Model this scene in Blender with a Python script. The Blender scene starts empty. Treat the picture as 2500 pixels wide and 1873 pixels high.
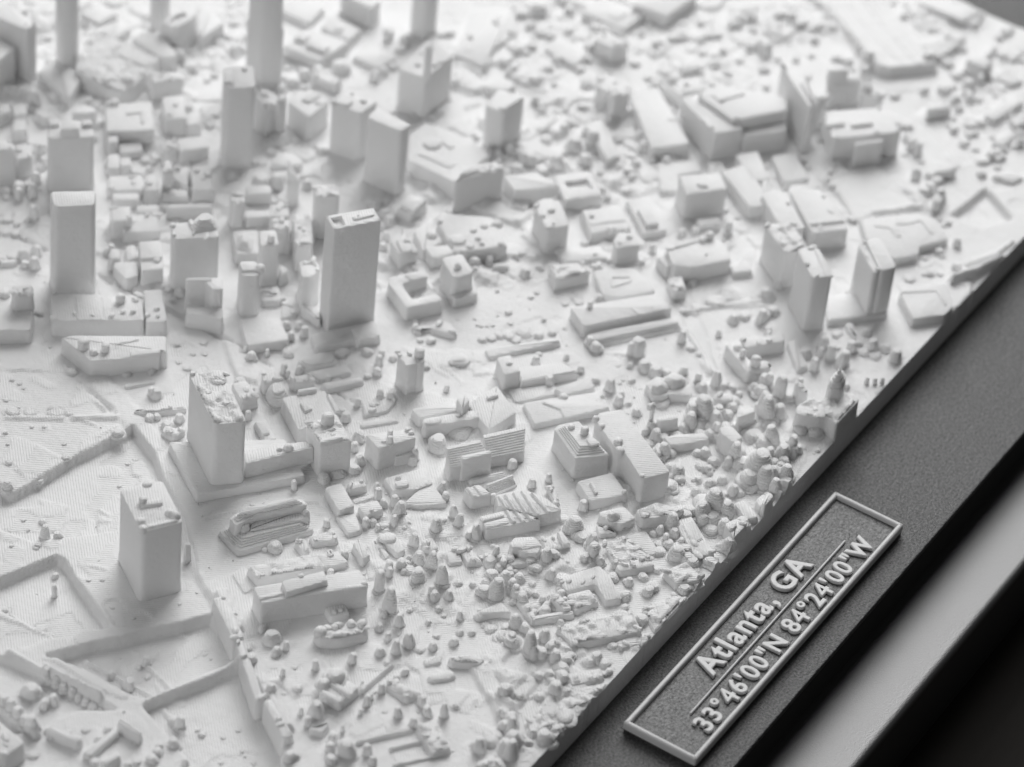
import bpy, bmesh, math, random
import numpy as np
from mathutils import Matrix, Vector
from mathutils.geometry import tessellate_polygon
random.seed(7); RNG = np.random.default_rng(11)
S = bpy.context.scene
COL = S.collection

# ------------------------------------------------------------------ camera, world, lamps (units: 1 = 1 cm)
CAM_ROWS = [[0.545193402321412, -0.8343583891775807, 0.08130333618121507], [-0.5133956782011433, -0.4089816871145704, -0.7544261774417083], [0.6627133857630998, 0.3695673930610117, -0.6513301085597814]]
CAM_LOC = [-47.312688678592444, -26.384297328657095, 46.500009378562055]
r_, d_, f_ = (Vector(v) for v in CAM_ROWS)
cd = bpy.data.cameras.new('camera'); cam = bpy.data.objects.new('camera', cd); COL.objects.link(cam)
cam.matrix_world = Matrix(((r_.x, -d_.x, -f_.x, CAM_LOC[0]), (r_.y, -d_.y, -f_.y, CAM_LOC[1]), (r_.z, -d_.z, -f_.z, CAM_LOC[2]), (0, 0, 0, 1)))
cd.sensor_fit = 'HORIZONTAL'; cd.sensor_width = 36; cd.lens = 9000 / 2500 * 36
cd.clip_start = 1; cd.clip_end = 2000
cd.dof.use_dof = True; cd.dof.focus_distance = 67.0; cd.dof.aperture_fstop = 0.155
S.camera = cam
w = bpy.data.worlds.new('World'); S.world = w; w.use_nodes = True
w.node_tree.nodes['Background'].inputs[0].default_value = (1, 1, 1, 1)
w.node_tree.nodes['Background'].inputs[1].default_value = 0.06
def area(name, loc, target, sx, sy, watts):
    l = bpy.data.lights.new(name, 'AREA'); l.shape = 'RECTANGLE'; l.size = sx; l.size_y = sy; l.energy = watts
    o = bpy.data.objects.new(name, l); COL.objects.link(o); o.location = loc
    o.rotation_euler = (Vector(target) - Vector(loc)).to_track_quat('-Z', 'Y').to_euler()
area('back_softbox', (63, 29, 58), (0, -2, 0), 58, 60, 70000)
area('overhead_softbox', (30, 32, 72), (4, 2, 0), 60, 60, 14000)
area('side_lamp', (-70, 17, 42), (-2, 1, 0), 50, 40, 13500)
S.view_settings.view_transform = 'Standard'; S.view_settings.look = 'None'
S.view_settings.exposure = 0; S.view_settings.gamma = 1
S.cycles.use_denoising = True
S.cycles.max_bounces = 8; S.cycles.diffuse_bounces = 5

# ------------------------------------------------------------------ materials
def mat(name):
    m = bpy.data.materials.new(name); m.use_nodes = True
    nt = m.node_tree; b = nt.nodes['Principled BSDF']
    return m, nt, b
def N(nt, typ, **kw):
    n = nt.nodes.new(typ)
    for k, v in kw.items():
        if k in ('operation', 'blend_type', 'data_type', 'noise_dimensions', 'wave_type', 'bands_direction'): setattr(n, k, v)
        else: n.inputs[int(k[1:]) if k[0] == 'i' and k[1:].isdigit() else k].default_value = v
    return n
def mth(nt, op, a, b=None, c=None):
    n = nt.nodes.new('ShaderNodeMath'); n.operation = op
    for i, v in enumerate((a, b, c)):
        if v is None: continue
        if isinstance(v, (int, float)): n.inputs[i].default_value = v
        else: nt.links.new(v, n.inputs[i])
    return n.outputs[0]
def noise(nt, vec, scale, detail=2, rough=.5):
    n = nt.nodes.new('ShaderNodeTexNoise'); n.inputs['Scale'].default_value = scale
    n.inputs['Detail'].default_value = detail; n.inputs['Roughness'].default_value = rough
    nt.links.new(vec, n.inputs['Vector']); return n.outputs[0]

def make_pla():
    m, nt, b = mat('white_printed_plastic'); L = nt.links
    g = nt.nodes.new('ShaderNodeNewGeometry'); sp = nt.nodes.new('ShaderNodeSeparateXYZ'); L.new(g.outputs['Position'], sp.inputs[0])
    sn = nt.nodes.new('ShaderNodeSeparateXYZ'); L.new(g.outputs['True Normal'], sn.inputs[0])
    x, y, z = sp.outputs
    up = mth(nt, 'ABSOLUTE', sn.outputs[2])
    top = mth(nt, 'SMOOTH_MIN', mth(nt, 'MAXIMUM', mth(nt, 'MULTIPLY', mth(nt, 'SUBTRACT', up, .55), 4), 0), 1, .05)
    # raster infill lines, direction alternates with every printed layer
    layer = mth(nt, 'FLOOR', mth(nt, 'MULTIPLY', z, 1 / .016))
    odd = mth(nt, 'GREATER_THAN', mth(nt, 'MODULO', layer, 2), .5)
    wob = mth(nt, 'MULTIPLY', noise(nt, g.outputs['Position'], 1.6, 2), .012)
    a = math.radians(44); k = 2 * math.pi / .05
    u = mth(nt, 'ADD', mth(nt, 'MULTIPLY', x, math.cos(a)), mth(nt, 'MULTIPLY', y, math.sin(a)))
    v = mth(nt, 'SUBTRACT', mth(nt, 'MULTIPLY', y, math.cos(a)), mth(nt, 'MULTIPLY', x, math.sin(a)))
    t = mth(nt, 'ADD', mth(nt, 'MULTIPLY', u, odd), mth(nt, 'MULTIPLY', v, mth(nt, 'SUBTRACT', 1, odd)))
    ras = mth(nt, 'SINE', mth(nt, 'MULTIPLY', mth(nt, 'ADD', t, wob), k))
    amt = mth(nt, 'ADD', .35, noise(nt, g.outputs['Position'], 1.1, 3))
    ras = mth(nt, 'MULTIPLY', mth(nt, 'MULTIPLY', ras, amt), .0032)
    # layer lines on the walls
    mp = nt.nodes.new('ShaderNodeMapping'); mp.inputs['Scale'].default_value = (1.2, 1.2, 34); L.new(g.outputs['Position'], mp.inputs[0])
    wl = mth(nt, 'MULTIPLY', noise(nt, mp.outputs[0], 1.0, 3, .6), .011)
    wl = mth(nt, 'ADD', wl, mth(nt, 'MULTIPLY', mth(nt, 'SINE', mth(nt, 'MULTIPLY', z, 2 * math.pi / .03)), .0016))
    lum = mth(nt, 'ADD', mth(nt, 'MULTIPLY', noise(nt, g.outputs['Position'], 6.0, 4, .6), .020), mth(nt, 'MULTIPLY', noise(nt, g.outputs['Position'], 15.0, 2, .5), .007))
    hgt = mth(nt, 'ADD', lum, mth(nt, 'ADD', mth(nt, 'MULTIPLY', ras, top), mth(nt, 'MULTIPLY', wl, mth(nt, 'SUBTRACT', 1, top))))
    bp = nt.nodes.new('ShaderNodeBump'); bp.inputs['Strength'].default_value = 1; bp.inputs['Distance'].default_value = 1
    L.new(hgt, bp.inputs['Height']); L.new(bp.outputs[0], b.inputs['Normal'])
    cr = nt.nodes.new('ShaderNodeMix'); cr.data_type = 'RGBA'
    cr.inputs[6].default_value = (.86, .86, .86, 1); cr.inputs[7].default_value = (.89, .89, .89, 1)
    L.new(noise(nt, g.outputs['Position'], 2.0, 3), cr.inputs[0]); L.new(cr.outputs[2], b.inputs['Base Color'])
    b.inputs['Roughness'].default_value = .48; b.inputs['Specular IOR Level'].default_value = .35
    b.inputs['Subsurface Weight'].default_value = .4; b.inputs['Subsurface Radius'].default_value = (1, 1, 1); b.inputs['Subsurface Scale'].default_value = .09
    return m
PLA = make_pla()
def simple(name, col, rough, bump=None, speck=None, spec=.5):
    m, nt, b = mat(name); L = nt.links
    g = nt.nodes.new('ShaderNodeNewGeometry')
    b.inputs['Roughness'].default_value = rough; b.inputs['Specular IOR Level'].default_value = spec
    if speck:
        c = nt.nodes.new('ShaderNodeMix'); c.data_type = 'RGBA'
        c.inputs[6].default_value = (*[v * (1 - speck[1]) for v in col], 1); c.inputs[7].default_value = (*[v * (1 + speck[1]) for v in col], 1)
        n = noise(nt, g.outputs['Position'], speck[0], 3, .7)
        n = mth(nt, 'MULTIPLY', mth(nt, 'SUBTRACT', n, .3), 2.5); n.node.use_clamp = True
        L.new(n, c.inputs[0]); L.new(c.outputs[2], b.inputs['Base Color'])
        L.new(mth(nt, 'MULTIPLY', mth(nt, 'ADD', n, .45), spec * 1.05), b.inputs['Specular IOR Level'])
    else: b.inputs['Base Color'].default_value = (*col, 1)
    if bump:
        bp = nt.nodes.new('ShaderNodeBump'); bp.inputs['Strength'].default_value = 1; bp.inputs['Distance'].default_value = bump[1]
        L.new(noise(nt, g.outputs['Position'], bump[0], 3, .6), bp.inputs['Height']); L.new(bp.outputs[0], b.inputs['Normal'])
    return m
BOARD = simple('dark_speckled_board', (.062, .062, .062), .5, (26, .03), (20, .6), .9)
FRAME = simple('black_satin_frame', (.016, .016, .016), .43, (34, .005), None, 1.0)
FIELD = simple('dark_plate_plastic', (.045, .045, .045), .48, (18, .02), (22, .5), .8)
RAISED = simple('grey_raised_plastic', (.66, .66, .66), .42, (9, .01), None, .5)
FRAME.node_tree.nodes['Principled BSDF'].inputs['IOR'].default_value = 1.75
for _m in (BOARD, FIELD): _m.node_tree.nodes['Principled BSDF'].inputs['IOR'].default_value = 1.53
EDGE = simple('dark_board_edge', (.03, .03, .03), .7)
def make_wood():
    m, nt, b = mat('dark_wood'); L = nt.links
    g = nt.nodes.new('ShaderNodeNewGeometry'); mp = nt.nodes.new('ShaderNodeMapping')
    mp.inputs['Rotation'].default_value = (0, 0, math.radians(35)); mp.inputs['Scale'].default_value = (.12, 1.2, 1); L.new(g.outputs['Position'], mp.inputs[0])
    c = nt.nodes.new('ShaderNodeMix'); c.data_type = 'RGBA'; c.inputs[6].default_value = (.010, .009, .008, 1); c.inputs[7].default_value = (.03, .028, .026, 1)
    L.new(noise(nt, mp.outputs[0], 1.0, 4), c.inputs[0]); L.new(c.outputs[2], b.inputs['Base Color']); b.inputs['Roughness'].default_value = .85; b.inputs['Specular IOR Level'].default_value = .08
    return m
WOOD = make_wood()

# ------------------------------------------------------------------ helpers
def link(name, me, m, parent=None, loc=(0, 0, 0)):
    o = bpy.data.objects.new(name, me); COL.objects.link(o); o.location = loc
    if m and not me.materials: me.materials.append(m)
    if parent: o.parent = parent
    return o
def mesh(name, vs, fs, sharp=38):
    me = bpy.data.meshes.new(name); me.from_pydata(vs, [], fs); me.validate(); me.update()
    me.shade_smooth(); me.set_sharp_from_angle(angle=math.radians(sharp)); return me
def empty(name, label, cat, loc=(0, 0, 0)):
    o = bpy.data.objects.new(name, None); COL.objects.link(o); o.location = loc
    o['label'] = label; o['category'] = cat; return o
def area2(p): return sum(p[i][0] * p[(i + 1) % len(p)][1] - p[(i + 1) % len(p)][0] * p[i][1] for i in range(len(p))) / 2
def ccw(p): return list(p) if area2(p) > 0 else list(p)[::-1]
def rounded(p, r, n=0, jit=0):
    n = n or (6 if r > .08 else 4 if r > .04 else 3)
    out = []; k = len(p)
    for i in range(k):
        a, b, c = (Vector(p[(i + j) % k]) for j in (-1, 0, 1))
        la, lc = (a - b).length, (c - b).length
        d = min(r, .42 * la, .42 * lc)
        p0 = b + (a - b) * (d / max(la, 1e-6)); p2 = b + (c - b) * (d / max(lc, 1e-6))
        for j in range(n):
            t = j / (n - 1); q = p0 * (1 - t) ** 2 + b * 2 * t * (1 - t) + p2 * t * t
            out.append((q.x, q.y))
    return out
def subdiv(p, step):
    out = []
    for i in range(len(p)):
        a, b = Vector(p[i]), Vector(p[(i + 1) % len(p)]); n = max(1, int((b - a).length / step))
        out += [tuple(a + (b - a) * (j / n)) for j in range(n)]
    return out
def inset(p, d):
    out = []; k = len(p)
    for i in range(k):
        a, b, c = (Vector(p[(i + j) % k]) for j in (-1, 0, 1))
        e1, e2 = (b - a), (c - b)
        if e1.length < 1e-7 or e2.length < 1e-7: out.append(p[i]); continue
        n1 = Vector((-e1.y, e1.x)).normalized(); n2 = Vector((-e2.y, e2.x)).normalized(); n = n1 + n2
        if n.length < 1e-4: out.append(p[i]); continue
        n.normalize(); m = min(1.6, 1 / max(.3, n.dot(n1)))
        q = b + n * d * m; out.append((q.x, q.y))
    return out
def rings_mesh(name, rings, cap=True, hole=None, hole_depth=.1, off=(0, 0, 0)):
    vs = []; fs = []; k = len(rings[0][0])
    for p, z in rings: vs += [(q[0] - off[0], q[1] - off[1], z - off[2]) for q in p]
    for i in range(len(rings) - 1):
        a, b = i * k, (i + 1) * k
        fs += [(a + j, a + (j + 1) % k, b + (j + 1) % k, b + j) for j in range(k)]
    base = (len(rings) - 1) * k; zt = rings[-1][1] - off[2]
    if cap and not hole: fs.append(tuple(range(base, base + k)))
    if hole:
        h = ccw(hole); m = len(h); top = rings[-1][0]; h0 = len(vs)
        vs += [(q[0] - off[0], q[1] - off[1], zt) for q in h] + [(q[0] - off[0], q[1] - off[1], zt - hole_depth) for q in h]
        tri = tessellate_polygon([[Vector((q[0], q[1], 0)) for q in top], [Vector((q[0], q[1], 0)) for q in h[::-1]]])
        idx = list(range(base, base + k)) + [h0 + m - 1 - j for j in range(m)]
        for t in tri:
            f = [idx[i] for i in t]; a, b, c = (Vector(vs[i]) for i in f)
            if (b - a).cross(c - a).z < 0: f = f[::-1]
            fs.append(tuple(f))
        fs += [(h0 + (j + 1) % m, h0 + j, h0 + m + j, h0 + m + (j + 1) % m) for j in range(m)]
        fs.append(tuple(range(h0 + m, h0 + 2 * m)))
    return mesh(name, vs, fs)
def shrink(p, d):
    """move a footprint's outline in by d along its own two main axes"""
    c = centroid(p); xx = sum((q[0] - c[0]) ** 2 for q in p); yy = sum((q[1] - c[1]) ** 2 for q in p); xy = sum((q[0] - c[0]) * (q[1] - c[1]) for q in p)
    a = .5 * math.atan2(2 * xy, xx - yy); ca, sa = math.cos(a), math.sin(a)
    L = [((q[0] - c[0]) * ca + (q[1] - c[1]) * sa, (q[1] - c[1]) * ca - (q[0] - c[0]) * sa) for q in p]
    hx = max(abs(u) for u, v in L); hy = max(abs(v) for u, v in L); fx = max(.12, 1 - d / hx); fy = max(.12, 1 - d / hy)
    return [(c[0] + u * fx * ca - v * fy * sa, c[1] + u * fx * sa + v * fy * ca) for u, v in L]
def halfwidth(p):
    c = centroid(p); xx = sum((q[0] - c[0]) ** 2 for q in p); yy = sum((q[1] - c[1]) ** 2 for q in p); xy = sum((q[0] - c[0]) * (q[1] - c[1]) for q in p)
    a = .5 * math.atan2(2 * xy, xx - yy); ca, sa = math.cos(a), math.sin(a)
    return min(max(abs((q[0] - c[0]) * ca + (q[1] - c[1]) * sa) for q in p), max(abs((q[1] - c[1]) * ca - (q[0] - c[0]) * sa) for q in p))
def centroid(p): return (sum(q[0] for q in p) / len(p), sum(q[1] for q in p) / len(p))
def scaled(p, s, c=None):
    c = c or centroid(p); return [(c[0] + (q[0] - c[0]) * s, c[1] + (q[1] - c[1]) * s) for q in p]

def dome_mesh(name, r, h, seg=12, tall=0):
    prof = [(1.05, -.06), (1, 0)] + ([(1, tall * .9), (.98, tall)] if tall else []) + [(.97, tall + h * .35), (.82, tall + h * .68), (.55, tall + h * .9), (.2, tall + h)]
    vs = []; fs = []; ph = random.random() * 6
    for s, z in prof:
        for j in range(seg):
            a = 2 * math.pi * j / seg; q = r * s * (1 + .06 * math.sin(2 * a + ph) + .04 * math.sin(3 * a + 2 * ph))
            vs.append((q * math.cos(a), q * math.sin(a), z))
    for i in range(len(prof) - 1):
        fs += [(i * seg + j, i * seg + (j + 1) % seg, (i + 1) * seg + (j + 1) % seg, (i + 1) * seg + j) for j in range(seg)]
    fs.append(tuple(range((len(prof) - 1) * seg, len(prof) * seg)))
    return mesh(name, vs, fs, 75)

def terraced_tree(name, kind, rnd):
    """a printed tree crown: a stack of thin rounded layers, radius 1, height 1"""
    seg = 20; nl = {'c': 8, 'd': 6, 'r': 8}[kind]; amp = {'c': 1, 'd': 1.15, 'r': .8}[kind]
    vs = []; fs = []; lob = [(amp * rnd.uniform(.05, .11) / (k - 1) ** .7, k, rnd.uniform(0, 6.3)) for k in (2, 3)]
    cx, cy = rnd.uniform(-.25, .25), rnd.uniform(-.25, .25); rings = []
    rings.append((1.4, -.4)); rings.append((1.24, .0)); rings.append((1.04, .06))
    for i in range(nl):
        t = i / nl; t2 = (i + 1) / nl
        if kind == 'c': r = 1 - .66 * t ** 2.0
        elif kind == 'd': r = math.sqrt(max(.05, 1 - (t * .97) ** 2.4))
        else: r = 1 - .12 * t if t < .6 else math.sqrt(max(.06, 1 - ((t - .55) / .46) ** 2)) * .93
        dt = t2 - t; rings.append((r * .95, t + .02 * dt)); rings.append((r, t + .3 * dt)); rings.append((r * .985, t + .8 * dt))
    rings.append((rings[-1][0] * .8, .985)); rings.append((rings[-1][0] * .45, 1.0))
    for i, (r, z) in enumerate(rings):
        for j in range(seg):
            a = 2 * math.pi * j / seg
            q = r * (1 + sum(A * math.sin(k * a + p + z * 1.2) for A, k, p in lob)) * (1 + rnd.uniform(-.012, .012))
            s = max(0, z) ** 1.3
            vs.append((q * math.cos(a) + cx * s, q * math.sin(a) + cy * s, z))
    for i in range(len(rings) - 1):
        fs += [(i * seg + j, i * seg + (j + 1) % seg, (i + 1) * seg + (j + 1) % seg, (i + 1) * seg + j) for j in range(seg)]
    fs.append(tuple(range((len(rings) - 1) * seg, len(rings) * seg)))
    me = mesh(name, vs, fs, 70); me.materials.append(PLA); return me
tr = random.Random(3)
TREES = {k: [terraced_tree('tree_crown', k, tr) for _ in range(5)] for k in 'cdr'}

# ------------------------------------------------------------------ data (centimetres, plate axes; heights above the print's ground)
T = 0.6
EDGE_Y, EDGE_X = -6.08, 16.4
LAYER = 0.016
BUILDINGS = [
('building',None,[(1.089,12.828),(1.039,13.673),(1.585,13.742),(1.374,12.778)],0,1.326,None,0.06,0.038,None,3,[('poly',[(1.013,12.874),(1.172,12.879),(1.185,12.765),(1.026,12.761)],0.08,'box')]),
('building',None,[(0.949,12.997),(0.986,13.573),(0.353,13.555),(0.31,12.96)],0,0.892,None,0.06,0.038,None,0,[]),
('tower', 'tall round-cornered tower cut off by the top of the picture', [(1.792, 12.661), (1.707, 12.405), (1.847, 12.235), (2.151, 12.293), (2.288, 12.489), (2.132, 12.743)], 0, 7.5, None, 0.12, 0.038, None, 0, []),
('podium',None,[(0.873,11.574),(1.25,12.666),(1.875,12.695),(1.711,11.848)],0,0.258,None,0.06,0.038,None,0,[]),
('building', 'bulky round-cornered arena block with two domes on its roof', [(1.517, 11.08), (1.591, 10.83), (1.906, 10.705), (3.094, 10.828), (3.038, 11.951), (2.854, 12.559), (1.647, 12.022)], 0, 0.41, None, 0.1, 0.038, None, 10, [('dome', (1.753, 11.202), 0.171, 0.12), ('dome', (1.976, 10.913), 0.147, 0.14), ('poly', [(1.765, 11.892), (1.894, 11.931), (1.88, 11.363), (1.751, 11.324)], 0.04, 'box'), ('poly', [(2.552, 11.638), (2.844, 11.615), (2.889, 10.967), (2.579, 10.885)], 0.05, 'box')]),
('tower',None,[(4.129,11.999),(4.136,11.721),(4.606,11.763),(4.599,12.042)],0,5,None,0.11,0.038,None,0,[]),
('tower', 'round drum-shaped tower with a hollow rim', [(3.69, 11.058), (3.819, 10.97), (4.125, 10.921), (4.451, 10.964), (4.485, 11.192), (4.24, 11.319), (3.687, 11.382)], 0, 0.769, None, 0.1, 0.038, [(3.772, 11.213), (3.817, 11.092), (4.23, 11.062), (4.301, 11.178), (4.105, 11.279)], 0, []),
('tower',None,[(1.258,7.921),(1.657,7.467),(2.249,7.944),(1.806,8.386)],0,2.059,None,0.11,0.038,None,2,[('poly',[(1.336,8.01),(1.456,7.864),(1.763,8.12),(1.617,8.233)],0.06,'box')]),
('tower',None,[(-1.305,10.019),(-1.053,9.773),(-0.868,9.977),(-1.001,10.2)],0,1.487,None,0.11,0.038,None,0,[]),
('tower', 'tower with a stepped crown and lumpy corners', [(-1.512, 10.212), (-0.897, 9.523), (-0.474, 9.899), (-1.063, 10.555)], 0, 1.325, None, 0.11, 0.05, None, 5, [('poly', [(-1.315, 10.026), (-1.068, 9.761), (-0.876, 9.957), (-1.081, 10.182)], 0.2, 'box'), ('poly', [(-1.215, 10.388), (-1.081, 10.256), (-0.959, 10.383), (-1.078, 10.498)], 0.08, 'box'), ('poly', [(-0.815, 9.9), (-0.666, 9.749), (-0.557, 9.864), (-0.686, 10.002)], 0.08, 'box')]),
('building',None,[(0.483,11.189),(0.851,10.805),(0.964,10.954),(0.905,11.153),(0.672,11.277)],0,0.303,None,0.1,0.038,None,0,[]),
('building',None,[(1.028,9.483),(0.38,10.21),(1.094,10.796),(1.782,10.12)],0,0.394,None,0.06,0.038,None,0,[('poly',[(1.122,10.284),(1.399,10.011),(1.073,9.775),(1.034,9.822),(1.305,10.03),(1.059,10.235)],0.03,'box'),('dome',(1.212,10.658),0.109,0.1),('dome',(1.132,10.719),0.085,0.07)]),
('building',None,[(0.194,10.033),(0.353,9.869),(0.628,10.098),(0.468,10.262)],0,0.302,None,0.06,0.038,None,0,[]),
('building',None,[(0.229,9.741),(0.587,9.428),(0.847,9.673),(0.495,9.977)],0,0.151,None,0.06,0.038,None,0,[]),
('building',None,[(-0.363,9.598),(-0.19,9.417),(0.19,9.726),(0.0,9.896)],0,0.181,None,0.06,0.038,None,0,[]),
('building',None,[(-0.175,9.429),(-0.009,9.257),(0.209,9.455),(0.034,9.606)],0,0.211,None,0.06,0.038,None,0,[]),
('building',None,[(1.403,9.498),(1.704,9.175),(2.31,9.714),(1.962,10.008)],0,0.449,None,0.06,0.038,None,0,[('dome',(1.911,9.61),0.061,0.05),('dome',(1.576,9.508),0.061,0.05)]),
('building',None,[(1.683,9.156),(1.887,8.952),(2.178,9.2),(1.977,9.413)],0,0.298,None,0.06,0.038,None,0,[]),
('building',None,[(0.843,8.709),(1.34,8.319),(1.59,8.641),(1.16,9.009)],0,0.333,None,0.06,0.038,None,0,[]),
('building',None,[(0.649,8.977),(0.859,8.752),(1.112,8.973),(0.89,9.181)],0,0.348,None,0.06,0.038,None,3,[]),
('building',None,[(-0.194,8.348),(-0.056,8.192),(0.243,8.457),(0.145,8.576)],0,0.601,None,0.06,0.038,None,2,[]),
('building',None,[(-0.883,9.134),(-0.444,8.608),(-0.06,8.932),(-0.526,9.442)],0,0.175,None,0.06,0.038,None,3,[]),
('building',None,[(-0.616,8.441),(-0.446,8.233),(-0.111,8.554),(-0.253,8.728)],0,0.361,None,0.06,0.038,None,0,[('dome',(-0.407,8.506),0.071,0.05)]),
('building',None,[(2.184,10.43),(2.655,9.976),(2.869,10.183),(2.423,10.658)],0,0.502,None,0.06,0.038,None,6,[]),
('building',None,[(3.28,12.608),(3.169,12.207),(3.755,12.157),(3.847,12.544)],0,0.22,None,0.06,0.038,None,0,[]),
('building',None,[(3.44,12.796),(3.48,13.334),(4.024,13.189),(4.008,12.7)],0,0.224,None,0.06,0.038,None,0,[]),
('podium',None,[(3.033,10.799),(3.297,10.598),(3.802,11.446),(3.185,11.723)],0,0.464,None,0.06,0.038,None,0,[]),
('building',None,[(4.162,10.688),(4.903,11.306),(5.183,11.139),(5.003,10.646)],0,0.368,None,0.06,0.038,None,0,[]),
('building',None,[(4.094,10.272),(4.337,10.111),(4.62,10.368),(4.46,10.528)],0,0.108,None,0.06,0.038,None,0,[]),
('building',None,[(2.555,9.841),(3.104,9.303),(3.621,9.717),(3.124,10.254)],0,0.05,None,0.06,0.038,None,0,[]),
('building',None,[(2.305,9.259),(2.617,8.975),(2.971,9.253),(2.615,9.491)],0,0.12,None,0.06,0.038,None,0,[]),
('building',None,[(0.001,7.747),(0.308,7.43),(0.893,7.94),(0.636,8.254)],0,0.3,None,0.06,0.038,None,5,[]),
('building',None,[(0.212,8.363),(0.136,7.905),(0.726,8.349),(0.491,8.575)],0,0.2,None,0.06,0.038,None,0,[]),
('building',None,[(-0.251,12.084),(-0.046,11.898),(0.219,12.148),(0.011,12.337)],0,0.272,None,0.06,0.038,None,0,[]),
('building',None,[(-0.67,11.776),(-0.463,11.575),(-0.161,11.837),(-0.37,12.028)],0,0.247,None,0.06,0.038,None,1,[]),
('building',None,[(-0.507,12.302),(-0.153,12.219),(-0.011,12.427),(-0.21,12.606)],0,0.272,None,0.06,0.038,None,2,[]),
('building',None,[(-1.596,10.927),(-1.32,10.742),(-0.962,11.045),(-1.217,11.264)],0,0.495,None,0.08,0.038,None,3,[]),
('building',None,[(-2.011,11.13),(-1.759,10.822),(-1.562,11.103),(-1.77,11.296)],0,0.895,None,0.1,0.038,None,4,[]),
('building',None,[(1.7,13.838),(1.692,13.517),(1.916,13.447),(2.042,13.895)],0,1.1,None,0.06,0.038,None,0,[]),
('tower',None,[(3.97,8.975),(4.295,8.614),(4.627,9.131),(4.077,9.468)],0,1.5,None,0.11,0.038,None,0,[]),
('tower',None,[(3.962,8.985),(4.263,8.646),(4.593,9.106),(4.076,9.436)],0,4.2,None,0.11,0.038,None,0,[]),
('tower', 'stepped skyscraper rising past the top edge of the picture', [(3.959, 8.988), (4.217, 8.695), (4.559, 9.081), (4.067, 9.414)], 0, 9, None, 0.11, 0.038, None, 0, []),
('building',None,[(5.271,8.351),(5.175,9.264),(6.063,9.254),(6.22,8.271)],0,0.277,None,0.08,0.038,None,0,[('poly',[(5.448,8.851),(5.496,8.394),(5.733,8.44),(5.718,8.859)],0.1,'box'),('poly',[(5.497,9.193),(5.536,8.945),(5.775,8.992),(5.751,9.222)],0.1,'box')]),
('building',None,[(6.37,9.436),(6.384,10.319),(7.173,10.198),(7.069,9.497)],0,0.149,None,0.06,0.038,None,0,[]),
('building',None,[(6.388,8.368),(6.39,9.141),(6.892,9.218),(6.86,8.406)],0,0.186,None,0.06,0.038,None,0,[('dome',(6.549,8.759),0.101,0.06)]),
('tower',None,[(7.21,8.425),(7.253,9.276),(7.772,9.205),(7.624,8.42)],0,0.52,None,0.11,0.038,None,0,[]),
('tower',None,[(7.616,7.697),(7.586,7.307),(8.064,7.247),(8.1,7.626)],0,5,None,0.11,0.038,None,0,[]),
('building',None,[(6.995,7.904),(7.164,7.769),(7.365,7.913),(7.233,8.038)],0,0.257,None,0.06,0.038,None,0,[]),
('building',None,[(6.024,7.361),(6.008,8.031),(6.545,7.998),(6.58,7.272)],0,0.136,None,0.06,0.038,None,0,[]),
('building',None,[(5.309,8.041),(5.429,7.896),(5.593,7.829),(5.759,7.961),(5.703,8.16),(5.466,8.182)],0,0.246,'dome',0.06,0.038,None,0,[]),
('building',None,[(4.845,7.619),(4.792,8.22),(5.092,8.219),(5.111,7.67)],0,0.209,None,0.06,0.038,None,7,[]),
('tower', 'square tower with a spire standing at its front corner', [(5.246, 5.706), (5.143, 6.348), (6.408, 6.471), (6.304, 5.713)], 0, 1.067, None, 0.11, 0.038, None, 3, [('spire', [(5.22, 5.768), (5.306, 5.664), (5.442, 5.726), (5.348, 5.84)], 0.75), ('dome', (5.515, 6.103), 0.074, 0.06), ('dome', (5.718, 5.824), 0.061, 0.06)]),
('building',None,[(7.502,5.617),(7.457,6.406),(9.08,6.999),(9.733,6.352),(8.982,5.816),(8.206,5.87)],0,0.124,None,0.06,0.038,None,7,[('poly',[(8.12,6.519),(8.131,6.404),(8.274,6.469),(8.245,6.572)],0.06,'box'),('poly',[(8.914,6.402),(8.941,6.267),(9.123,6.356),(9.077,6.479)],0.05,'box')]),
('building',None,[(6.873,5.039),(6.877,5.296),(7.07,5.274),(7.149,5.032)],0,0.142,None,0.06,0.038,None,0,[]),
('tower',None,[(5.252,3.782),(5.223,4.243),(5.89,4.347),(6.012,3.749)],0,1.081,None,0.11,0.038,None,0,[('poly',[(5.302,3.965),(5.312,3.826),(5.901,3.746),(5.915,3.857)],0.05,'box')]),
('building',None,[(6.834,5.108),(6.864,5.203),(7.338,5.156),(7.333,4.766),(7.027,4.743)],0,0.2,None,0.06,0.038,None,0,[]),
('tower',None,[(3.057,6.593),(3.166,5.913),(3.742,5.874),(3.591,6.534)],0,1.275,None,0.11,0.038,None,5,[('poly',[(3.093,6.452),(3.149,6.227),(3.325,6.234),(3.253,6.447)],0.07,'box')]),
('tower', 'thin slab tower with a bright notched roof', [(2.782, 4.69), (2.755, 5.509), (3.154, 5.534), (3.125, 4.667)], 0, 1.617, None, 0.11, 0.038, None, 0, [('poly', [(2.727, 4.881), (2.751, 4.667), (3.05, 4.642), (3.042, 4.838)], 0.05, 'box')]),
('tower',None,[(3.132,7.133),(3.288,7.803),(3.931,7.884),(3.888,7.139)],0,0.617,None,0.11,0.038,None,3,[('poly',[(3.494,7.588),(3.488,7.404),(3.842,7.358),(3.882,7.566)],0.05,'box')]),
('tower',None,[(2.553,7.777),(2.785,8.258),(3.173,8.324),(3.112,7.905),(2.765,7.722)],0,0.812,None,0.08,0.038,None,0,[('dome',(2.755,7.87),0.109,0.06),('dome',(2.961,8.14),0.097,0.05)]),
('tower',None,[(2.842,7.55),(2.715,7.673),(2.967,7.781),(3.009,7.602)],0,1.029,None,0.11,0.038,None,0,[]),
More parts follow.
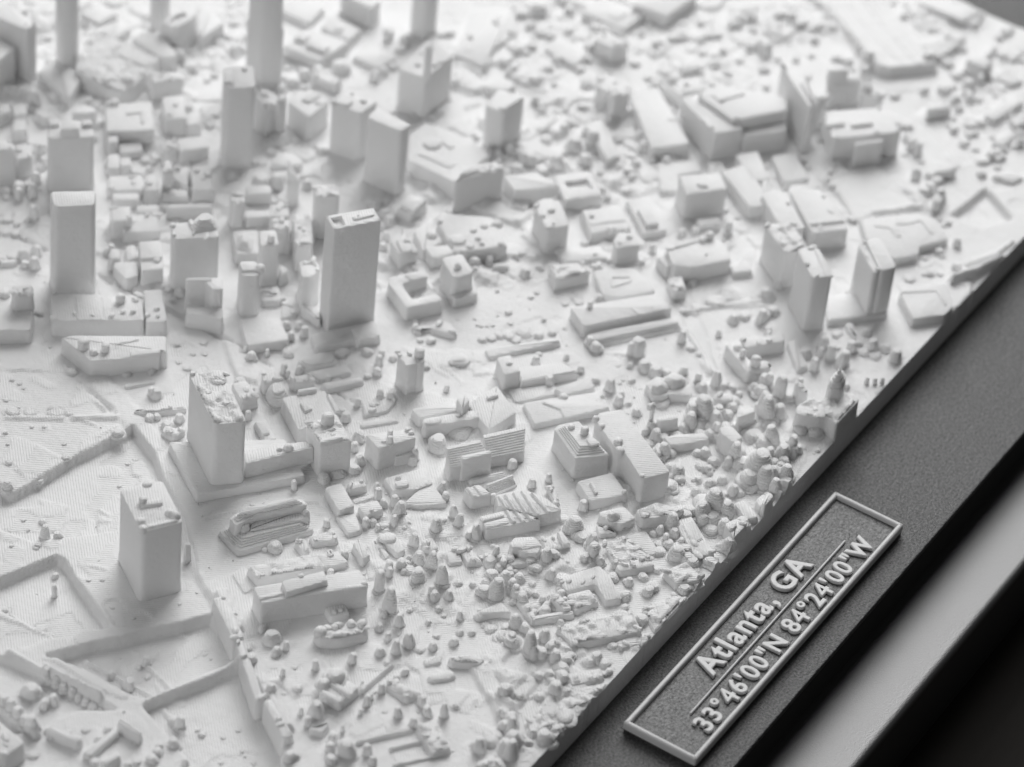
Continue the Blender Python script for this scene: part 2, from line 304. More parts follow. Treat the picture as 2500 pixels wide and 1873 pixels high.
('building', 'broad low convention hall with a round drum on its roof', [(3.45, 3.745), (3.464, 4.887), (4.187, 5.353), (4.707, 5.323), (4.809, 5.039), (4.768, 4.013), (4.673, 3.688)], 0, 0.42, None, 0.06, 0.038, None, 0, [('disc', (4.199, 4.802), 0.182, 0.06), ('poly', [(4.372, 4.687), (4.467, 4.634), (4.409, 4.39), (4.28, 4.421)], 0.03, 'box'), ('poly', [(3.733, 4.84), (3.907, 4.783), (3.928, 4.039), (3.753, 4.066)], 0.03, 'box')]),
('building', 'dark-fronted slab block with ragged roof plant', [(3.048, 3.505), (4.046, 2.956), (4.236, 3.187), (3.615, 3.626)], 0, 0.772, None, 0.06, 0.038, None, 8, [('poly', [(3.207, 3.503), (3.627, 3.295), (3.743, 3.4), (3.462, 3.559)], 0.07, 'box')]),
('building',None,[(4.567,3.803),(5.004,3.77),(5.228,4.035),(4.936,4.106)],0,0.214,None,0.1,0.038,None,0,[]),
('building',None,[(2.021,6.861),(2.22,6.648),(2.38,6.733),(2.451,7.022),(2.345,7.213),(2.031,7.254),(1.886,7.119)],0,0.167,None,0.1,0.038,None,0,[]),
('building',None,[(1.087,6.224),(1.271,6.029),(1.457,6.198),(1.322,6.364)],0,0.603,None,0.06,0.038,None,0,[('wedge',[(1.098,6.223),(1.274,6.037),(1.344,6.336),(1.314,6.373)],0.35)]),
('tower', 'slim block with a ragged rim beside the tallest slab', [(0.595, 5.2), (0.926, 4.824), (1.21, 5.076), (0.921, 5.461)], 0, 1.049, None, 0.11, 0.038, None, 9, []),
('building',None,[(10.494,4.025),(10.452,5.106),(11.121,5.101),(11.303,3.98)],0,0.188,None,0.06,0.038,None,0,[('poly',[(10.665,4.544),(10.684,4.313),(10.99,4.291),(10.97,4.522)],0.03,'box')]),
('building',None,[(11.325,3.47),(11.206,4.303),(12.281,4.341),(12.405,3.352)],0,0.345,None,0.06,0.038,None,0,[]),
('building',None,[(8.787,4.195),(8.856,5.052),(9.437,5.062),(9.418,4.204)],0,0.124,None,0.06,0.038,None,0,[]),
('building',None,[(9.458,3.751),(9.503,4.169),(9.953,4.271),(9.822,3.514)],0,0.404,None,0.06,0.038,None,4,[]),
('building',None,[(9.396,4.23),(9.424,4.399),(9.785,4.506),(9.806,4.277)],0,0.218,None,0.06,0.038,None,2,[]),
('building',None,[(7.513,3.586),(7.484,3.947),(8.23,3.923),(8.165,3.56)],0,0.06,None,0.06,0.038,None,0,[]),
('tower',None,[(7.931,2.955),(8.044,3.276),(8.639,3.28),(8.338,2.841)],0,0.494,None,0.11,0.038,None,6,[]),
('tower',None,[(7.663,2.632),(7.972,2.366),(8.187,2.724),(7.941,2.893)],0,0.672,None,0.11,0.038,None,5,[]),
('building',None,[(7.027,1.23),(7.691,0.704),(8.939,2.24),(8.403,2.66)],0,0.363,None,0.06,0.038,None,0,[('poly',[(8.061,1.473),(8.268,1.222),(8.342,1.325),(8.149,1.527)],0.02,'box')]),
('building',None,[(6.312,1.852),(6.987,2.844),(7.424,2.665),(6.577,1.686)],0,0.231,None,0.06,0.038,None,0,[]),
('building',None,[(7.896,0.293),(8.477,1.462),(8.937,1.261),(8.41,-0.117)],0,0.702,None,0.06,0.05,None,0,[('poly',[(8.13,0.724),(7.944,0.44),(8.024,0.373),(8.229,0.668)],0.03,'box')]),
('building', 'large stadium-like block with a deep slot under its roof', [(8.398, 0.135), (8.669, 1.173), (9.22, 1.156), (9.816, -0.285), (9.428, -0.56)], 0, 0.82, None, 0.06, 0.05, None, 4, [('poly', [(8.739, 0.7), (8.859, 0.944), (9.35, 0.542), (9.306, 0.401)], 0.03, 'box')]),
('building',None,[(8.401,-0.134),(8.699,0.142),(9.554,-0.48),(9.168,-0.737)],0,0.525,None,0.06,0.05,None,0,[]),
('building',None,[(5.82,-0.278),(6.519,-0.848),(6.9,-0.448),(6.256,0.155)],0,0.651,None,0.06,0.038,None,0,[('dome',(6.287,-0.391),0.096,0.05),('poly',[(6.237,-0.275),(6.182,-0.392),(6.29,-0.525),(6.376,-0.445),(6.28,-0.39)],0.04,'box')]),
('building',None,[(6.71,-1.314),(7.087,-1.655),(7.952,-0.502),(7.363,-0.252)],0,0.292,None,0.06,0.038,None,0,[]),
('building',None,[(7.492,-0.913),(7.808,-1.145),(8.466,-0.486),(8.046,-0.175)],0,0.293,None,0.06,0.038,None,0,[]),
('building',None,[(6.225,0.494),(6.964,1.06),(7.584,0.429),(7.335,0.165),(6.918,0.487),(6.46,0.237)],0,0.12,None,0.06,0.038,None,0,[]),
('building',None,[(7.243,-0.056),(7.616,-0.262),(7.851,0.02),(7.643,0.211)],0,0.16,None,0.06,0.038,None,0,[]),
('building',None,[(11.467,2.579),(11.769,2.304),(11.909,2.423),(11.638,2.682)],0,0.126,None,0.06,0.038,None,0,[]),
('building',None,[(10.822,3.152),(11.215,2.85),(11.301,2.917),(10.951,3.201)],0,0.141,None,0.06,0.038,None,0,[]),
('building',None,[(12.654,2.62),(13.084,2.208),(13.282,2.354),(12.905,2.737)],0,0.1,None,0.06,0.038,None,0,[]),
('building',None,[(12.121,2.349),(12.344,2.15),(12.558,2.306),(12.335,2.506)],0,0.2,None,0.06,0.038,None,3,[]),
('building',None,[(9.36,1.991),(9.96,1.528),(10.214,1.886),(9.765,2.296)],0,0.1,None,0.06,0.038,None,4,[]),
('building',None,[(9.97,2.258),(10.358,1.988),(10.499,2.221),(10.195,2.453)],0,0.22,None,0.06,0.038,None,0,[]),
('building',None,[(9.125,2.222),(9.003,1.648),(9.295,1.884),(9.403,2.48)],0,0.25,None,0.1,0.038,None,0,[]),
('building',None,[(4.001,2.667),(4.718,1.99),(4.818,2.623),(4.29,3.115)],0,0.396,None,0.06,0.038,None,0,[]),
('building',None,[(4.488,1.741),(5.062,2.395),(5.659,1.882),(5.143,1.243)],0,0.3,None,0.06,0.038,[(4.846,1.855),(5.001,2.097),(5.393,1.772),(5.211,1.5)],0,[]),
('building',None,[(8.278,3.726),(8.508,3.514),(8.764,3.734),(8.53,3.885)],0,0.15,None,0.06,0.038,None,0,[]),
('building',None,[(7.562,5.055),(7.571,4.581),(7.884,4.665),(7.772,5.132)],0,0.12,None,0.06,0.038,None,0,[]),
('building',None,[(7.981,5.056),(7.973,4.6),(8.165,4.634),(8.121,5.087)],0,0.1,None,0.06,0.038,None,0,[]),
('building',None,[(7.63,4.618),(7.697,4.273),(7.907,4.348),(7.873,4.655)],0,0.1,None,0.08,0.038,None,0,[]),
('building',None,[(9.241,5.515),(9.311,5.226),(9.697,5.444),(9.553,5.686)],0,0.15,None,0.06,0.038,None,0,[]),
('building',None,[(10.549,4.185),(10.762,4.135),(10.775,4.325)],0,0.1,None,0.06,0.038,None,0,[]),
('building',None,[(10.068,0.894),(10.299,0.679),(10.685,0.875),(10.382,1.108)],0,0.15,None,0.06,0.038,None,0,[]),
('building',None,[(6.822,2.739),(7.125,2.113),(7.499,1.849),(7.837,2.145),(7.748,2.383),(7.372,2.325)],0,0.1,None,0.06,0.038,None,3,[]),
('building',None,[(7.119,1.992),(7.079,1.532),(7.283,1.6),(7.321,2.001)],0,0.1,None,0.06,0.038,None,0,[]),
('tower', 'thin curved slab tower beside the arched block', [(9.328, -1.077), (9.878, -0.321), (10.296, 0.155), (10.154, -0.134), (10.172, -0.482), (9.767, -1.031), (9.475, -1.191)], 0, 1.2, None, 0.05, 0.038, None, 0, [('poly', [(9.351, -1.167), (9.9, -0.542), (10.111, -0.536), (9.708, -1.021)], 0.06, 'box')]),
('tower', 'arched dark slab with a stepped top edge', [(10.91, -0.67), (11.502, -1.189), (11.638, -1.156), (11.102, -0.605)], 0, 0.715, None, 0.11, 0.038, None, 0, [('poly', [(10.91, -0.666), (11.234, -0.978), (11.332, -0.912), (11.033, -0.602)], 0.3, 'box')]),
('tower',None,[(11.315,-1.293),(11.367,-1.528),(11.549,-1.465),(11.488,-1.226)],0,0.71,None,0.11,0.038,None,3,[]),
('tower',None,[(11.206,-1.358),(11.331,-1.805),(11.523,-1.743),(11.414,-1.315)],0,0.592,None,0.11,0.038,None,5,[]),
('tower',None,[(10.239,-1.029),(10.062,-0.891),(10.386,-0.731),(10.593,-0.872)],0,0.842,None,0.11,0.038,None,3,[]),
('building', 'wide block with a ledge of light across its front', [(9.353, -1.714), (10.507, -2.713), (10.996, -1.964), (10.088, -1.086)], 0, 0.658, None, 0.06, 0.038, None, 4, [('poly', [(9.584, -1.404), (9.893, -1.684), (10.076, -1.553), (9.782, -1.292)], 0.06, 'box'), ('poly', [(9.934, -1.831), (10.294, -2.141), (10.408, -2.022), (10.063, -1.731)], 0.06, 'box')]),
('ledge',None,[(9.512,-2.167),(10.019,-2.563),(10.094,-2.494),(9.594,-2.107)],0,0.62,None,0.06,0.038,None,0,[]),
('building',None,[(12.086,-2.561),(12.499,-2.912),(12.653,-2.802),(12.266,-2.464)],0,0.225,None,0.06,0.038,None,0,[]),
('building',None,[(12.762,-3.812),(12.819,-3.54),(13.818,-3.694),(13.799,-4.004)],0,0.166,None,0.06,0.038,None,0,[]),
('building',None,[(12.904,-4.279),(13.033,-4.043),(13.546,-4.206),(13.236,-4.421)],0,0.157,None,0.06,0.038,None,0,[]),
('building',None,[(14.044,-1.813),(14.091,-1.173),(14.526,-1.321),(14.992,-1.93)],0,0.16,None,0.06,0.038,None,0,[]),
('building',None,[(15.67,-1.866),(15.579,-0.343),(16.07,-0.437),(16.272,-1.773)],0,0.137,None,0.06,0.038,None,0,[('poly',[(15.586,-1.163),(15.583,-1.578),(16.123,-1.738),(16.069,-1.322)],0.05,'box')]),
('building',None,[(11.17,-5.085),(11.108,-4.629),(11.332,-4.68),(11.475,-5.206)],0,0.094,None,0.06,0.038,None,0,[]),
('building',None,[(10.25,-3.702),(10.638,-4.019),(10.707,-3.977),(10.35,-3.635)],0,0.218,None,0.06,0.038,None,0,[]),
('building',None,[(14.091,-2.394),(14.085,-2.86),(14.413,-2.92),(14.403,-2.433)],0,0.347,None,0.06,0.038,None,0,[]),
('building',None,[(14.211,-3.068),(14.228,-3.492),(14.51,-3.632),(14.518,-3.169)],0,0.12,None,0.06,0.038,None,0,[]),
('building',None,[(14.958,-2.476),(14.867,-2.64),(15.286,-2.597),(15.315,-2.495)],0,0.12,None,0.06,0.038,None,0,[]),
('building',None,[(12.123,-4.096),(12.136,-4.371),(12.672,-4.377),(12.687,-4.2)],0,0.12,None,0.06,0.038,None,0,[]),
('building',None,[(15.021,-1.891),(14.773,-1.523),(15.266,-1.702),(15.255,-1.826)],0,0.1,None,0.06,0.038,None,0,[]),
('building',None,[(14.031,-1.45),(14.188,-1.16),(14.48,-1.238),(14.345,-1.487)],0,0.1,None,0.1,0.038,None,0,[]),
('building',None,[(15.909,-2.337),(15.924,-2.564),(16.235,-2.521),(16.203,-2.273)],0,0.1,None,0.06,0.038,None,0,[]),
('building',None,[(8.679,-1.907),(8.626,-1.654),(9.141,-1.589),(9.233,-1.764)],0,0.05,None,0.06,0.038,None,0,[]),
('building',None,[(8.026,-1.381),(8.443,-1.736),(9.044,-1.066),(8.609,-0.726)],0,0.195,None,0.06,0.038,None,0,[]),
('building',None,[(7.16,-1.359),(7.287,-1.454),(7.788,-1.135),(7.625,-1.06)],0,0.3,None,0.06,0.038,None,0,[]),
('building',None,[(7.584,-1.656),(7.67,-1.887),(7.927,-2.077),(8.242,-1.841),(7.922,-1.573)],0,0.25,None,0.06,0.038,None,2,[]),
('tower', 'plain square tower with a ribbed flat roof', [(-3.99, 8.084), (-3.465, 7.507), (-3.079, 7.774), (-3.665, 8.446)], 0, 2.186, None, 0.11, 0.05, None, 0, []),
('building', 'long low block with a raised wing and a few roof tanks', [(-4.971, 7.349), (-3.875, 5.982), (-3.278, 6.497), (-3.768, 7.022), (-3.783, 7.125), (-4.337, 7.871)], 0, 0.394, None, 0.06, 0.038, None, 5, [('tank', (-3.712, 6.678), 0.091, 0.12), ('dome', (-4.396, 6.818), 0.05, 0.06), ('dome', (-4.171, 6.537), 0.059, 0.06), ('dome', (-3.823, 6.292), 0.059, 0.07), ('dome', (-3.949, 6.438), 0.054, 0.05), ('dome', (-4.202, 6.77), 0.027, 0.03), ('poly', [(-4.679, 6.967), (-4.37, 6.582), (-3.84, 7.024), (-4.138, 7.423)], 0.03, 'box')]),
('building',None,[(-3.868,5.944),(-3.578,5.66),(-2.85,6.307),(-3.118,6.582)],0,0.351,None,0.06,0.038,None,0,[('dome',(-3.424,6.027),0.064,0.06),('dome',(-3.688,6.054),0.059,0.05),('dome',(-3.588,5.873),0.045,0.05)]),
('building', 'wedge-shaped low block with three roof tanks', [(-5.437, 6.045), (-5.249, 6.916), (-5.049, 6.761), (-3.963, 5.377), (-4.369, 5.077), (-4.4, 5.2), (-4.476, 5.156), (-4.885, 5.531), (-5.161, 5.739)], 0, 0.393, None, 0.06, 0.038, None, 0, [('tank', (-5.221, 6.384), 0.112, 0.14), ('dome', (-5.231, 6.136), 0.085, 0.09), ('tank', (-5.041, 6.002), 0.085, 0.13), ('poly', [(-4.905, 5.516), (-4.482, 5.153), (-4.378, 5.217), (-4.754, 5.604)], 0.05, 'box'), ('poly', [(-4.771, 5.958), (-4.409, 5.7), (-4.388, 5.73), (-4.75, 5.988)], 0.02, 'box')]),
('building',None,[(-5.392,7.511),(-5.882,8.095),(-5.022,8.797),(-4.506,8.156)],0,0.355,None,0.06,0.038,None,0,[]),
('tower',None,[(-5.177,8.132),(-4.9,7.844),(-4.674,8.028),(-4.936,8.353)],0.33,0.742,None,0.11,0.038,None,5,[]),
('building',None,[(-5.037,8.552),(-4.924,8.411),(-4.758,8.546),(-4.864,8.678)],0.33,0.463,None,0.08,0.038,None,0,[]),
('tower', 'broad tower with a heap of plant on its roof', [(-2.445, 6.423), (-1.809, 5.747), (-1.481, 6.147), (-2.054, 6.748)], 0, 1.268, None, 0.11, 0.038, None, 6, [('terr', [(-2.036, 6.19), (-1.674, 5.918), (-1.468, 6.014), (-1.406, 6.26), (-1.669, 6.437), (-1.947, 6.371)], 0.2)]),
('building',None,[(-2.708,5.259),(-2.579,5.087),(-2.282,5.33),(-2.536,5.628)],0,0.787,None,0.06,0.038,None,0,[]),
('building',None,[(-2.831,5.783),(-2.506,5.397),(-2.436,5.463),(-2.768,5.848)],0,0.816,None,0.06,0.038,None,0,[]),
('building',None,[(-2.823,5.773),(-2.663,5.62),(-2.597,5.692),(-2.72,5.828)],0,0.654,None,0.1,0.038,None,0,[]),
('podium',None,[(-3.149,5.539),(-2.857,4.864),(-2.575,5.079),(-2.985,5.648)],0,0.35,None,0.06,0.038,None,0,[]),
('tower',None,[(-2.247,4.912),(-1.999,4.634),(-1.663,4.964),(-1.903,5.232)],0,0.995,None,0.11,0.05,None,0,[('poly',[(-2.134,4.96),(-1.933,4.741),(-1.765,4.906),(-1.98,5.144)],0.05,'box'),('dome',(-1.847,4.759),0.103,0.1)]),
('podium', 'ribbed flat podium in front of the tallest slab', [(-3.066, 4.128), (-2.43, 3.596), (-1.999, 4.132), (-2.514, 4.717)], 0, 0.218, None, 0.06, 0.038, None, 0, []),
('building',None,[(-2.736,6.928),(-2.433,6.623),(-1.738,7.212),(-2.053,7.525)],0,0.412,None,0.06,0.038,None,0,[('poly',[(-2.502,7.123),(-2.213,6.823),(-1.836,7.148),(-2.133,7.456)],0.07,'box'),('dome',(-2.154,7.099),0.081,0.06),('dome',(-2.307,6.88),0.081,0.06)]),
('building',None,[(-2.978,7.114),(-2.737,6.988),(-2.392,7.276),(-2.705,7.616),(-2.823,7.53)],0,0.254,None,0.06,0.038,None,0,[]),
('building',None,[(-2.749,7.699),(-2.597,7.54),(-2.342,7.752),(-2.466,7.905)],0,0.299,None,0.1,0.038,None,0,[]),
('building',None,[(-2.429,7.537),(-2.27,7.398),(-1.933,7.686),(-2.079,7.808)],0,0.18,None,0.06,0.038,None,0,[]),
('building',None,[(-1.873,8.026),(-1.381,7.495),(-0.925,7.901),(-1.31,8.255),(-1.502,8.313)],0,0.255,None,0.06,0.038,None,5,[]),
('building',None,[(-1.94,8.286),(-1.654,7.993),(-1.288,8.29),(-1.561,8.595)],0,0.449,None,0.06,0.038,None,3,[]),
('building',None,[(-1.176,8.24),(-0.873,7.896),(-0.684,8.055),(-0.996,8.378)],0,0.24,None,0.06,0.038,None,0,[]),
('building',None,[(-0.628,8.47),(-0.438,8.249),(-0.089,8.54),(-0.253,8.742)],0,0.301,None,0.06,0.038,None,0,[]),
('building',None,[(-1.141,8.859),(-0.785,8.451),(-0.617,8.609),(-0.967,9.009)],0,0.211,None,0.06,0.038,None,0,[]),
('building',None,[(-0.792,7.796),(-0.131,7.132),(-0.046,7.21),(-0.611,7.875)],0,0.286,None,0.06,0.038,None,0,[]),
('building',None,[(-1.018,5.905),(-0.688,5.585),(-0.107,6.053),(-0.447,6.414)],0,0.24,None,0.06,0.038,None,0,[('terr',[(-0.884,5.975),(-0.768,5.714),(-0.439,5.897),(-0.346,6.139),(-0.494,6.263)],0.12)]),
('building',None,[(0.038,7.773),(0.338,7.465),(0.571,7.668),(0.269,7.977)],0,0.241,None,0.06,0.038,None,0,[]),
('building',None,[(-0.348,8.249),(-0.066,7.781),(0.134,7.961),(-0.134,8.352)],0,0.15,None,0.06,0.038,None,4,[]),
('building',None,[(0.556,6.8),(0.899,6.44),(1.102,6.617),(0.787,7.005)],0,0.347,None,0.06,0.038,None,0,[]),
('building',None,[(0.034,6.447),(0.421,6.059),(0.576,6.201),(0.218,6.612)],0,0.241,None,0.06,0.038,None,0,[]),
('tower',None,[(-0.213,6.632),(0.001,6.452),(0.263,6.721),(0.107,6.912)],0,0.654,None,0.11,0.038,None,5,[]),
('building',None,[(-4.084,9.509),(-3.754,9.187),(-3.668,9.285),(-3.97,9.601)],0,0.1,None,0.06,0.038,None,4,[]),
('tower', 'tallest slab tower in focus with a square pit in its roof', [(-1.584, 3.306), (-0.768, 2.762), (-0.529, 3.111), (-1.33, 3.684)], 0, 2.538, None, 0.05, 0.06, [(-1.486, 3.321), (-1.329, 3.207), (-1.15, 3.421), (-1.332, 3.553)], 0, [('pill', [(-1.114, 3.145), (-0.761, 2.939), (-0.724, 2.992), (-0.831, 3.123), (-1.077, 3.226)], 0.03), ('dome', (-0.976, 3.163), 0.022, 0.05)]),
('podium',None,[(-2.255,3.103),(-1.954,3.429),(-0.842,2.706),(-1.174,2.342),(-1.564,2.621)],0,0.14,None,0.06,0.038,None,0,[]),
('podium',None,[(-1.624,2.583),(-1.22,2.314),(-0.935,2.64),(-1.368,2.896)],0,0.2,None,0.06,0.038,None,0,[]),
('building',None,[(-1.576,3.477),(-1.493,4.001),(-1.339,4.097),(-1.226,3.726)],0,0.18,None,0.06,0.038,None,0,[]),
('tower',None,[(-1.339,4.125),(-1.207,3.978),(-0.957,3.967),(-0.786,4.103),(-0.749,4.242),(-0.982,4.449)],0,0.805,None,0.06,0.038,None,5,[]),
('tower',None,[(-1.304,5.15),(-1.032,4.894),(-0.675,5.221),(-0.909,5.467)],0,1.013,None,0.11,0.04,None,0,[('tank',(-1.045,5.075),0.069,0.12)]),
('building',None,[(-0.335,5.531),(-0.105,5.289),(0.114,5.452),(-0.104,5.704)],0,0.654,None,0.06,0.038,None,4,[]),
('building',None,[(-0.475,4.879),(-0.231,4.637),(0.426,5.129),(0.187,5.424)],0,0.659,None,0.06,0.038,None,10,[]),
('building',None,[(0.048,5.89),(0.33,5.602),(0.67,5.905),(0.462,6.161)],0,0.541,None,0.06,0.038,None,6,[]),
('building',None,[(0.042,5.302),(0.294,5.05),(0.802,5.442),(0.548,5.694)],0,0.421,None,0.06,0.038,None,8,[]),
('building',None,[(-1.051,4.835),(-0.779,4.789),(-0.732,4.994),(-0.788,5.034)],0,0.27,None,0.06,0.038,None,0,[]),
('building',None,[(-1.829,4.191),(-1.598,4.018),(-1.306,4.285),(-1.333,4.549)],0,0.06,None,0.06,0.038,None,6,[]),
('building',None,[(-1.771,4.748),(-1.511,4.454),(-1.195,4.725),(-1.216,4.809),(-1.435,4.907)],0,0.15,None,0.1,0.038,None,3,[]),
('building',None,[(-2.703,3.533),(-2.589,3.363),(-2.433,3.588),(-2.539,3.665)],0,0.09,None,0.06,0.038,None,0,[]),
('building',None,[(2.204,3.95),(2.178,4.299),(2.718,4.366),(2.808,3.949)],0,0.267,None,0.06,0.038,None,0,[('poly',[(2.229,3.893),(2.246,4.236),(2.582,4.249),(2.729,3.916)],0.08,'box')]),
('building',None,[(0.811,3.284),(1.071,3.691),(1.553,3.722),(1.162,3.057)],0,0.413,None,0.06,0.038,None,0,[('pill',[(0.87,3.258),(1.12,3.572),(1.348,3.586),(1.134,3.198),(1.012,3.143)],0.06),('dome',(1.218,3.393),0.082,0.1)]),
('building',None,[(1.302,3.03),(1.762,3.594),(2.148,3.49),(1.854,2.942)],0,0.302,None,0.06,0.038,None,0,[('dome',(1.857,3.207),0.118,0.07)]),
('building',None,[(1.184,2.751),(1.598,2.504),(1.754,2.745),(1.395,3.07)],0,0.368,None,0.06,0.038,None,0,[]),
('building', 'broad block dotted with round roof tanks', [(1.671, 2.514), (2.293, 3.389), (2.575, 3.435), (3.096, 2.581), (2.529, 1.839)], 0, 0.318, None, 0.06, 0.038, None, 5, [('pill', [(1.841, 2.69), (1.937, 2.869), (2.137, 2.832), (2.193, 2.613), (2.021, 2.527)], 0.06), ('dome', (2.482, 2.631), 0.071, 0.05), ('dome', (2.317, 2.407), 0.066, 0.06), ('dome', (2.234, 2.267), 0.061, 0.05), ('dome', (2.013, 2.404), 0.08, 0.05), ('dome', (2.738, 2.544), 0.085, 0.05), ('dome', (2.969, 2.383), 0.095, 0.06), ('dome', (2.473, 1.972), 0.061, 0.05), ('dome', (1.815, 2.441), 0.08, 0.05)]),
('podium',None,[(0.575,1.799),(0.998,1.534),(1.404,1.904),(0.854,2.295)],0,0.211,None,0.06,0.038,None,0,[]),
('tower', 'small square tower with a pointed knob on its roof', [(0.658, 1.92), (1.052, 1.686), (1.407, 2.211), (1.018, 2.464)], 0.2, 0.644, None, 0.11, 0.038, None, 0, [('spike', (0.963, 2.018), 0.074, 0.16)]),
('building', 'U-shaped block open towards the right', [(-0.347, 2.315), (0.025, 3.011), (0.224, 3.114), (0.846, 2.721), (0.731, 2.525), (0.218, 2.8), (-0.073, 2.399), (0.408, 2.101), (0.292, 1.887)], 0, 0.327, None, 0.06, 0.038, None, 0, [('poly', [(-0.342, 2.305), (-0.094, 2.14), (-0.003, 2.314), (-0.091, 2.365), (0.092, 2.687), (0.022, 2.948)], 0.02, 'box'), ('poly', [(0.405, 2.704), (0.709, 2.531), (0.794, 2.688), (0.438, 2.896)], 0.02, 'box')]),
('building',None,[(1.968,1.82),(2.083,1.867),(2.293,1.667),(2.189,1.57)],0,0.13,None,0.06,0.038,None,0,[]),
('building',None,[(-0.227,1.253),(-0.338,1.761),(-0.02,1.753),(0.026,1.507),(-0.107,1.273)],0,0.12,None,0.08,0.038,None,2,[]),
('building',None,[(-0.602,1.968),(-0.425,2.061),(-0.238,1.77),(-0.283,1.684),(-0.471,1.89),(-0.516,1.804)],0,0.08,None,0.05,0.038,None,3,[]),
('tower', 'slim twin-shaft tower with a ball on its taller shaft', [(-2.177, 1.073), (-2.014, 1.421), (-1.758, 1.256), (-1.959, 0.966)], 0, 0.728, None, 0.05, 0.038, None, 3, []),
('tower',None,[(-1.997,0.957),(-1.889,1.125),(-1.676,1.053),(-1.834,0.891)],0,0.729,None,0.06,0.038,None,0,[('tank',(-1.775,1.075),0.099,0.12)]),
('building',None,[(-2.831,2.915),(-2.761,3.216),(-2.251,2.996),(-2.152,2.76),(-2.337,2.49)],0,0.164,'mound',0.06,0.038,None,0,[]),
('building',None,[(-2.92,2.557),(-2.845,2.86),(-2.202,2.388),(-2.341,2.201)],0,0.098,None,0.06,0.038,None,0,[]),
('building',None,[(-3.054,2.257),(-2.999,2.462),(-2.351,1.98),(-2.422,1.848)],0,0.12,None,0.06,0.038,None,0,[]),
('building',None,[(-3.842,3.188),(-3.649,3.385),(-3.398,3.235),(-3.592,2.984)],0,0.3,None,0.06,0.038,None,4,[]),
('building',None,[(-3.398,2.815),(-3.301,2.968),(-3.007,2.764),(-3.076,2.521)],0,0.2,None,0.06,0.038,None,4,[]),
('building',None,[(-0.973,0.863),(-0.871,0.959),(-0.494,0.937),(-0.57,0.639),(-0.759,0.595)],0,0.12,'mound',0.06,0.038,None,0,[]),
('building',None,[(-0.882,-0.306),(-0.588,-0.498),(-0.296,-0.072),(-0.554,0.099)],0,0.383,None,0.06,0.038,None,0,[('dome',(-0.546,-0.195),0.068,0.04)]),
('building',None,[(-0.637,-0.558),(0.297,-1.257),(0.34,-0.864),(-0.293,-0.267)],0,0.18,None,0.06,0.038,None,0,[]),
('building',None,[(-0.34,0.378),(-0.19,0.573),(0.879,-0.254),(0.933,-0.48)],0,0.105,None,0.06,0.038,None,0,[]),
('tower', 'six-sided tower with a lumpy light roof', [(3.087, 1.326), (3.559, 1.924), (3.848, 1.963), (4.077, 1.742), (4.016, 1.544), (3.495, 1.026)], 0, 0.633, None, 0.11, 0.038, None, 3, [('dome', (3.651, 1.568), 0.081, 0.07), ('dome', (3.398, 1.616), 0.071, 0.06), ('poly', [(3.079, 1.332), (3.218, 1.52), (3.333, 1.439), (3.223, 1.214)], 0.05, 'box')]),
('building',None,[(4.001,0.795),(4.673,0.256),(5.14,0.778),(4.524,1.352)],0,0.235,None,0.06,0.038,None,0,[('dome',(4.47,1.082),0.062,0.05),('poly',[(4.213,0.965),(4.752,0.483),(4.793,0.48),(4.262,0.996)],0.02,'box'),('dome',(4.367,0.551),0.095,0.06),('dome',(4.569,0.311),0.071,0.05)]),
('building',None,[(3.664,0.014),(4.047,-0.298),(4.312,-0.045),(4.118,0.255),(3.855,0.208)],0,0.465,None,0.05,0.038,None,0,[('dome',(4.109,-0.008),0.061,0.06),('dome',(3.839,0.053),0.047,0.03)]),
('building',None,[(3.056,0.857),(3.705,0.173),(3.949,0.528),(3.26,1.111)],0,0.106,None,0.06,0.038,None,3,[]),
('building',None,[(2.267,0.538),(2.869,0.114),(3.106,0.381),(2.589,0.904)],0,0.273,None,0.06,0.038,None,14,[]),
('building', 'low plate with a faint rectangular outline on top', [(2.581, -0.379), (3.098, 0.182), (3.71, -0.398), (3.554, -0.855), (3.344, -1.135), (2.726, -0.675)], 0, 0.167, None, 0.08, 0.038, None, 0, [('ring', [(2.857, -0.4), (3.141, -0.195), (3.425, -0.518), (3.274, -0.625)], 0.02)]),
('building', 'long flat-roofed slab above a flight of terraces', [(1.412, -0.663), (2.994, -1.738), (3.149, -1.228), (1.738, -0.14)], 0, 0.272, None, 0.06, 0.038, None, 0, [('tank', (1.981, -0.441), 0.056, 0.1), ('poly', [(2.375, -1.317), (2.494, -1.408), (2.487, -1.111), (2.457, -1.102)], 0.02, 'box'), ('poly', [(2.659, -1.498), (2.957, -1.725), (3.011, -1.474), (2.769, -1.375)], 0.02, 'box')]),
('terrace',None,[(1.299,-1.06),(1.381,-0.708),(2.94,-1.821),(2.818,-2.1)],0,0.05,None,0.06,0.038,None,0,[]),
('terrace',None,[(1.329,-1.022),(1.388,-0.725),(2.932,-1.82),(2.819,-2.053)],0,0.1,None,0.06,0.038,None,0,[]),
('terrace',None,[(1.344,-0.993),(1.372,-0.743),(2.909,-1.828),(2.827,-2.014)],0,0.15,None,0.06,0.038,None,0,[]),
('building',None,[(4.784,0.009),(5.182,-0.288),(5.929,0.57),(5.505,0.893)],0,0.131,None,0.06,0.038,None,0,[('poly',[(4.961,0.059),(5.293,0.504),(5.53,0.366),(5.162,-0.099)],0.1,'box')]),
('building',None,[(5.612,-0.772),(5.996,-1.062),(6.157,-0.924),(5.798,-0.604)],0,0.199,None,0.06,0.038,None,0,[]),
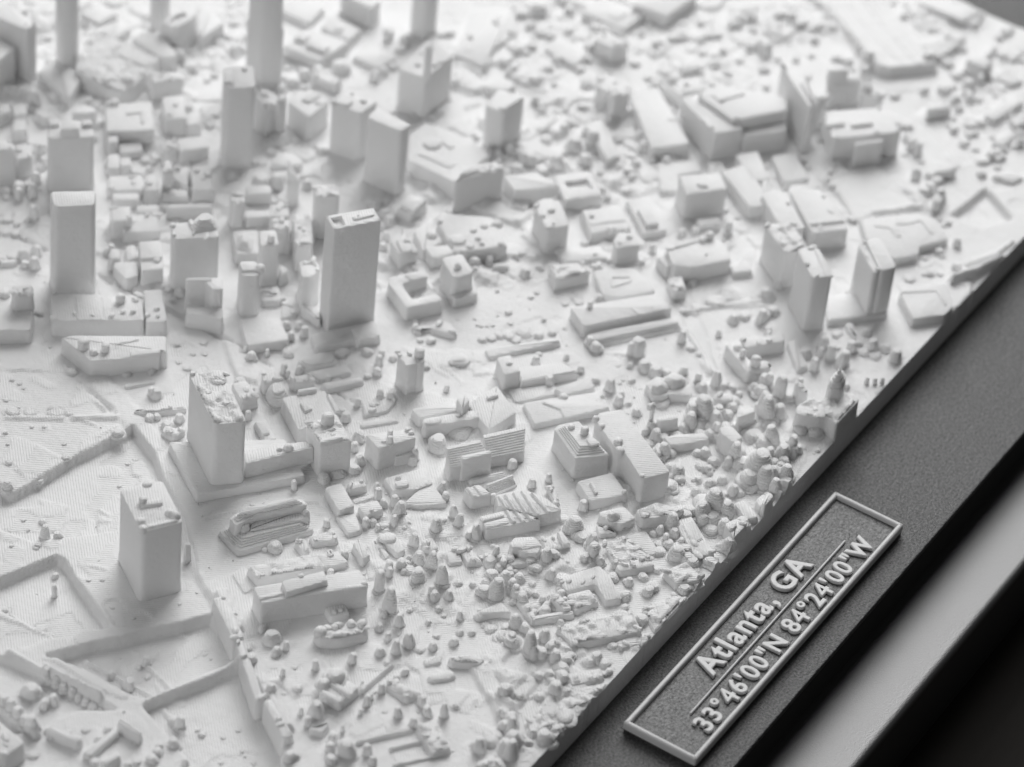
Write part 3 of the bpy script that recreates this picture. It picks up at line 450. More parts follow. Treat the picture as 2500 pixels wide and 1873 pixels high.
('building', 'hall with a sloping folded roof', [(4.219, -1.446), (4.035, -1.088), (4.372, -0.731), (4.972, -0.993), (5.381, -1.499), (4.903, -1.926)], 0, 0.374, None, 0.06, 0.038, None, 3, [('poly', [(4.468, -0.849), (4.653, -0.959), (5.058, -1.16), (5.061, -1.103), (4.689, -0.854)], 0.03, 'box'), ('tank', (5.219, -1.235), 0.086, 0.1), ('dome', (5.055, -1.166), 0.095, 0.08)]),
('building',None,[(4.03,-0.975),(4.185,-0.631),(4.48,-0.668),(4.19,-1.024)],0,0.244,None,0.06,0.038,None,0,[]),
('building',None,[(4.86,-2.034),(5.026,-1.853),(5.426,-1.977),(5.158,-2.314)],0,0.137,None,0.06,0.038,None,0,[]),
('building',None,[(4.846,-2.054),(4.896,-1.997),(5.218,-2.278),(5.136,-2.325)],0,0.05,None,0.06,0.038,None,0,[]),
('building',None,[(3.485,-1.474),(3.77,-1.135),(4.015,-1.34),(3.701,-1.626)],0,0.228,None,0.06,0.038,None,8,[]),
('building', 'L-shaped block with tanks along its arm', [(2.185, -3.907), (2.647, -3.122), (2.812, -3.204), (2.532, -3.77), (2.731, -3.974), (2.626, -4.168)], 0, 0.311, None, 0.06, 0.038, None, 0, [('dome', (2.696, -3.394), 0.092, 0.08), ('tank', (2.535, -3.582), 0.055, 0.14), ('tank', (2.471, -3.913), 0.096, 0.16)]),
('building',None,[(2.831,-3.479),(3.498,-3.989),(3.71,-3.854),(2.995,-3.275)],0,0.282,None,0.06,0.038,None,3,[]),
('building',None,[(3.77,2.633),(3.997,2.293),(4.273,2.443),(3.998,2.782)],0,0.12,None,0.06,0.038,None,3,[]),
('building',None,[(2.506,1.858),(2.838,1.537),(3.044,1.67),(2.727,2.003)],0,0.08,None,0.06,0.038,None,0,[]),
('building',None,[(6.595,-2.817),(7.173,-3.337),(8.036,-2.292),(7.534,-1.738)],0,0.45,None,0.06,0.038,None,4,[('poly',[(6.78,-2.69),(7.312,-3.163),(7.349,-3.087),(6.849,-2.623)],0.05,'box')]),
('building',None,[(6.54,-2.507),(6.498,-2.061),(7.096,-1.323),(7.559,-1.644),(6.684,-2.624)],0,0.42,None,0.06,0.038,None,4,[]),
('building', 'broad low block with wavy steps on its roof', [(7.218, -4.391), (7.447, -3.634), (7.934, -3.226), (8.888, -4.062), (8.928, -4.483), (8.504, -4.97), (7.902, -4.621), (7.669, -4.725)], 0, 0.194, None, 0.06, 0.038, None, 0, [('poly', [(8.22, -3.896), (8.344, -4.049), (8.651, -4.242), (8.41, -4.619), (8.475, -4.639), (8.718, -4.233), (8.381, -4.001), (8.409, -3.82)], 0.02, 'box'), ('poly', [(7.941, -3.551), (8.17, -3.895), (7.954, -4.178), (7.877, -4.083), (8.039, -3.856), (7.89, -3.58)], 0.02, 'box')]),
('tower', 'flat-topped slab tower of a pair near the frame', [(4.298, -3.969), (4.615, -4.282), (5.153, -3.617), (5.146, -3.433), (4.888, -3.29)], 0, 1.35, None, 0.11, 0.038, None, 3, [('poly', [(4.506, -4.167), (4.592, -4.291), (5.144, -3.646), (5.101, -3.563)], 0.02, 'box')]),
('tower', 'slab tower of a pair with a ragged lower ledge', [(5.442, -4.886), (5.751, -5.094), (6.377, -4.372), (6.105, -4.166)], 0, 1.271, None, 0.11, 0.038, None, 0, []),
('tower',None,[(5.359,-4.782),(5.48,-4.874),(6.144,-4.155),(5.954,-4.099)],0,1.211,None,0.11,0.038,None,10,[]),
('podium',None,[(4.72,-4.293),(5.679,-5.11),(6.056,-4.465),(5.383,-3.864)],0,0.153,None,0.06,0.038,None,0,[]),
('building', 'low plate block beside the frame with a stepped roof', [(5.748, -5.616), (6.428, -6.208), (7.201, -5.615), (6.484, -4.974), (6.292, -5.031)], 0, 0.232, None, 0.06, 0.038, None, 0, [('poly', [(6.312, -5.065), (6.8, -5.583), (6.516, -5.935), (6.556, -5.955), (6.849, -5.584), (6.345, -5.047)], 0.02, 'box')]),
('building',None,[(3.085,-4.544),(3.327,-4.637),(3.87,-4.054),(3.687,-3.952)],0,0.121,None,0.06,0.038,None,0,[]),
('tower', 'ragged-roofed wall-like tower', [(5.185, -2.912), (5.694, -2.139), (5.908, -2.33), (6.048, -2.634), (5.669, -3.184), (5.329, -3.101)], 0, 0.896, None, 0.11, 0.038, None, 14, []),
('building',None,[(2.663,-4.082),(2.584,-4.208),(2.77,-4.047),(2.713,-3.92),(2.471,-3.954)],0,0.3,None,0.08,0.038,None,0,[]),
('building',None,[(4.753,-4.763),(4.65,-4.981),(5.021,-4.694),(4.917,-4.564)],0,0.12,None,0.06,0.038,None,0,[]),
('building',None,[(9.224,-4.195),(9.385,-4.33),(9.632,-4.198),(9.487,-4.082)],0,0.3,None,0.06,0.038,None,0,[]),
('tower', 'tower with a rough stringy roof on a low podium', [(-6.632, 2.327), (-6.196, 1.902), (-5.312, 3.094), (-5.79, 3.534)], 0.186, 1.674, None, 0.11, 0.03, None, 34, []),
('podium',None,[(-6.99,2.384),(-5.351,1.135),(-4.757,2.026),(-6.158,3.663)],0,0.186,None,0.06,0.038,None,0,[]),
('tower', 'square tower with a bar and corner knobs on its roof', [(-9.607, 1.677), (-8.942, 1.255), (-8.297, 2.208), (-8.953, 2.67)], 0, 1.59, None, 0.11, 0.03, None, 0, [('poly', [(-9.131, 2.057), (-8.821, 1.811), (-8.743, 1.91), (-9.028, 2.149)], 0.06, 'box'), ('tank', (-8.996, 2.107), 0.071, 0.1), ('dome', (-9.421, 1.833), 0.095, 0.1), ('dome', (-9.518, 1.72), 0.083, 0.06), ('dome', (-8.911, 1.455), 0.092, 0.1), ('dome', (-8.919, 1.579), 0.083, 0.08), ('poly', [(-9.456, 1.638), (-8.993, 1.342), (-8.957, 1.395), (-9.403, 1.692)], 0.03, 'box'), ('dome', (-8.56, 2.349), 0.084, 0.04)]),
('building',None,[(-8.361,1.626),(-8.244,1.576),(-8.198,1.642),(-8.288,1.707)],0,0.352,None,0.06,0.038,None,0,[]),
('building', 'long ridge-backed hall with stepped layers down its front', [(-7.479, 1.151), (-7.377, 1.398), (-7.139, 1.349), (-6.143, 0.669), (-6.204, 0.466), (-7.03, 1.058)], 0, 0.47, 'terr2', 0.08, 0.038, None, 0, []),
('building',None,[(-7.361,1.05),(-7.35,1.389),(-7.099,1.323),(-7.182,1.024)],0,0.411,None,0.12,0.1,None,0,[('dome',(-7.173,1.268),0.086,0.06)]),
('building',None,[(-6.397,0.429),(-6.181,0.663),(-6.023,0.617),(-6.238,0.379)],0,0.383,None,0.12,0.1,None,0,[]),
('building',None,[(-7.248,0.997),(-7.084,1.117),(-6.194,0.569),(-6.346,0.355)],0,0.3,None,0.03,0.038,None,0,[]),
('building',None,[(-7.28,0.993),(-7.116,1.087),(-6.186,0.461),(-6.324,0.331)],0,0.15,None,0.03,0.038,None,0,[]),
('building',None,[(-7.685,0.932),(-7.462,1.553),(-7.177,1.52),(-6.159,0.479),(-6.381,0.201)],0,0.12,'terr2',0.1,0.038,None,0,[]),
('building',None,[(-4.479,3.245),(-4.179,3.058),(-3.958,3.49),(-4.201,3.685)],0,0.282,None,0.06,0.038,None,5,[]),
('building',None,[(-5.927,3.727),(-5.958,3.979),(-5.758,4.048),(-5.659,3.655)],0,0.12,None,0.06,0.038,None,4,[]),
('building',None,[(-5.774,4.784),(-5.716,4.55),(-5.128,4.026),(-5.062,4.104),(-5.61,4.632)],0,0.08,None,0.06,0.038,None,8,[]),
('building',None,[(-5.321,5.3),(-4.853,4.986),(-4.813,5.017),(-5.255,5.38)],0,0.05,None,0.06,0.038,None,0,[]),
('building',None,[(-6.083,1.968),(-4.921,1.247),(-4.867,1.478),(-5.789,2.238)],0.186,0.524,None,0.06,0.038,None,0,[('dome',(-5.258,1.601),0.096,0.1),('dome',(-5.379,1.715),0.057,0.05)]),
('building', 'blocky corner building with a chimney-like plant room', [(-5.04, 1.069), (-4.587, 0.653), (-4.131, 1.317), (-4.697, 1.605)], 0, 0.766, None, 0.06, 0.038, None, 8, [('tank', (-4.462, 1.298), 0.118, 0.16), ('poly', [(-4.715, 1.227), (-4.499, 1.113), (-4.512, 1.077), (-4.755, 1.172)], 0.04, 'box'), ('poly', [(-5.07, 1.044), (-4.673, 0.805), (-4.633, 0.86), (-4.97, 1.101)], 0.07, 'box'), ('dome', (-4.701, 1.021), 0.065, 0.06)]),
('building', 'square hall with one low box on its roof', [(-4.556, 1.867), (-3.771, 1.53), (-3.305, 2.146), (-3.993, 2.662)], 0, 0.335, None, 0.06, 0.038, None, 0, [('poly', [(-4.099, 2.048), (-3.948, 1.993), (-3.839, 2.18), (-3.944, 2.274)], 0.06, 'box'), ('poly', [(-3.763, 2.454), (-3.472, 2.224), (-3.422, 2.287), (-3.694, 2.503)], 0.08, 'box'), ('poly', [(-3.721, 1.609), (-3.666, 1.567), (-3.377, 1.988), (-3.43, 2.028)], 0.04, 'box')]),
('building',None,[(-4.967,2.305),(-4.774,2.195),(-4.442,2.687),(-4.64,2.817)],0,0.104,None,0.06,0.038,None,0,[('poly',[(-4.88,2.452),(-4.771,2.368),(-4.55,2.652),(-4.694,2.752)],0.05,'box')]),
('building',None,[(-3.202,1.302),(-2.941,1.517),(-2.547,1.43),(-2.477,1.069),(-2.819,1.037)],0,0.081,None,0.06,0.038,None,6,[]),
('building',None,[(-3.499,1.175),(-3.368,1.252),(-2.889,0.919),(-2.902,0.707)],0,0.06,None,0.06,0.038,None,0,[]),
('building', 'block with two little chimneys on its notched roof', [(-4.247, 0.284), (-4.062, 0.711), (-3.424, 0.156), (-3.55, -0.095), (-3.981, 0.143)], 0, 0.542, None, 0.06, 0.038, None, 4, [('tank', (-3.816, 0.328), 0.053, 0.1), ('tank', (-3.993, 0.201), 0.053, 0.14), ('dome', (-3.516, 0.053), 0.057, 0.04)]),
('building',None,[(-3.964,0.084),(-3.623,-0.136),(-3.514,-0.062),(-3.815,0.213)],0,0.238,None,0.06,0.038,None,0,[]),
('building',None,[(-2.981,0.091),(-2.804,0.271),(-1.936,-0.389),(-2.112,-0.573)],0,0.298,None,0.06,0.038,None,0,[('dome',(-2.327,-0.22),0.053,0.03),('dome',(-2.173,-0.251),0.045,0.03),('pill',[(-2.941,0.148),(-2.844,0.213),(-2.58,-0.011),(-2.747,-0.07)],0.03)]),
('building',None,[(-2.782,0.33),(-2.662,0.623),(-2.007,0.179),(-2.056,-0.151)],0,0.25,None,0.06,0.038,None,0,[]),
('building',None,[(-2.29,-0.891),(-1.929,-0.142),(-1.124,-0.311),(-1.554,-1.036)],0,0.3,None,0.06,0.038,None,0,[('poly',[(-1.617,-0.414),(-1.419,-0.526),(-1.362,-0.462),(-1.574,-0.359)],0.06,'box')]),
('building',None,[(-2.29,-0.287),(-2.118,-0.016),(-1.884,-0.07),(-1.978,-0.245)],0,0.48,None,0.06,0.038,None,0,[]),
('building', 'block with a sawtooth ridge facing the viewer', [(-3.68, -0.933), (-3.427, -0.675), (-2.875, -1.043), (-3.031, -1.45)], 0, 0.548, 'stepfront', 0.06, 0.038, None, 0, []),
('building',None,[(-3.539,-1.115),(-3.034,-1.438),(-2.979,-1.349),(-3.471,-1.017)],0,0.55,None,0.06,0.038,None,0,[]),
('building',None,[(-2.892,-1.327),(-2.656,-0.972),(-1.921,-1.459),(-2.348,-1.723)],0,0.461,'stepfront',0.06,0.038,None,0,[]),
('building',None,[(-3.513,-1.322),(-3.461,-1.229),(-2.884,-1.619),(-2.911,-1.717)],0,0.1,None,0.06,0.038,None,0,[]),
('building',None,[(-3.574,-1.802),(-3.473,-1.618),(-2.934,-1.856),(-3.028,-2.009)],0,0.18,'stepfront',0.06,0.038,None,0,[]),
('building',None,[(-4.063,-1.671),(-3.733,-1.923),(-3.64,-1.574),(-3.931,-1.413)],0,0.291,None,0.06,0.038,None,0,[('poly',[(-4.019,-1.691),(-3.899,-1.454),(-3.859,-1.48),(-3.965,-1.734)],0.03,'box'),('poly',[(-3.897,-1.794),(-3.777,-1.531),(-3.742,-1.56),(-3.843,-1.836)],0.03,'box')]),
('building', 'low shed with ridged roof', [(-3.953, -2.172), (-3.704, -1.971), (-3.251, -2.287), (-3.196, -2.72), (-3.289, -3.17), (-3.708, -2.895)], 0, 0.297, None, 0.06, 0.038, None, 0, [('poly', [(-3.923, -2.331), (-3.736, -2.052), (-3.696, -2.077), (-3.882, -2.408)], 0.04, 'box'), ('poly', [(-3.869, -2.503), (-3.628, -2.111), (-3.588, -2.137), (-3.828, -2.58)], 0.04, 'box'), ('poly', [(-3.801, -2.692), (-3.493, -2.205), (-3.452, -2.231), (-3.76, -2.769)], 0.04, 'box'), ('poly', [(-3.719, -2.872), (-3.357, -2.3), (-3.322, -2.329), (-3.679, -2.924)], 0.04, 'box'), ('poly', [(-3.544, -3.018), (-3.303, -2.473), (-3.276, -2.507), (-3.49, -3.061)], 0.04, 'box')]),
('building', 'low shed with a ribbed stepped roof', [(-4.58, -2.355), (-3.712, -2.991), (-3.748, -2.431), (-4.359, -2.039)], 0, 0.267, None, 0.06, 0.038, None, 0, [('poly', [(-4.455, -2.191), (-4.094, -2.42), (-4.041, -2.359), (-4.383, -2.13)], 0.04, 'box'), ('poly', [(-4.541, -2.327), (-4.168, -2.573), (-4.088, -2.47), (-4.469, -2.241)], 0.02, 'box'), ('poly', [(-4.133, -2.627), (-3.948, -2.35), (-3.901, -2.384), (-4.079, -2.669)], 0.04, 'box'), ('poly', [(-4.012, -2.755), (-3.853, -2.47), (-3.813, -2.495), (-3.959, -2.798)], 0.04, 'box'), ('poly', [(-3.878, -2.875), (-3.786, -2.607), (-3.753, -2.638), (-3.824, -2.917)], 0.04, 'box')]),
('building',None,[(-5.781,0.078),(-5.476,-0.069),(-5.108,0.487),(-5.408,0.655)],0,0.216,None,0.06,0.038,None,0,[]),
('building',None,[(-5.296,0.052),(-4.909,-0.13),(-4.87,-0.049),(-5.218,0.159)],0,0.059,None,0.06,0.038,None,0,[]),
('building',None,[(-6.064,-0.326),(-5.825,-0.469),(-5.526,-0.134),(-5.78,0.138)],0,0.098,None,0.06,0.038,None,0,[]),
('building',None,[(-5.157,0.289),(-4.869,0.079),(-4.77,0.214),(-5.02,0.426)],0,0.178,None,0.06,0.038,None,3,[]),
('building',None,[(-5.558,-0.36),(-5.199,-0.519),(-5.058,-0.276),(-5.443,-0.096)],0,0.192,None,0.06,0.038,None,0,[('dome',(-5.377,-0.366),0.043,0.04)]),
('building',None,[(-5.627,-0.654),(-5.297,-0.82),(-5.258,-0.767),(-5.536,-0.592)],0,0.059,None,0.06,0.038,None,3,[]),
('building',None,[(-4.696,-0.359),(-4.488,-0.024),(-3.768,-0.454),(-4.039,-0.828),(-4.419,-0.658)],0,0.169,None,0.06,0.038,None,0,[('pill',[(-4.585,-0.371),(-4.492,-0.28),(-4.303,-0.416),(-4.41,-0.542)],0.06),('dome',(-4.347,-0.251),0.052,0.06)]),
('building',None,[(-4.689,-0.951),(-4.813,-0.68),(-4.326,-0.678),(-4.008,-0.805),(-4.283,-1.313)],0,0.128,None,0.06,0.038,None,0,[]),
('building',None,[(-5.961,-1.351),(-5.81,-0.777),(-5.587,-0.858),(-5.519,-0.995),(-5.776,-1.401)],0,0.118,None,0.06,0.038,None,0,[('pill',[(-5.891,-0.961),(-5.842,-0.822),(-5.658,-0.904),(-5.603,-1.075),(-5.745,-1.147)],0.05)]),
('building',None,[(-6.188,-1.226),(-5.881,-0.752),(-5.866,-0.898),(-6.026,-1.223)],0,0.068,None,0.06,0.038,None,0,[]),
('building',None,[(-6.539,-0.978),(-6.311,-0.592),(-6.135,-0.605),(-6.356,-1.036)],0,0.207,None,0.06,0.038,None,0,[]),
('building',None,[(-6.678,0.003),(-6.563,0.169),(-6.149,-0.095),(-6.317,-0.297)],0,0.127,None,0.06,0.038,None,8,[]),
('building',None,[(-7.004,-0.019),(-6.857,0.297),(-6.663,0.2),(-6.836,-0.022)],0,0.147,None,0.06,0.038,None,2,[]),
('building',None,[(-8.13,0.216),(-7.989,0.529),(-6.931,-0.225),(-7.121,-0.581)],0,0.22,None,0.06,0.038,None,8,[]),
('building',None,[(-7.088,-0.524),(-6.864,-0.203),(-6.555,-0.486),(-6.679,-0.788)],0,0.127,None,0.06,0.038,None,0,[('ring',[(-6.805,-0.428),(-6.705,-0.305),(-6.614,-0.371),(-6.714,-0.494)],0.04)]),
('building',None,[(-5.576,-1.632),(-5.434,-1.509),(-5.21,-1.592),(-5.39,-1.869),(-5.573,-1.786)],0,0.148,None,0.06,0.038,None,3,[]),
('building',None,[(-5.564,-2.199),(-5.359,-2.009),(-5.135,-2.144),(-5.38,-2.385)],0,0.089,None,0.06,0.038,None,0,[]),
('building',None,[(-5.38,-2.485),(-5.162,-2.159),(-4.99,-2.303),(-5.181,-2.688)],0,0.119,None,0.06,0.038,None,3,[]),
('building',None,[(-4.719,-2.984),(-4.615,-2.865),(-4.469,-2.95),(-4.415,-3.12),(-4.546,-3.205)],0,0.3,None,0.06,0.038,None,0,[]),
('building',None,[(-1.08,-0.716),(-0.848,-0.419),(-0.173,-0.989),(-0.312,-1.241)],0,0.051,None,0.06,0.038,None,0,[]),
('building',None,[(-0.385,-1.386),(-0.346,-1.105),(0.389,-1.461),(0.165,-1.724)],0,0.129,None,0.06,0.038,None,0,[]),
('building', 'long low block with a stepped seam across its roof', [(-1.454, -1.389), (-0.151, -2.256), (0.135, -1.863), (-1.071, -0.88)], 0, 0.135, None, 0.06, 0.038, None, 0, [('poly', [(-0.978, -1.761), (-0.819, -1.552), (-0.873, -1.185), (-0.189, -1.688), (-0.153, -2.227), (-0.197, -2.254)], 0.03, 'box'), ('dome', (-0.478, -1.418), 0.09, 0.08), ('dome', (0.011, -1.981), 0.045, 0.05)]),
('building', 'block with a terraced pyramid-like roof', [(-2.16, -2.703), (-1.7, -1.944), (-1.543, -1.928), (-1.192, -2.181), (-1.322, -2.421), (-1.451, -2.686), (-1.65, -3.152)], 0, 0.485, 'terr', 0.06, 0.038, None, 0, [('dome', (-1.585, -2.245), 0.071, 0.06), ('tank', (-1.558, -2.518), 0.08, 0.09), ('pill', [(-1.817, -2.809), (-1.704, -2.633), (-1.579, -2.685), (-1.637, -2.931)], 0.03)]),
('building', 'long bent slab block with a smooth sloping roof', [(-1.975, -4.039), (-1.555, -3.404), (-1.631, -3.308), (-1.089, -2.445), (-0.885, -2.422), (-0.532, -2.704), (-1.471, -4.354)], 0, 0.604, None, 0.06, 0.038, None, 0, [('dome', (-1.087, -2.471), 0.067, 0.06), ('dome', (-1.198, -2.672), 0.066, 0.05), ('dome', (-1.389, -3.158), 0.097, 0.09), ('dome', (-1.553, -3.299), 0.088, 0.06), ('dome', (-1.899, -3.992), 0.052, 0.03)]),
('building', 'rounded box with a small bar on its roof', [(-2.705, -3.407), (-2.117, -3.868), (-1.76, -3.303), (-2.395, -2.92)], 0, 0.224, None, 0.06, 0.038, None, 0, [('poly', [(-2.508, -3.388), (-2.46, -3.423), (-2.267, -3.197), (-2.322, -3.154)], 0.06, 'box'), ('dome', (-2.108, -3.78), 0.053, 0.05)]),
('building',None,[(-2.905,-4.185),(-2.927,-3.736),(-2.818,-3.693),(-2.418,-3.985),(-2.564,-4.326)],0,0.224,None,0.06,0.038,None,0,[('tree',(-2.798,-3.977),0.13,0.12)]),
('building',None,[(-3.27,-3.975),(-3.048,-3.771),(-3.006,-4.209)],0,0.125,None,0.06,0.038,None,0,[('dome',(-3.055,-3.982),0.052,0.05)]),
('building',None,[(-2.582,-4.442),(-2.414,-4.218),(-1.987,-4.398),(-1.838,-4.95),(-2.098,-4.851)],0,0.259,None,0.06,0.038,None,8,[]),
('building',None,[(-3.11,-4.982),(-2.972,-4.36),(-2.573,-4.55),(-2.91,-5.051)],0,0.069,None,0.06,0.038,None,0,[]),
('building',None,[(-3.761,-4.631),(-3.371,-4.106),(-3.041,-4.374),(-3.14,-5.01)],0,0.098,None,0.06,0.038,None,22,[]),
('building',None,[(-3.889,-4.793),(-3.79,-4.643),(-3.209,-5.008),(-3.335,-5.224)],0,0.149,None,0.07,0.038,None,6,[]),
('building',None,[(-2.69,-5.681),(-2.12,-4.866),(-1.792,-5.065),(-2.413,-5.933)],0,0.149,None,0.06,0.038,None,5,[('poly',[(-2.434,-5.474),(-2.119,-5.055),(-1.887,-5.145),(-2.216,-5.547)],0.02,'box')]),
('building',None,[(-1.252,-5.919),(-1.011,-5.509),(-0.79,-5.623),(-1.052,-6.07)],0,0.15,None,0.06,0.038,None,0,[]),
('building',None,[(-0.852,-5.962),(-0.696,-5.794),(-0.472,-5.817),(-0.518,-6.125)],0,0.18,None,0.06,0.038,None,0,[]),
('building',None,[(-2.035,-6.101),(-1.781,-5.735),(-1.521,-5.823),(-1.495,-6.15)],0,0.328,None,0.06,0.038,None,3,[]),
('building',None,[(0.919,-4.398),(1.289,-4.574),(1.286,-4.615),(0.913,-4.446)],0,0.331,None,0.06,0.038,None,0,[]),
('building',None,[(-0.371,-3.742),(-0.274,-3.515),(-0.025,-3.684),(0.323,-4.079),(0.241,-4.246),(-0.22,-3.934)],0,0.165,None,0.05,0.038,None,0,[]),
('building',None,[(-0.081,-3.284),(0.013,-3.174),(0.332,-3.402),(0.259,-3.538)],0,0.27,None,0.06,0.038,None,0,[]),
('building',None,[(0.65,-2.744),(0.814,-2.451),(1.154,-2.489),(1.362,-3.139),(1.11,-3.322)],0,0.166,None,0.06,0.038,None,0,[('tree',(0.87,-2.743),0.181,0.14),('tree',(1.19,-2.868),0.205,0.16)]),
('building',None,[(1.198,-3.736),(1.361,-3.665),(1.591,-3.926),(1.418,-4.068)],0,0.211,None,0.06,0.038,None,2,[]),
('chimney',None,[(-0.097,-3.09),(-0.047,-3.152),(0.054,-3.09),(0.005,-3.027)],0,0.6,None,0.08,0.038,None,0,[('dome',(-0.136,-3.084),0.058,0.05)]),
('building',None,[(0.225,-4.469),(0.371,-4.33),(0.555,-4.508),(0.398,-4.848),(0.162,-4.766)],0,0.42,None,0.06,0.038,None,0,[]),
('building',None,[(-4.665,-3.158),(-4.599,-2.878),(-4.425,-2.847),(-4.171,-3.12),(-4.286,-3.379),(-4.531,-3.429)],0,0.267,None,0.05,0.038,None,0,[('poly',[(-4.613,-3.147),(-4.562,-2.96),(-4.23,-3.181),(-4.321,-3.369)],0.02,'box')]),
('building',None,[(-4.233,-3.458),(-4.046,-3.178),(-3.682,-3.336),(-3.827,-3.737)],0,0.119,None,0.06,0.038,None,4,[('poly',[(-3.967,-3.637),(-3.768,-3.382),(-3.675,-3.399),(-3.86,-3.723)],0.09,'box')]),
('building',None,[(-4.942,-3.147),(-4.826,-2.994),(-4.507,-3.301),(-4.604,-3.428)],0,0.12,None,0.06,0.038,None,5,[]),
('building',None,[(-2.724,-2.592),(-2.779,-2.523),(-3.038,-2.872),(-2.956,-2.923)],0,0.12,None,0.05,0.038,None,3,[]),
('building', 'lobed temple-like platform under a small pagoda tower', [(1.748, -5.689), (1.574, -5.307), (1.796, -5.192), (2.139, -5.284), (2.31, -5.553), (2.707, -5.721), (2.829, -5.94), (2.686, -6.092), (2.153, -6.161), (1.756, -6.15), (1.897, -5.838)], 0, 0.446, None, 0.1, 0.038, None, 9, []),
('tower', 'small tiered pagoda tower with a spire', [(2.319, -5.584), (2.44, -5.764), (2.667, -5.746), (2.817, -5.657), (2.672, -5.476), (2.449, -5.471)], 0.3, 0.72, 'pagoda', 0.05, 0.038, None, 0, []),
('building',None,[(2.288,-4.969),(2.397,-4.801),(2.589,-4.876),(2.259,-5.209)],0,0.408,None,0.06,0.038,None,5,[]),
('building',None,[(-0.948,-6.204),(-0.834,-5.985),(-0.526,-5.907),(-0.485,-6.011),(-0.712,-6.245)],0,0.3,None,0.06,0.038,None,0,[]),
('building',None,[(-13.805,0.877),(-14.256,0.949),(-14.438,1.461),(-13.649,1.698)],0,0.327,None,0.06,0.038,None,6,[]),
('building',None,[(-8.414,0.257),(-8.153,0.721),(-7.861,0.694),(-7.99,0.167)],0,0.047,None,0.06,0.038,None,0,[]),
('building',None,[(-13.153,0.565),(-13.173,0.907),(-13.105,0.909),(-12.959,0.312),(-13.116,0.29)],0,0.12,None,0.06,0.038,None,0,[]),
('building',None,[(-12.372,-0.195),(-12.35,0.05),(-12.259,0.07),(-12.291,-0.436),(-12.37,-0.446)],0,0.16,None,0.06,0.038,None,0,[]),
('building',None,[(-13.187,-0.02),(-13.195,0.125),(-12.443,0.053),(-12.459,-0.061)],0,0.06,None,0.05,0.038,None,0,[]),
('building',None,[(-13.258,-0.378),(-13.22,-0.248),(-12.866,-0.35),(-12.916,-0.464)],0,0.12,None,0.06,0.038,None,0,[]),
('building', 'long flat-roofed block with a raised strip and a knob on its roof', [(-8.836, -0.389), (-7.292, -1.615), (-7.044, -1.259), (-8.583, -0.024)], 0, 0.512, None, 0.06, 0.038, None, 0, [('poly', [(-8.446, -0.645), (-7.752, -1.048), (-7.592, -0.851), (-8.266, -0.42)], 0.13, 'box'), ('tank', (-7.951, -0.612), 0.059, 0.12), ('poly', [(-8.785, -0.325), (-8.42, -0.575), (-8.372, -0.515), (-8.738, -0.265)], 0.03, 'box'), ('poly', [(-7.65, -1.36), (-7.361, -1.632), (-7.331, -1.573), (-7.588, -1.317)], 0.04, 'box'), ('dome', (-7.333, -1.551), 0.063, 0.06)]),
('building', 'little box standing against the long flat-roofed block', [(-8.063, -1.349), (-7.736, -1.545), (-7.568, -1.303), (-7.864, -1.069)], 0, 0.138, None, 0.06, 0.038, None, 0, [('dome', (-7.904, -1.335), 0.055, 0.05), ('dome', (-7.803, -1.392), 0.05, 0.05)]),
('building', 'long hedge-like hump with rounded lumps along its top', [(-8.696, -1.544), (-8.628, -1.393), (-8.5, -1.366), (-8.185, -1.578), (-7.848, -1.915), (-7.914, -2.071), (-8.065, -2.117), (-8.497, -1.849)], 0, 0.249, None, 0.16, 0.1, None, 14, [('dome', (-8.545, -1.475), 0.114, 0.09), ('dome', (-8.307, -1.613), 0.075, 0.06), ('dome', (-8.213, -1.661), 0.063, 0.06), ('dome', (-8.063, -1.798), 0.088, 0.08), ('dome', (-7.948, -1.946), 0.094, 0.08), ('dome', (-8.404, -1.528), 0.083, 0.05)]),
('building', 'small house with two ridges and a pointed gable', [(-9.73, -2.726), (-9.196, -2.775), (-9.156, -2.265), (-9.725, -2.278)], 0, 0.211, None, 0.06, 0.038, None, 0, [('poly', [(-9.518, -2.78), (-9.489, -2.258), (-9.394, -2.279), (-9.422, -2.82)], 0.06, 'box'), ('poly', [(-9.76, -2.738), (-9.747, -2.329), (-9.663, -2.344), (-9.647, -2.759)], 0.05, 'box'), ('tree', (-9.262, -2.315), 0.185, 0.16), ('tree', (-9.528, -2.252), 0.123, 0.12)]),
('building',None,[(-7.965,-3.312),(-7.845,-3.205),(-7.569,-3.346),(-7.717,-3.488)],0,0.083,None,0.05,0.038,None,0,[]),
('building',None,[(-8.211,-3.627),(-8.181,-3.501),(-8.05,-3.518),(-7.774,-3.733),(-7.822,-3.87),(-7.96,-3.857)],0,0.109,None,0.06,0.038,None,0,[]),
('building',None,[(-6.403,-3.419),(-6.353,-3.279),(-5.816,-3.488),(-5.834,-3.601),(-5.934,-3.768),(-5.968,-3.929),(-6.088,-3.667)],0,0.148,'mound',0.07,0.038,None,0,[]),
('building',None,[(-9.694,-4.627),(-9.274,-4.023),(-8.987,-4.247),(-9.374,-4.808)],0,0.156,None,0.05,0.038,None,8,[]),
('wall',None,[(-9.957,-3.978),(-9.936,-3.915),(-9.499,-4.231),(-9.509,-4.287)],0,0.08,None,0.04,0.038,None,0,[]),
('wall',None,[(-10.179,-3.417),(-10.168,-3.385),(-9.331,-3.968),(-9.359,-4.024)],0,0.08,None,0.04,0.038,None,5,[]),
('wall',None,[(-9.156,-2.813),(-9.098,-2.748),(-8.246,-2.811),(-8.275,-2.868)],0,0.1,None,0.04,0.038,None,6,[]),
('building',None,[(-8.887,-3.562),(-8.826,-3.071),(-8.618,-3.153),(-8.609,-3.633)],0,0.126,None,0.06,0.038,None,10,[]),
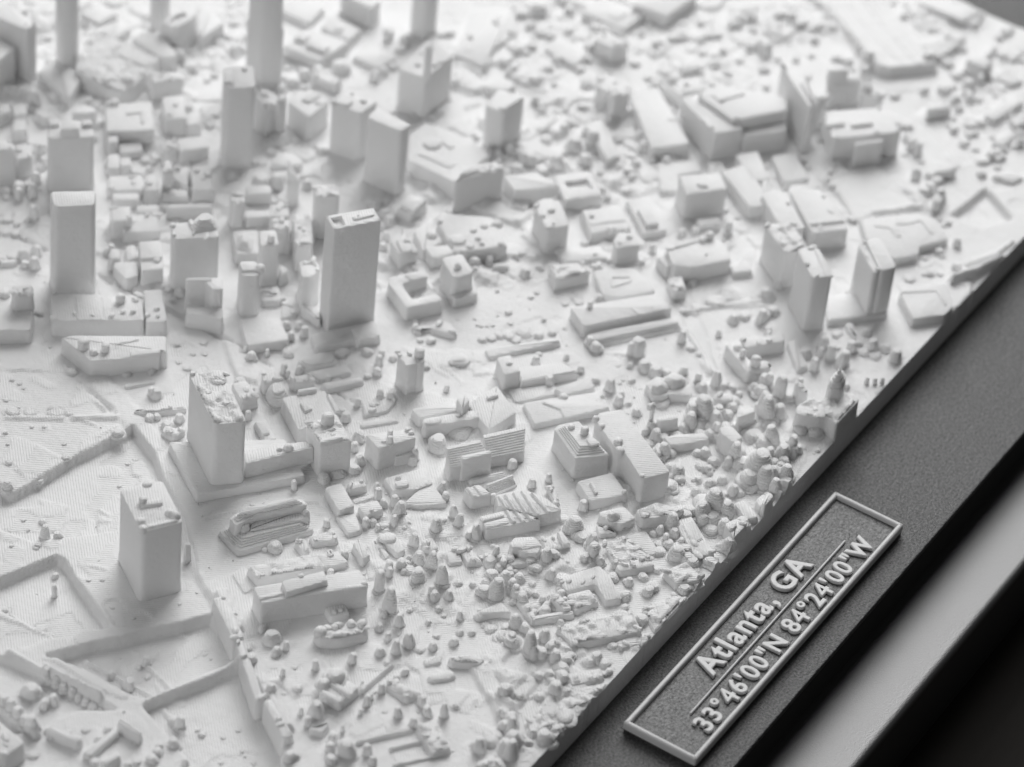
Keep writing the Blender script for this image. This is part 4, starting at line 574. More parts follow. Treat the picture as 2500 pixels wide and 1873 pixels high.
('building',None,[(-7.674,-3.637),(-7.565,-3.539),(-7.273,-3.821),(-7.217,-4.084),(-7.403,-4.082)],0,0.14,None,0.06,0.038,None,8,[]),
('building',None,[(-10.483,-2.66),(-10.427,-2.595),(-10.315,-2.74),(-10.149,-2.772),(-10.18,-2.823),(-10.404,-2.853)],0,0.14,None,0.06,0.038,None,0,[]),
('wall',None,[(-10.222,-4.236),(-10.201,-4.173),(-9.634,-4.594),(-9.655,-4.658)],0,0.06,None,0.04,0.038,None,6,[]),
('building',None,[(-9.467,-5.356),(-9.328,-5.311),(-9.01,-5.588),(-9.178,-5.868)],0,0.12,None,0.06,0.038,None,4,[]),
('building',None,[(-4.909,-4.321),(-4.74,-3.99),(-3.964,-4.408),(-4.093,-4.743),(-4.449,-5.192),(-4.686,-5.001),(-4.428,-4.624)],0,0.148,None,0.06,0.038,None,4,[]),
('building',None,[(-4.652,-4.995),(-4.424,-5.175),(-4.092,-4.746),(-4.388,-4.615)],0,0.119,None,0.06,0.038,None,0,[('poly',[(-4.658,-4.997),(-4.436,-5.173),(-4.396,-5.085),(-4.554,-4.982)],0.02,'box')]),
('building',None,[(-5.213,-4.693),(-4.972,-4.338),(-4.579,-4.594),(-4.758,-4.909)],0,0.133,None,0.06,0.038,None,8,[]),
('building',None,[(-5.923,-4.23),(-5.78,-3.999),(-5.664,-4.075),(-5.789,-4.257)],0,0.124,None,0.05,0.038,None,0,[]),
('building',None,[(-5.783,-4.028),(-5.578,-3.629),(-5.442,-3.68),(-5.673,-4.096)],0,0.1,None,0.05,0.038,None,0,[]),
('building',None,[(-5.906,-4.243),(-5.766,-4.178),(-5.227,-4.626),(-5.289,-4.728)],0,0.133,None,0.05,0.038,None,0,[]),
('building',None,[(-5.386,-4.57),(-5.242,-4.15),(-5.068,-4.215),(-5.237,-4.638)],0,0.193,None,0.06,0.038,None,4,[]),
('building', 'long low slab with a crumpled rough roof', [(-5.991, -5.111), (-5.805, -4.654), (-5.364, -4.963), (-4.598, -5.498), (-4.934, -5.93)], 0, 0.148, None, 0.05, 0.038, None, 30, []),
('building',None,[(-5.487,-5.822),(-5.385,-5.655),(-4.983,-5.833),(-5.05,-6.086)],0,0.068,None,0.06,0.038,None,4,[]),
('building',None,[(-4.719,-6.07),(-4.388,-5.605),(-3.988,-5.723),(-3.599,-6.039),(-3.628,-6.136)],0,0.059,None,0.06,0.038,None,22,[]),
('building',None,[(-3.533,-5.785),(-3.386,-5.414),(-2.915,-5.613),(-3.095,-6.137)],0,0.158,None,0.05,0.038,None,14,[]),
('building',None,[(-6.779,-5.619),(-6.612,-5.433),(-6.113,-5.791),(-6.283,-5.976)],0,0.08,None,0.05,0.038,None,10,[]),
('building',None,[(-6.992,-5.908),(-6.935,-5.596),(-6.339,-6.037),(-6.414,-6.138)],0,0.05,None,0.05,0.038,None,10,[]),
('building',None,[(-7.459,-5.784),(-7.277,-5.637),(-7.026,-5.728),(-6.887,-6.095)],0,0.068,None,0.05,0.038,None,8,[]),
('building',None,[(-8.264,-5.734),(-7.982,-5.454),(-7.66,-5.686),(-7.799,-5.922)],0,0.118,None,0.05,0.038,None,10,[]),
('retaining_wall',None,[(-9.596,-0.339),(-8.981,0.553),(-8.784,0.412),(-9.408,-0.467)],0,0.2,None,0.05,0.038,None,2,[]),
('retaining_wall',None,[(-10.517,-1.506),(-9.583,-0.4),(-9.435,-0.471),(-10.401,-1.61)],0,0.16,None,0.05,0.038,None,4,[]),
('retaining_wall', 'tall end of the retaining wall beside the sunken road', [(-10.967, -2.407), (-10.456, -1.631), (-10.343, -1.73), (-10.809, -2.535)], 0, 0.2, None, 0.05, 0.038, None, 2, [])]
TREES_DATA = [
(-7.16,-1.992,0.137,0.572,'c'),
(-6.859,-1.574,0.095,0.465,'r'),
(-7.353,-2.364,0.089,0.257,'c'),
(-7.66,-2.78,0.115,0.306,'c'),
(-7.769,-2.393,0.063,0.191,'r'),
(-7.66,-2.128,0.079,0.141,'d'),
(-7.955,-2.689,0.094,0.292,'c'),
(-8.173,-2.51,0.088,0.157,'d'),
(-8.624,-2.228,0.078,0.22,'r'),
(-9.17,-1.827,0.062,0.216,'r'),
(-9.646,-1.468,0.046,0.185,'r'),
(-9.076,-2.205,0.083,0.134,'d'),
(-9.083,-1.139,0.057,0.221,'r'),
(-9.268,-1.058,0.083,0.162,'d'),
(-9.061,-0.802,0.156,0.198,'d'),
(-8.961,-0.524,0.063,0.15,'r'),
(-10.026,-2.458,0.143,0.305,'c'),
(-10.166,-2.234,0.051,0.167,'r'),
(-10.315,-2.481,0.066,0.196,'r'),
(-10.081,-3.047,0.041,0.173,'r'),
(-10.379,-3.052,0.091,0.201,'d'),
(-10.569,-3.136,0.081,0.184,'r'),
(-10.453,-3.408,0.162,0.315,'d'),
(-10.254,-3.681,0.081,0.224,'r'),
(-10.768,-3.303,0.101,0.137,'d'),
(-10.381,-3.891,0.071,0.191,'r'),
(-9.222,-3.609,0.077,0.218,'d'),
(-8.916,-3.048,0.062,0.215,'r'),
(-8.72,-3.074,0.057,0.178,'r'),
(-9.332,-3.023,0.061,0.255,'r'),
(-9.571,-3.064,0.041,0.134,'r'),
(-9.155,-2.999,0.041,0.134,'r'),
(-8.733,-3.772,0.082,0.214,'d'),
(-8.851,-3.977,0.092,0.203,'d'),
(-8.709,-4.227,0.077,0.312,'c'),
(-8.276,-3.11,0.072,0.117,'d'),
(-8.468,-3.064,0.062,0.06,'d'),
(-7.493,-3.168,0.073,0.16,'d'),
(-7.138,-3.372,0.084,0.135,'r'),
(-6.566,-3.126,0.058,0.182,'c'),
(-6.42,-2.482,0.095,0.21,'d'),
(-6.597,-2.688,0.063,0.062,'d'),
(-6.381,-2.376,0.064,0.18,'r'),
(-6.27,-2.687,0.085,0.193,'c'),
(-6.024,-2.37,0.117,0.424,'c'),
(-6.234,-1.974,0.138,0.252,'d'),
(-6.157,-1.739,0.128,0.095,'d'),
(-6.469,-1.521,0.064,0.209,'r'),
(-9.225,-3.934,0.071,0.169,'d'),
(-5.682,-3.297,0.159,0.422,'c'),
(-5.248,-3.214,0.117,0.257,'c'),
(-5.348,-2.973,0.128,0.179,'d'),
(-6.498,-4.182,0.094,0.184,'r'),
(-8.141,-5.096,0.082,0.16,'d'),
(-8.341,-5.363,0.102,0.28,'c'),
(-9.033,-5.184,0.112,0.298,'c'),
(-8.754,-5.245,0.132,0.107,'d'),
(-8.827,-5.684,0.142,0.383,'c'),
(-7.693,-4.818,0.134,0.163,'d'),
(-6.317,-3.911,0.074,0.091,'d'),
(-6.443,-3.695,0.116,0.049,'d'),
(-8.405,-4.269,0.062,0.044,'d'),
(-7.636,-2.978,0.115,0.048,'d'),
(-7.199,-3.032,0.063,0.045,'d'),
(-7.068,-0.655,0.064,0.152,'r'),
(-7.082,-0.822,0.074,0.145,'c'),
(-5.459,-3.579,0.085,0.278,'d'),
(-10.095,-1.544,0.082,0.106,'d'),
(-9.765,-1.863,0.092,0.068,'d'),
(-11.158,-2.692,0.111,0.179,'d'),
(-11.068,-2.772,0.071,0.088,'d'),
(-8.283,-2.735,0.062,0.06,'d'),
(-9.015,-2.713,0.041,0.162,'r'),
(-3.97,-0.97,0.093,0.196,'c'),
(-4.134,-1.172,0.076,0.178,'r'),
(-4.457,-1.573,0.087,0.255,'c'),
(-4.61,-1.781,0.092,0.251,'c'),
(-4.634,-2.189,0.108,0.324,'c'),
(-4.951,-1.516,0.119,0.288,'c'),
(-5.473,-1.386,0.097,0.302,'c'),
(-4.67,0.0,0.055,0.135,'r'),
(-4.879,-0.174,0.076,0.263,'r'),
(-4.833,-0.514,0.098,0.248,'c'),
(-4.97,-0.369,0.076,0.152,'d'),
(-4.982,-0.723,0.108,0.268,'c'),
(-5.27,-0.801,0.081,0.258,'c'),
(-5.481,-0.461,0.097,0.101,'d'),
(-5.615,-0.42,0.076,0.204,'r'),
(-5.254,-1.023,0.043,0.042,'d'),
(-5.113,-1.031,0.038,0.045,'d'),
(-6.063,0.136,0.065,0.183,'r'),
(-5.802,-1.73,0.128,0.278,'c'),
(-5.805,-1.99,0.117,0.37,'c'),
(-6.117,-1.555,0.107,0.173,'d'),
(-6.329,-1.425,0.075,0.202,'r'),
(-4.879,-2.764,0.086,0.309,'c'),
(-5.064,-2.76,0.139,0.169,'d'),
(-5.276,-2.535,0.064,0.182,'r'),
(-5.027,-2.653,0.064,0.154,'r'),
(-4.955,-2.968,0.086,0.167,'d'),
(-4.803,-3.049,0.097,0.156,'d'),
(-1.704,0.112,0.067,0.132,'r'),
(-3.813,2.894,0.212,0.344,'d'),
(-3.456,1.544,0.1,0.192,'d'),
(-3.347,1.731,0.1,0.133,'d'),
(-3.754,1.035,0.122,0.168,'d'),
(-4.057,0.935,0.077,0.209,'r'),
(-4.296,0.631,0.099,0.218,'d'),
(-4.537,0.595,0.121,0.138,'d'),
(-4.792,0.788,0.142,0.086,'d'),
(-5.102,0.892,0.12,0.166,'d'),
(-5.606,1.195,0.06,0.217,'r'),
(-3.07,-0.277,0.188,0.246,'d'),
(-2.415,-0.325,0.256,0.121,'d'),
(-2.969,-0.066,0.078,0.126,'d'),
(-1.854,-0.503,0.078,0.127,'d'),
(-2.629,-1.653,0.088,0.201,'r'),
(-3.573,-0.101,0.077,0.296,'r'),
(-3.702,-0.136,0.088,0.172,'d'),
(-3.679,-1.92,0.065,0.243,'r'),
(-3.694,-1.667,0.066,0.128,'r'),
(-7.112,0.535,0.16,0.172,'c'),
(-7.259,0.65,0.064,0.062,'d'),
(-6.519,-0.582,0.075,0.174,'r'),
(-1.568,0.53,0.056,0.14,'r'),
(-2.981,1.608,0.067,0.19,'r'),
(-2.547,1.39,0.067,0.22,'r'),
(-2.425,1.225,0.101,0.193,'d'),
(-5.954,-1.569,0.064,0.062,'d'),
(-0.194,-0.932,0.091,0.207,'r'),
(0.433,-1.912,0.113,0.274,'d'),
(0.165,-2.266,0.09,0.206,'r'),
(0.419,-2.174,0.068,0.102,'d'),
(0.292,-2.4,0.068,0.066,'d'),
(0.159,-2.684,0.101,0.135,'d'),
(0.718,-2.916,0.17,0.096,'d'),
(1.792,-3.466,0.103,0.32,'c'),
(1.672,-3.136,0.068,0.224,'r'),
(1.693,-4.613,0.147,0.466,'c'),
(2.295,-4.236,0.125,0.203,'d'),
(0.57,-4.168,0.112,0.308,'c'),
(0.356,-4.478,0.123,0.358,'c'),
(0.158,-4.844,0.145,0.458,'c'),
(0.931,-4.795,0.191,0.132,'d'),
(0.1,-5.36,0.266,0.49,'c'),
(-0.092,-5.625,0.199,0.417,'c'),
(1.068,-5.054,0.124,0.289,'d'),
(-0.301,-3.378,0.123,0.258,'d'),
(-0.541,-3.734,0.111,0.298,'d'),
(-0.677,-3.659,0.078,0.185,'d'),
(-0.833,-4.174,0.144,0.204,'d'),
(-1.101,-4.749,0.088,0.143,'d'),
(-0.404,-4.591,0.078,0.155,'d'),
(-0.146,-4.594,0.122,0.14,'d'),
(-0.044,-4.324,0.1,0.192,'d'),
(-0.656,-5.285,0.11,0.215,'c'),
(-0.514,-4.968,0.089,0.114,'d'),
(-2.162,-4.851,0.131,0.341,'c'),
(-2.342,-5.036,0.087,0.198,'r'),
(-2.431,-4.77,0.087,0.17,'c'),
(-2.534,-4.973,0.065,0.184,'r'),
(-2.612,-5.073,0.108,0.118,'d'),
(-2.48,-5.246,0.065,0.184,'r'),
(-2.578,-5.459,0.119,0.193,'d'),
(-2.798,-5.34,0.151,0.273,'d'),
(-2.736,-5.658,0.162,0.148,'d'),
(-2.551,-5.899,0.119,0.135,'d'),
(-2.764,-3.314,0.087,0.228,'r'),
(-2.52,-2.399,0.066,0.187,'r'),
(-2.842,-2.239,0.077,0.208,'r'),
(-3.385,-3.48,0.184,0.331,'c'),
(-3.562,-4.0,0.119,0.26,'c'),
(-3.795,-4.172,0.108,0.352,'r'),
(-3.802,-4.328,0.097,0.157,'d'),
(-4.362,-3.535,0.118,0.259,'c'),
(-3.224,-3.218,0.109,0.09,'d'),
(-4.601,-3.33,0.118,0.135,'d'),
(-3.386,-2.33,0.076,0.207,'r'),
(-1.248,-5.147,0.121,0.206,'c'),
(-1.623,-5.678,0.142,0.276,'c'),
(-1.994,-5.974,0.141,0.275,'c'),
(-1.585,-6.011,0.12,0.262,'c'),
(-1.726,-5.279,0.109,0.234,'d'),
(-0.093,-3.143,0.09,0.234,'r'),
(0.719,-3.605,0.147,0.356,'d'),
(1.046,-3.99,0.124,0.261,'d'),
(2.369,-3.953,0.114,0.155,'d'),
(-3.012,-2.871,0.066,0.128,'r'),
(-3.518,-2.782,0.076,0.177,'r'),
(-1.095,-5.004,0.099,0.193,'c'),
(-0.75,-4.59,0.066,0.065,'d'),
(0.57,-5.369,0.1,0.251,'d'),
(0.5,-3.657,0.146,0.344,'c'),
(0.85,-3.739,0.214,0.507,'c'),
(0.85,-4.029,0.158,0.278,'c'),
(0.6,-3.809,0.169,0.125,'d'),
(0.661,-3.983,0.135,0.1,'d'),
(-1.535,-5.167,0.186,0.362,'c'),
(-1.236,-5.258,0.208,0.493,'c'),
(-1.22,-5.491,0.164,0.349,'c'),
(-1.563,-5.389,0.186,0.186,'d'),
(-1.553,-5.086,0.109,0.242,'c'),
(-1.457,-5.528,0.142,0.144,'d'),
(1.046,-5.145,0.157,0.395,'c'),
(0.729,-5.537,0.167,0.326,'c'),
(1.035,-5.58,0.101,0.403,'r'),
(1.618,-4.709,0.17,0.539,'c'),
(1.713,-4.889,0.079,0.218,'d'),
(2.21,-4.629,0.125,0.514,'r'),
(0.292,-5.866,0.144,0.34,'c'),
(0.111,-5.636,0.144,0.252,'c'),
(1.377,-5.969,0.05,0.049,'d'),
(2.344,-4.286,0.091,0.268,'d'),
(2.658,-5.873,0.068,0.066,'d'),
(0.193,-6.051,0.066,0.082,'d'),
(-0.149,-5.915,0.122,0.295,'c'),
(0.443,-5.339,0.123,0.287,'d'),
(3.685,-5.748,0.046,0.15,'r'),
(3.772,-5.885,0.046,0.15,'r'),
(3.875,-5.986,0.046,0.15,'r'),
(3.94,-6.096,0.046,0.15,'r'),
(3.591,-6.063,0.057,0.074,'d'),
(3.348,-6.092,0.057,0.092,'d'),
(3.332,-5.47,0.092,0.088,'d'),
(-6.523,-4.577,0.136,0.457,'c'),
(-6.587,-4.691,0.094,0.266,'c'),
(-6.125,-4.017,0.126,0.302,'c'),
(-4.662,-3.829,0.107,0.237,'c'),
(-6.084,-4.592,0.115,0.225,'c'),
(-6.288,-4.823,0.105,0.225,'d'),
(-6.429,-5.038,0.094,0.262,'d'),
(-6.293,-5.2,0.104,0.114,'d'),
(-6.558,-5.247,0.135,0.109,'d'),
(-7.062,-5.446,0.134,0.19,'d'),
(-6.821,-5.165,0.083,0.135,'d'),
(-5.928,-5.603,0.12,0.153,'d'),
(-4.951,-4.217,0.096,0.131,'c'),
(-5.228,-4.038,0.074,0.12,'d'),
(-5.313,-4.246,0.095,0.071,'d'),
(-5.511,-3.768,0.117,0.217,'d'),
(-5.684,-3.98,0.085,0.193,'d'),
(-5.523,-3.646,0.085,0.221,'d'),
(-5.338,-3.424,0.096,0.239,'d'),
(-8.131,-5.938,0.153,0.167,'d'),
(-8.579,-5.571,0.163,0.237,'c'),
(-7.468,-5.881,0.185,0.065,'d'),
(-6.049,-5.937,0.073,0.091,'d'),
(-3.937,-5.047,0.075,0.15,'d'),
(-3.314,-5.954,0.107,0.089,'d'),
(-3.129,-6.018,0.086,0.082,'d'),
(-6.54,-4.239,0.157,0.144,'d'),
(-6.066,-4.778,0.063,0.094,'d'),
(-7.802,-5.601,0.103,0.112,'d'),
(-8.185,-5.263,0.123,0.172,'d'),
(-7.84,-5.967,0.102,0.139,'d'),
(-4.739,-4.106,0.085,0.138,'c'),
(-5.067,-4.392,0.074,0.145,'c'),
(-5.542,-4.014,0.085,0.081,'d'),
(-5.019,-3.163,0.075,0.093,'d'),
(1.632,-1.776,0.138,0.39,'r'),
(1.565,-1.693,0.092,0.3,'r'),
(1.923,-1.716,0.069,0.165,'r'),
(2.505,-2.258,0.081,0.279,'r'),
(1.349,-2.153,0.137,0.192,'d'),
(1.705,-2.769,0.091,0.178,'d'),
(4.538,-0.344,0.077,0.213,'r'),
(5.356,-0.548,0.096,0.155,'d'),
(5.589,-0.76,0.108,0.143,'d'),
(2.306,-0.298,0.07,0.198,'r'),
(3.345,0.202,0.094,0.153,'d'),
(3.667,-2.746,0.116,0.158,'d'),
(3.943,-2.843,0.128,0.085,'d'),
(4.0,-3.176,0.105,0.293,'d'),
(3.121,-2.742,0.058,0.144,'r'),
(1.291,-0.911,0.081,0.13,'d'),
(1.229,-1.088,0.103,0.077,'d'),
(3.992,-2.161,0.211,0.074,'d'),
(3.617,-1.943,0.105,0.04,'d'),
(4.792,-2.865,0.118,0.097,'d'),
(4.545,-2.734,0.07,0.031,'d'),
(3.375,-3.418,0.069,0.166,'r'),
(1.352,-2.38,0.137,0.192,'d'),
(1.487,-2.552,0.091,0.118,'d'),
(1.403,-2.766,0.148,0.169,'c'),
(1.89,-3.435,0.103,0.227,'d'),
(1.665,-3.14,0.068,0.085,'d'),
(2.287,1.248,0.117,0.159,'d'),
(2.282,1.136,0.07,0.05,'d'),
(0.149,-0.385,0.08,0.186,'r'),
(0.051,-0.556,0.068,0.048,'d'),
(0.655,-0.767,0.057,0.112,'r'),
(0.509,-1.187,0.068,0.163,'r'),
(0.328,-1.113,0.08,0.069,'d'),
(-0.127,-0.862,0.091,0.147,'d'),
(0.467,-1.566,0.08,0.099,'d'),
(0.783,0.295,0.173,0.06,'d'),
(0.923,0.032,0.104,0.077,'d'),
(1.127,-0.138,0.081,0.07,'d'),
(0.529,0.326,0.126,0.044,'d'),
(0.889,-2.11,0.068,0.066,'d'),
(2.437,-2.515,0.081,0.07,'d'),
(2.364,-2.722,0.069,0.067,'d'),
(4.068,-0.367,0.071,0.069,'d'),
(4.168,-1.529,0.094,0.09,'d'),
(2.261,-0.023,0.105,0.04,'d'),
(2.606,-0.306,0.128,0.054,'d'),
(2.044,0.145,0.07,0.031,'d'),
(2.817,-0.613,0.047,0.027,'d'),
(6.012,-1.236,0.096,0.313,'r'),
(5.566,1.526,0.097,0.093,'d'),
(5.219,1.564,0.133,0.215,'d'),
(5.401,1.28,0.085,0.105,'d'),
(3.827,-3.465,0.07,0.136,'r'),
(3.916,-3.346,0.07,0.049,'d'),
(3.364,-1.848,0.07,0.031,'d'),
(4.114,-4.525,0.104,0.26,'d'),
(3.899,-4.82,0.11,0.32,'r'),
(3.863,-5.093,0.127,0.327,'d'),
(4.349,-5.048,0.104,0.234,'r'),
(4.693,-5.35,0.116,0.218,'d'),
(4.801,-5.557,0.104,0.139,'d'),
(4.658,-5.861,0.127,0.267,'d'),
(3.409,-4.737,0.092,0.301,'r'),
(3.673,-4.401,0.127,0.145,'d'),
(5.003,-5.019,0.093,0.12,'d'),
(4.235,-4.778,0.07,0.049,'d'),
(4.457,-5.268,0.127,0.045,'d'),
(4.495,-5.486,0.127,0.045,'d'),
(4.736,-2.897,0.129,0.147,'d'),
(5.144,-2.934,0.083,0.103,'d'),
(8.606,-5.127,0.084,0.2,'d'),
(8.192,-4.964,0.096,0.092,'d'),
(9.681,-4.141,0.11,0.343,'r'),
(7.965,-5.466,0.096,0.123,'d'),
(7.484,-5.125,0.083,0.072,'d'),
(7.598,-5.281,0.072,0.032,'d'),
(7.074,-4.856,0.131,0.046,'d'),
(7.839,-4.798,0.072,0.032,'d'),
(9.148,-4.647,0.073,0.071,'d'),
(9.155,-4.423,0.061,0.04,'d'),
(4.395,-3.232,0.129,0.147,'d'),
(4.2,-3.208,0.093,0.121,'d'),
(4.477,-3.292,0.07,0.05,'d'),
(3.717,-3.515,0.058,0.144,'r'),
(3.722,-3.809,0.058,0.144,'r'),
(3.84,-4.626,0.069,0.196,'r'),
(4.604,-5.053,0.081,0.07,'d'),
(8.532,-6.065,0.084,0.073,'d'),
(8.608,-6.053,0.072,0.024,'d'),
(7.988,-3.033,0.121,0.068,'d'),
(4.639,-4.578,0.128,0.045,'d'),
(-9.248,4.089,0.101,0.324,'c'),
(-8.983,4.362,0.064,0.079,'d'),
(-9.146,3.859,0.101,0.155,'c'),
(-5.127,4.759,0.123,0.169,'d'),
(-5.139,4.826,0.078,0.182,'r'),
(-5.396,3.975,0.089,0.173,'d'),
(-5.705,4.432,0.1,0.103,'d'),
(-5.585,4.36,0.078,0.096,'d'),
(-5.67,4.04,0.122,0.139,'d'),
(-5.66,3.8,0.11,0.062,'d'),
(-6.603,5.992,0.1,0.04,'d'),
(-6.445,7.132,0.045,0.026,'d'),
(-6.428,6.947,0.045,0.024,'d'),
(-6.5,6.806,0.033,0.024,'d'),
(-6.952,6.861,0.055,0.024,'d'),
(-6.994,6.534,0.033,0.024,'d'),
(-7.248,6.005,0.039,0.024,'d'),
(-7.119,5.815,0.039,0.024,'d'),
(-7.69,6.278,0.044,0.034,'d'),
(-7.89,6.047,0.038,0.029,'d'),
(-7.243,5.247,0.044,0.025,'d'),
(-8.285,5.709,0.06,0.024,'d'),
(-9.147,4.67,0.043,0.025,'d'),
(-7.34,3.885,0.038,0.028,'d'),
(-9.887,4.345,0.037,0.028,'d'),
(-6.527,5.693,0.066,0.024,'d'),
(-6.4,4.642,0.121,0.08,'d'),
(-7.508,4.997,0.087,0.04,'d'),
(-8.248,5.019,0.065,0.046,'d'),
(-8.808,5.306,0.097,0.157,'d'),
(-4.56,3.0,0.067,0.189,'r'),
(-6.971,6.283,0.133,0.046,'d'),
(-7.148,6.533,0.132,0.046,'d'),
(-6.668,5.903,0.155,0.054,'d'),
(-6.754,4.145,0.044,0.024,'d'),
(-6.581,4.098,0.055,0.024,'d'),
(-9.564,3.992,0.064,0.045,'d'),
(-9.646,3.982,0.053,0.024,'d'),
(-9.838,3.396,0.063,0.095,'d'),
(-3.842,3.662,0.101,0.075,'d'),
(-3.903,3.452,0.09,0.086,'d'),
(-10.238,3.093,0.053,0.296,'r'),
(-11.111,2.691,0.114,0.04,'d'),
(-11.115,2.486,0.062,0.044,'d'),
(-11.112,3.495,0.063,0.061,'d'),
(-12.443,1.876,0.163,0.237,'d'),
(-12.387,1.798,0.122,0.171,'d'),
(-12.366,1.406,0.092,0.202,'d'),
(-12.544,1.485,0.081,0.185,'r'),
(-11.209,0.683,0.113,0.21,'d'),
(-11.17,1.083,0.062,0.044,'d'),
(-10.575,0.79,0.062,0.142,'d'),
(-10.816,0.58,0.062,0.027,'d'),
(-10.728,0.83,0.052,0.026,'d'),
(-11.433,-0.585,0.091,0.229,'d'),
(-11.4,-0.457,0.081,0.078,'d'),
(-10.894,-1.441,0.041,0.024,'d'),
(-11.184,-1.341,0.041,0.024,'d'),
(-11.241,-1.783,0.03,0.024,'d'),
(-11.299,-1.889,0.03,0.024,'d'),
(-11.667,-1.648,0.04,0.024,'d'),
(-11.334,-2.103,0.04,0.024,'d'),
(-11.354,-1.003,0.061,0.059,'d'),
(-11.308,-0.891,0.051,0.033,'d'),
(-12.257,-1.328,0.06,0.144,'r'),
(-8.88,0.402,0.073,0.116,'c'),
(-9.483,-0.564,0.104,0.059,'d'),
(-9.678,-0.835,0.103,0.14,'d'),
(-9.416,-0.561,0.062,0.044,'d'),
(-12.443,0.194,0.071,0.088,'d'),
(-12.726,0.152,0.071,0.088,'d'),
(-13.045,0.457,0.09,0.094,'d'),
(-12.947,0.666,0.071,0.088,'d'),
(-12.363,-0.377,0.06,0.043,'d'),
(-12.855,-0.581,0.07,0.087,'d'),
(-12.734,-0.662,0.06,0.043,'d'),
(-12.519,-0.832,0.11,0.126,'d'),
(-12.319,-0.802,0.091,0.094,'d'),
(-12.021,-0.905,0.101,0.137,'d'),
(-12.212,-0.742,0.071,0.088,'d'),
(-12.024,1.756,0.092,0.122,'d'),
(-11.994,1.624,0.092,0.122,'d'),
(-12.016,1.452,0.082,0.132,'d'),
(-12.012,1.273,0.092,0.176,'d'),
(-12.024,1.136,0.082,0.132,'d'),
(-12.038,0.97,0.082,0.132,'d'),
(-12.046,0.808,0.092,0.122,'d'),
(-12.028,0.698,0.061,0.059,'d'),
(-12.009,1.85,0.072,0.143,'d'),
(-12.987,1.992,0.102,0.191,'d'),
(-13.029,1.804,0.091,0.201,'d'),
(-13.079,1.606,0.101,0.191,'d'),
(-13.158,1.388,0.101,0.19,'d'),
(-13.215,1.189,0.101,0.216,'d'),
(-13.279,1.064,0.081,0.157,'d'),
(-9.73,2.723,0.042,0.024,'d'),
(-9.581,2.533,0.042,0.024,'d'),
(-13.13,0.825,0.081,0.104,'d'),
(-13.065,0.955,0.071,0.088,'d'),
(-13.671,0.846,0.11,0.046,'d'),
(-12.686,0.463,0.071,0.04,'d'),
(-13.165,-0.095,0.1,0.083,'d'),
(-1.966,3.98,0.08,0.16,'d'),
(-2.197,3.717,0.068,0.194,'r'),
(-1.946,3.587,0.08,0.216,'r'),
(-1.824,3.816,0.069,0.164,'r'),
(-2.867,3.796,0.045,0.163,'r'),
(-2.884,3.026,0.079,0.154,'c'),
(-3.125,3.133,0.056,0.169,'r'),
(-3.075,3.251,0.068,0.221,'r'),
(-1.59,2.34,0.114,0.094,'d'),
(-1.487,2.097,0.068,0.133,'r'),
(-1.737,1.978,0.079,0.215,'r'),
(-2.016,1.826,0.079,0.184,'r'),
(-1.946,2.688,0.125,0.113,'d'),
(-2.179,1.92,0.079,0.069,'d'),
(2.207,4.794,0.143,0.2,'d'),
(2.052,4.484,0.131,0.212,'d'),
(1.892,4.258,0.131,0.243,'d'),
(1.377,3.993,0.083,0.196,'d'),
(1.123,3.845,0.094,0.183,'d'),
(2.249,4.943,0.108,0.111,'d'),
(0.114,5.554,0.082,0.133,'d'),
(-0.084,5.324,0.082,0.315,'r'),
(0.405,5.269,0.094,0.308,'d'),
(-1.216,1.898,0.046,0.062,'d'),
(1.618,2.787,0.071,0.106,'d'),
(2.159,2.012,0.082,0.195,'d'),
(1.889,2.199,0.106,0.14,'d'),
(2.638,1.732,0.094,0.091,'d'),
(1.685,2.039,0.059,0.075,'d'),
(-0.665,1.746,0.069,0.049,'d'),
(-0.549,1.573,0.092,0.088,'d'),
(0.42,1.145,0.035,0.024,'d'),
(0.441,1.075,0.046,0.024,'d'),
(0.506,0.98,0.035,0.024,'d'),
(0.602,0.904,0.046,0.024,'d'),
(0.873,0.665,0.058,0.024,'d'),
(0.541,1.281,0.035,0.024,'d'),
(2.511,1.903,0.106,0.079,'d'),
(-2.621,2.352,0.113,0.04,'d'),
(-2.751,2.458,0.068,0.162,'r'),
(-3.2,3.022,0.068,0.066,'d'),
(0.254,0.698,0.103,0.046,'d'),
(0.429,0.592,0.103,0.046,'d'),
(0.515,0.428,0.103,0.046,'d'),
(0.1,0.818,0.092,0.058,'d'),
(-2.085,10.82,0.107,0.141,'d'),
(-2.071,10.499,0.106,0.266,'d'),
(-1.842,10.324,0.095,0.34,'d'),
(-2.382,9.859,0.106,0.33,'r'),
(-2.747,10.218,0.129,0.085,'d'),
(-2.758,9.98,0.07,0.068,'d'),
(-2.538,9.888,0.07,0.068,'d'),
(-3.075,10.013,0.117,0.041,'d'),
(-2.981,9.823,0.105,0.078,'d'),
(-2.924,9.665,0.082,0.071,'d'),
(-3.47,9.25,0.104,0.203,'r'),
(-3.225,9.123,0.105,0.231,'d'),
(-3.583,8.865,0.104,0.26,'d'),
(-3.65,9.049,0.093,0.15,'d'),
(-3.761,9.522,0.081,0.07,'d'),
(-3.572,9.434,0.104,0.04,'d'),
(-2.508,6.185,0.092,0.18,'d'),
(-2.668,6.182,0.069,0.067,'d'),
(-2.254,8.009,0.082,0.194,'d'),
(-0.534,8.033,0.083,0.103,'d'),
(-2.577,6.79,0.139,0.048,'d'),
(-2.556,6.634,0.127,0.044,'d'),
(-3.064,4.169,0.057,0.091,'d'),
(-3.174,3.958,0.091,0.147,'d'),
(-4.058,4.473,0.146,0.089,'d'),
(-3.785,3.758,0.112,0.064,'d'),
(-4.083,4.999,0.056,0.024,'d'),
(-3.721,4.934,0.057,0.024,'d'),
(-3.58,4.758,0.057,0.024,'d'),
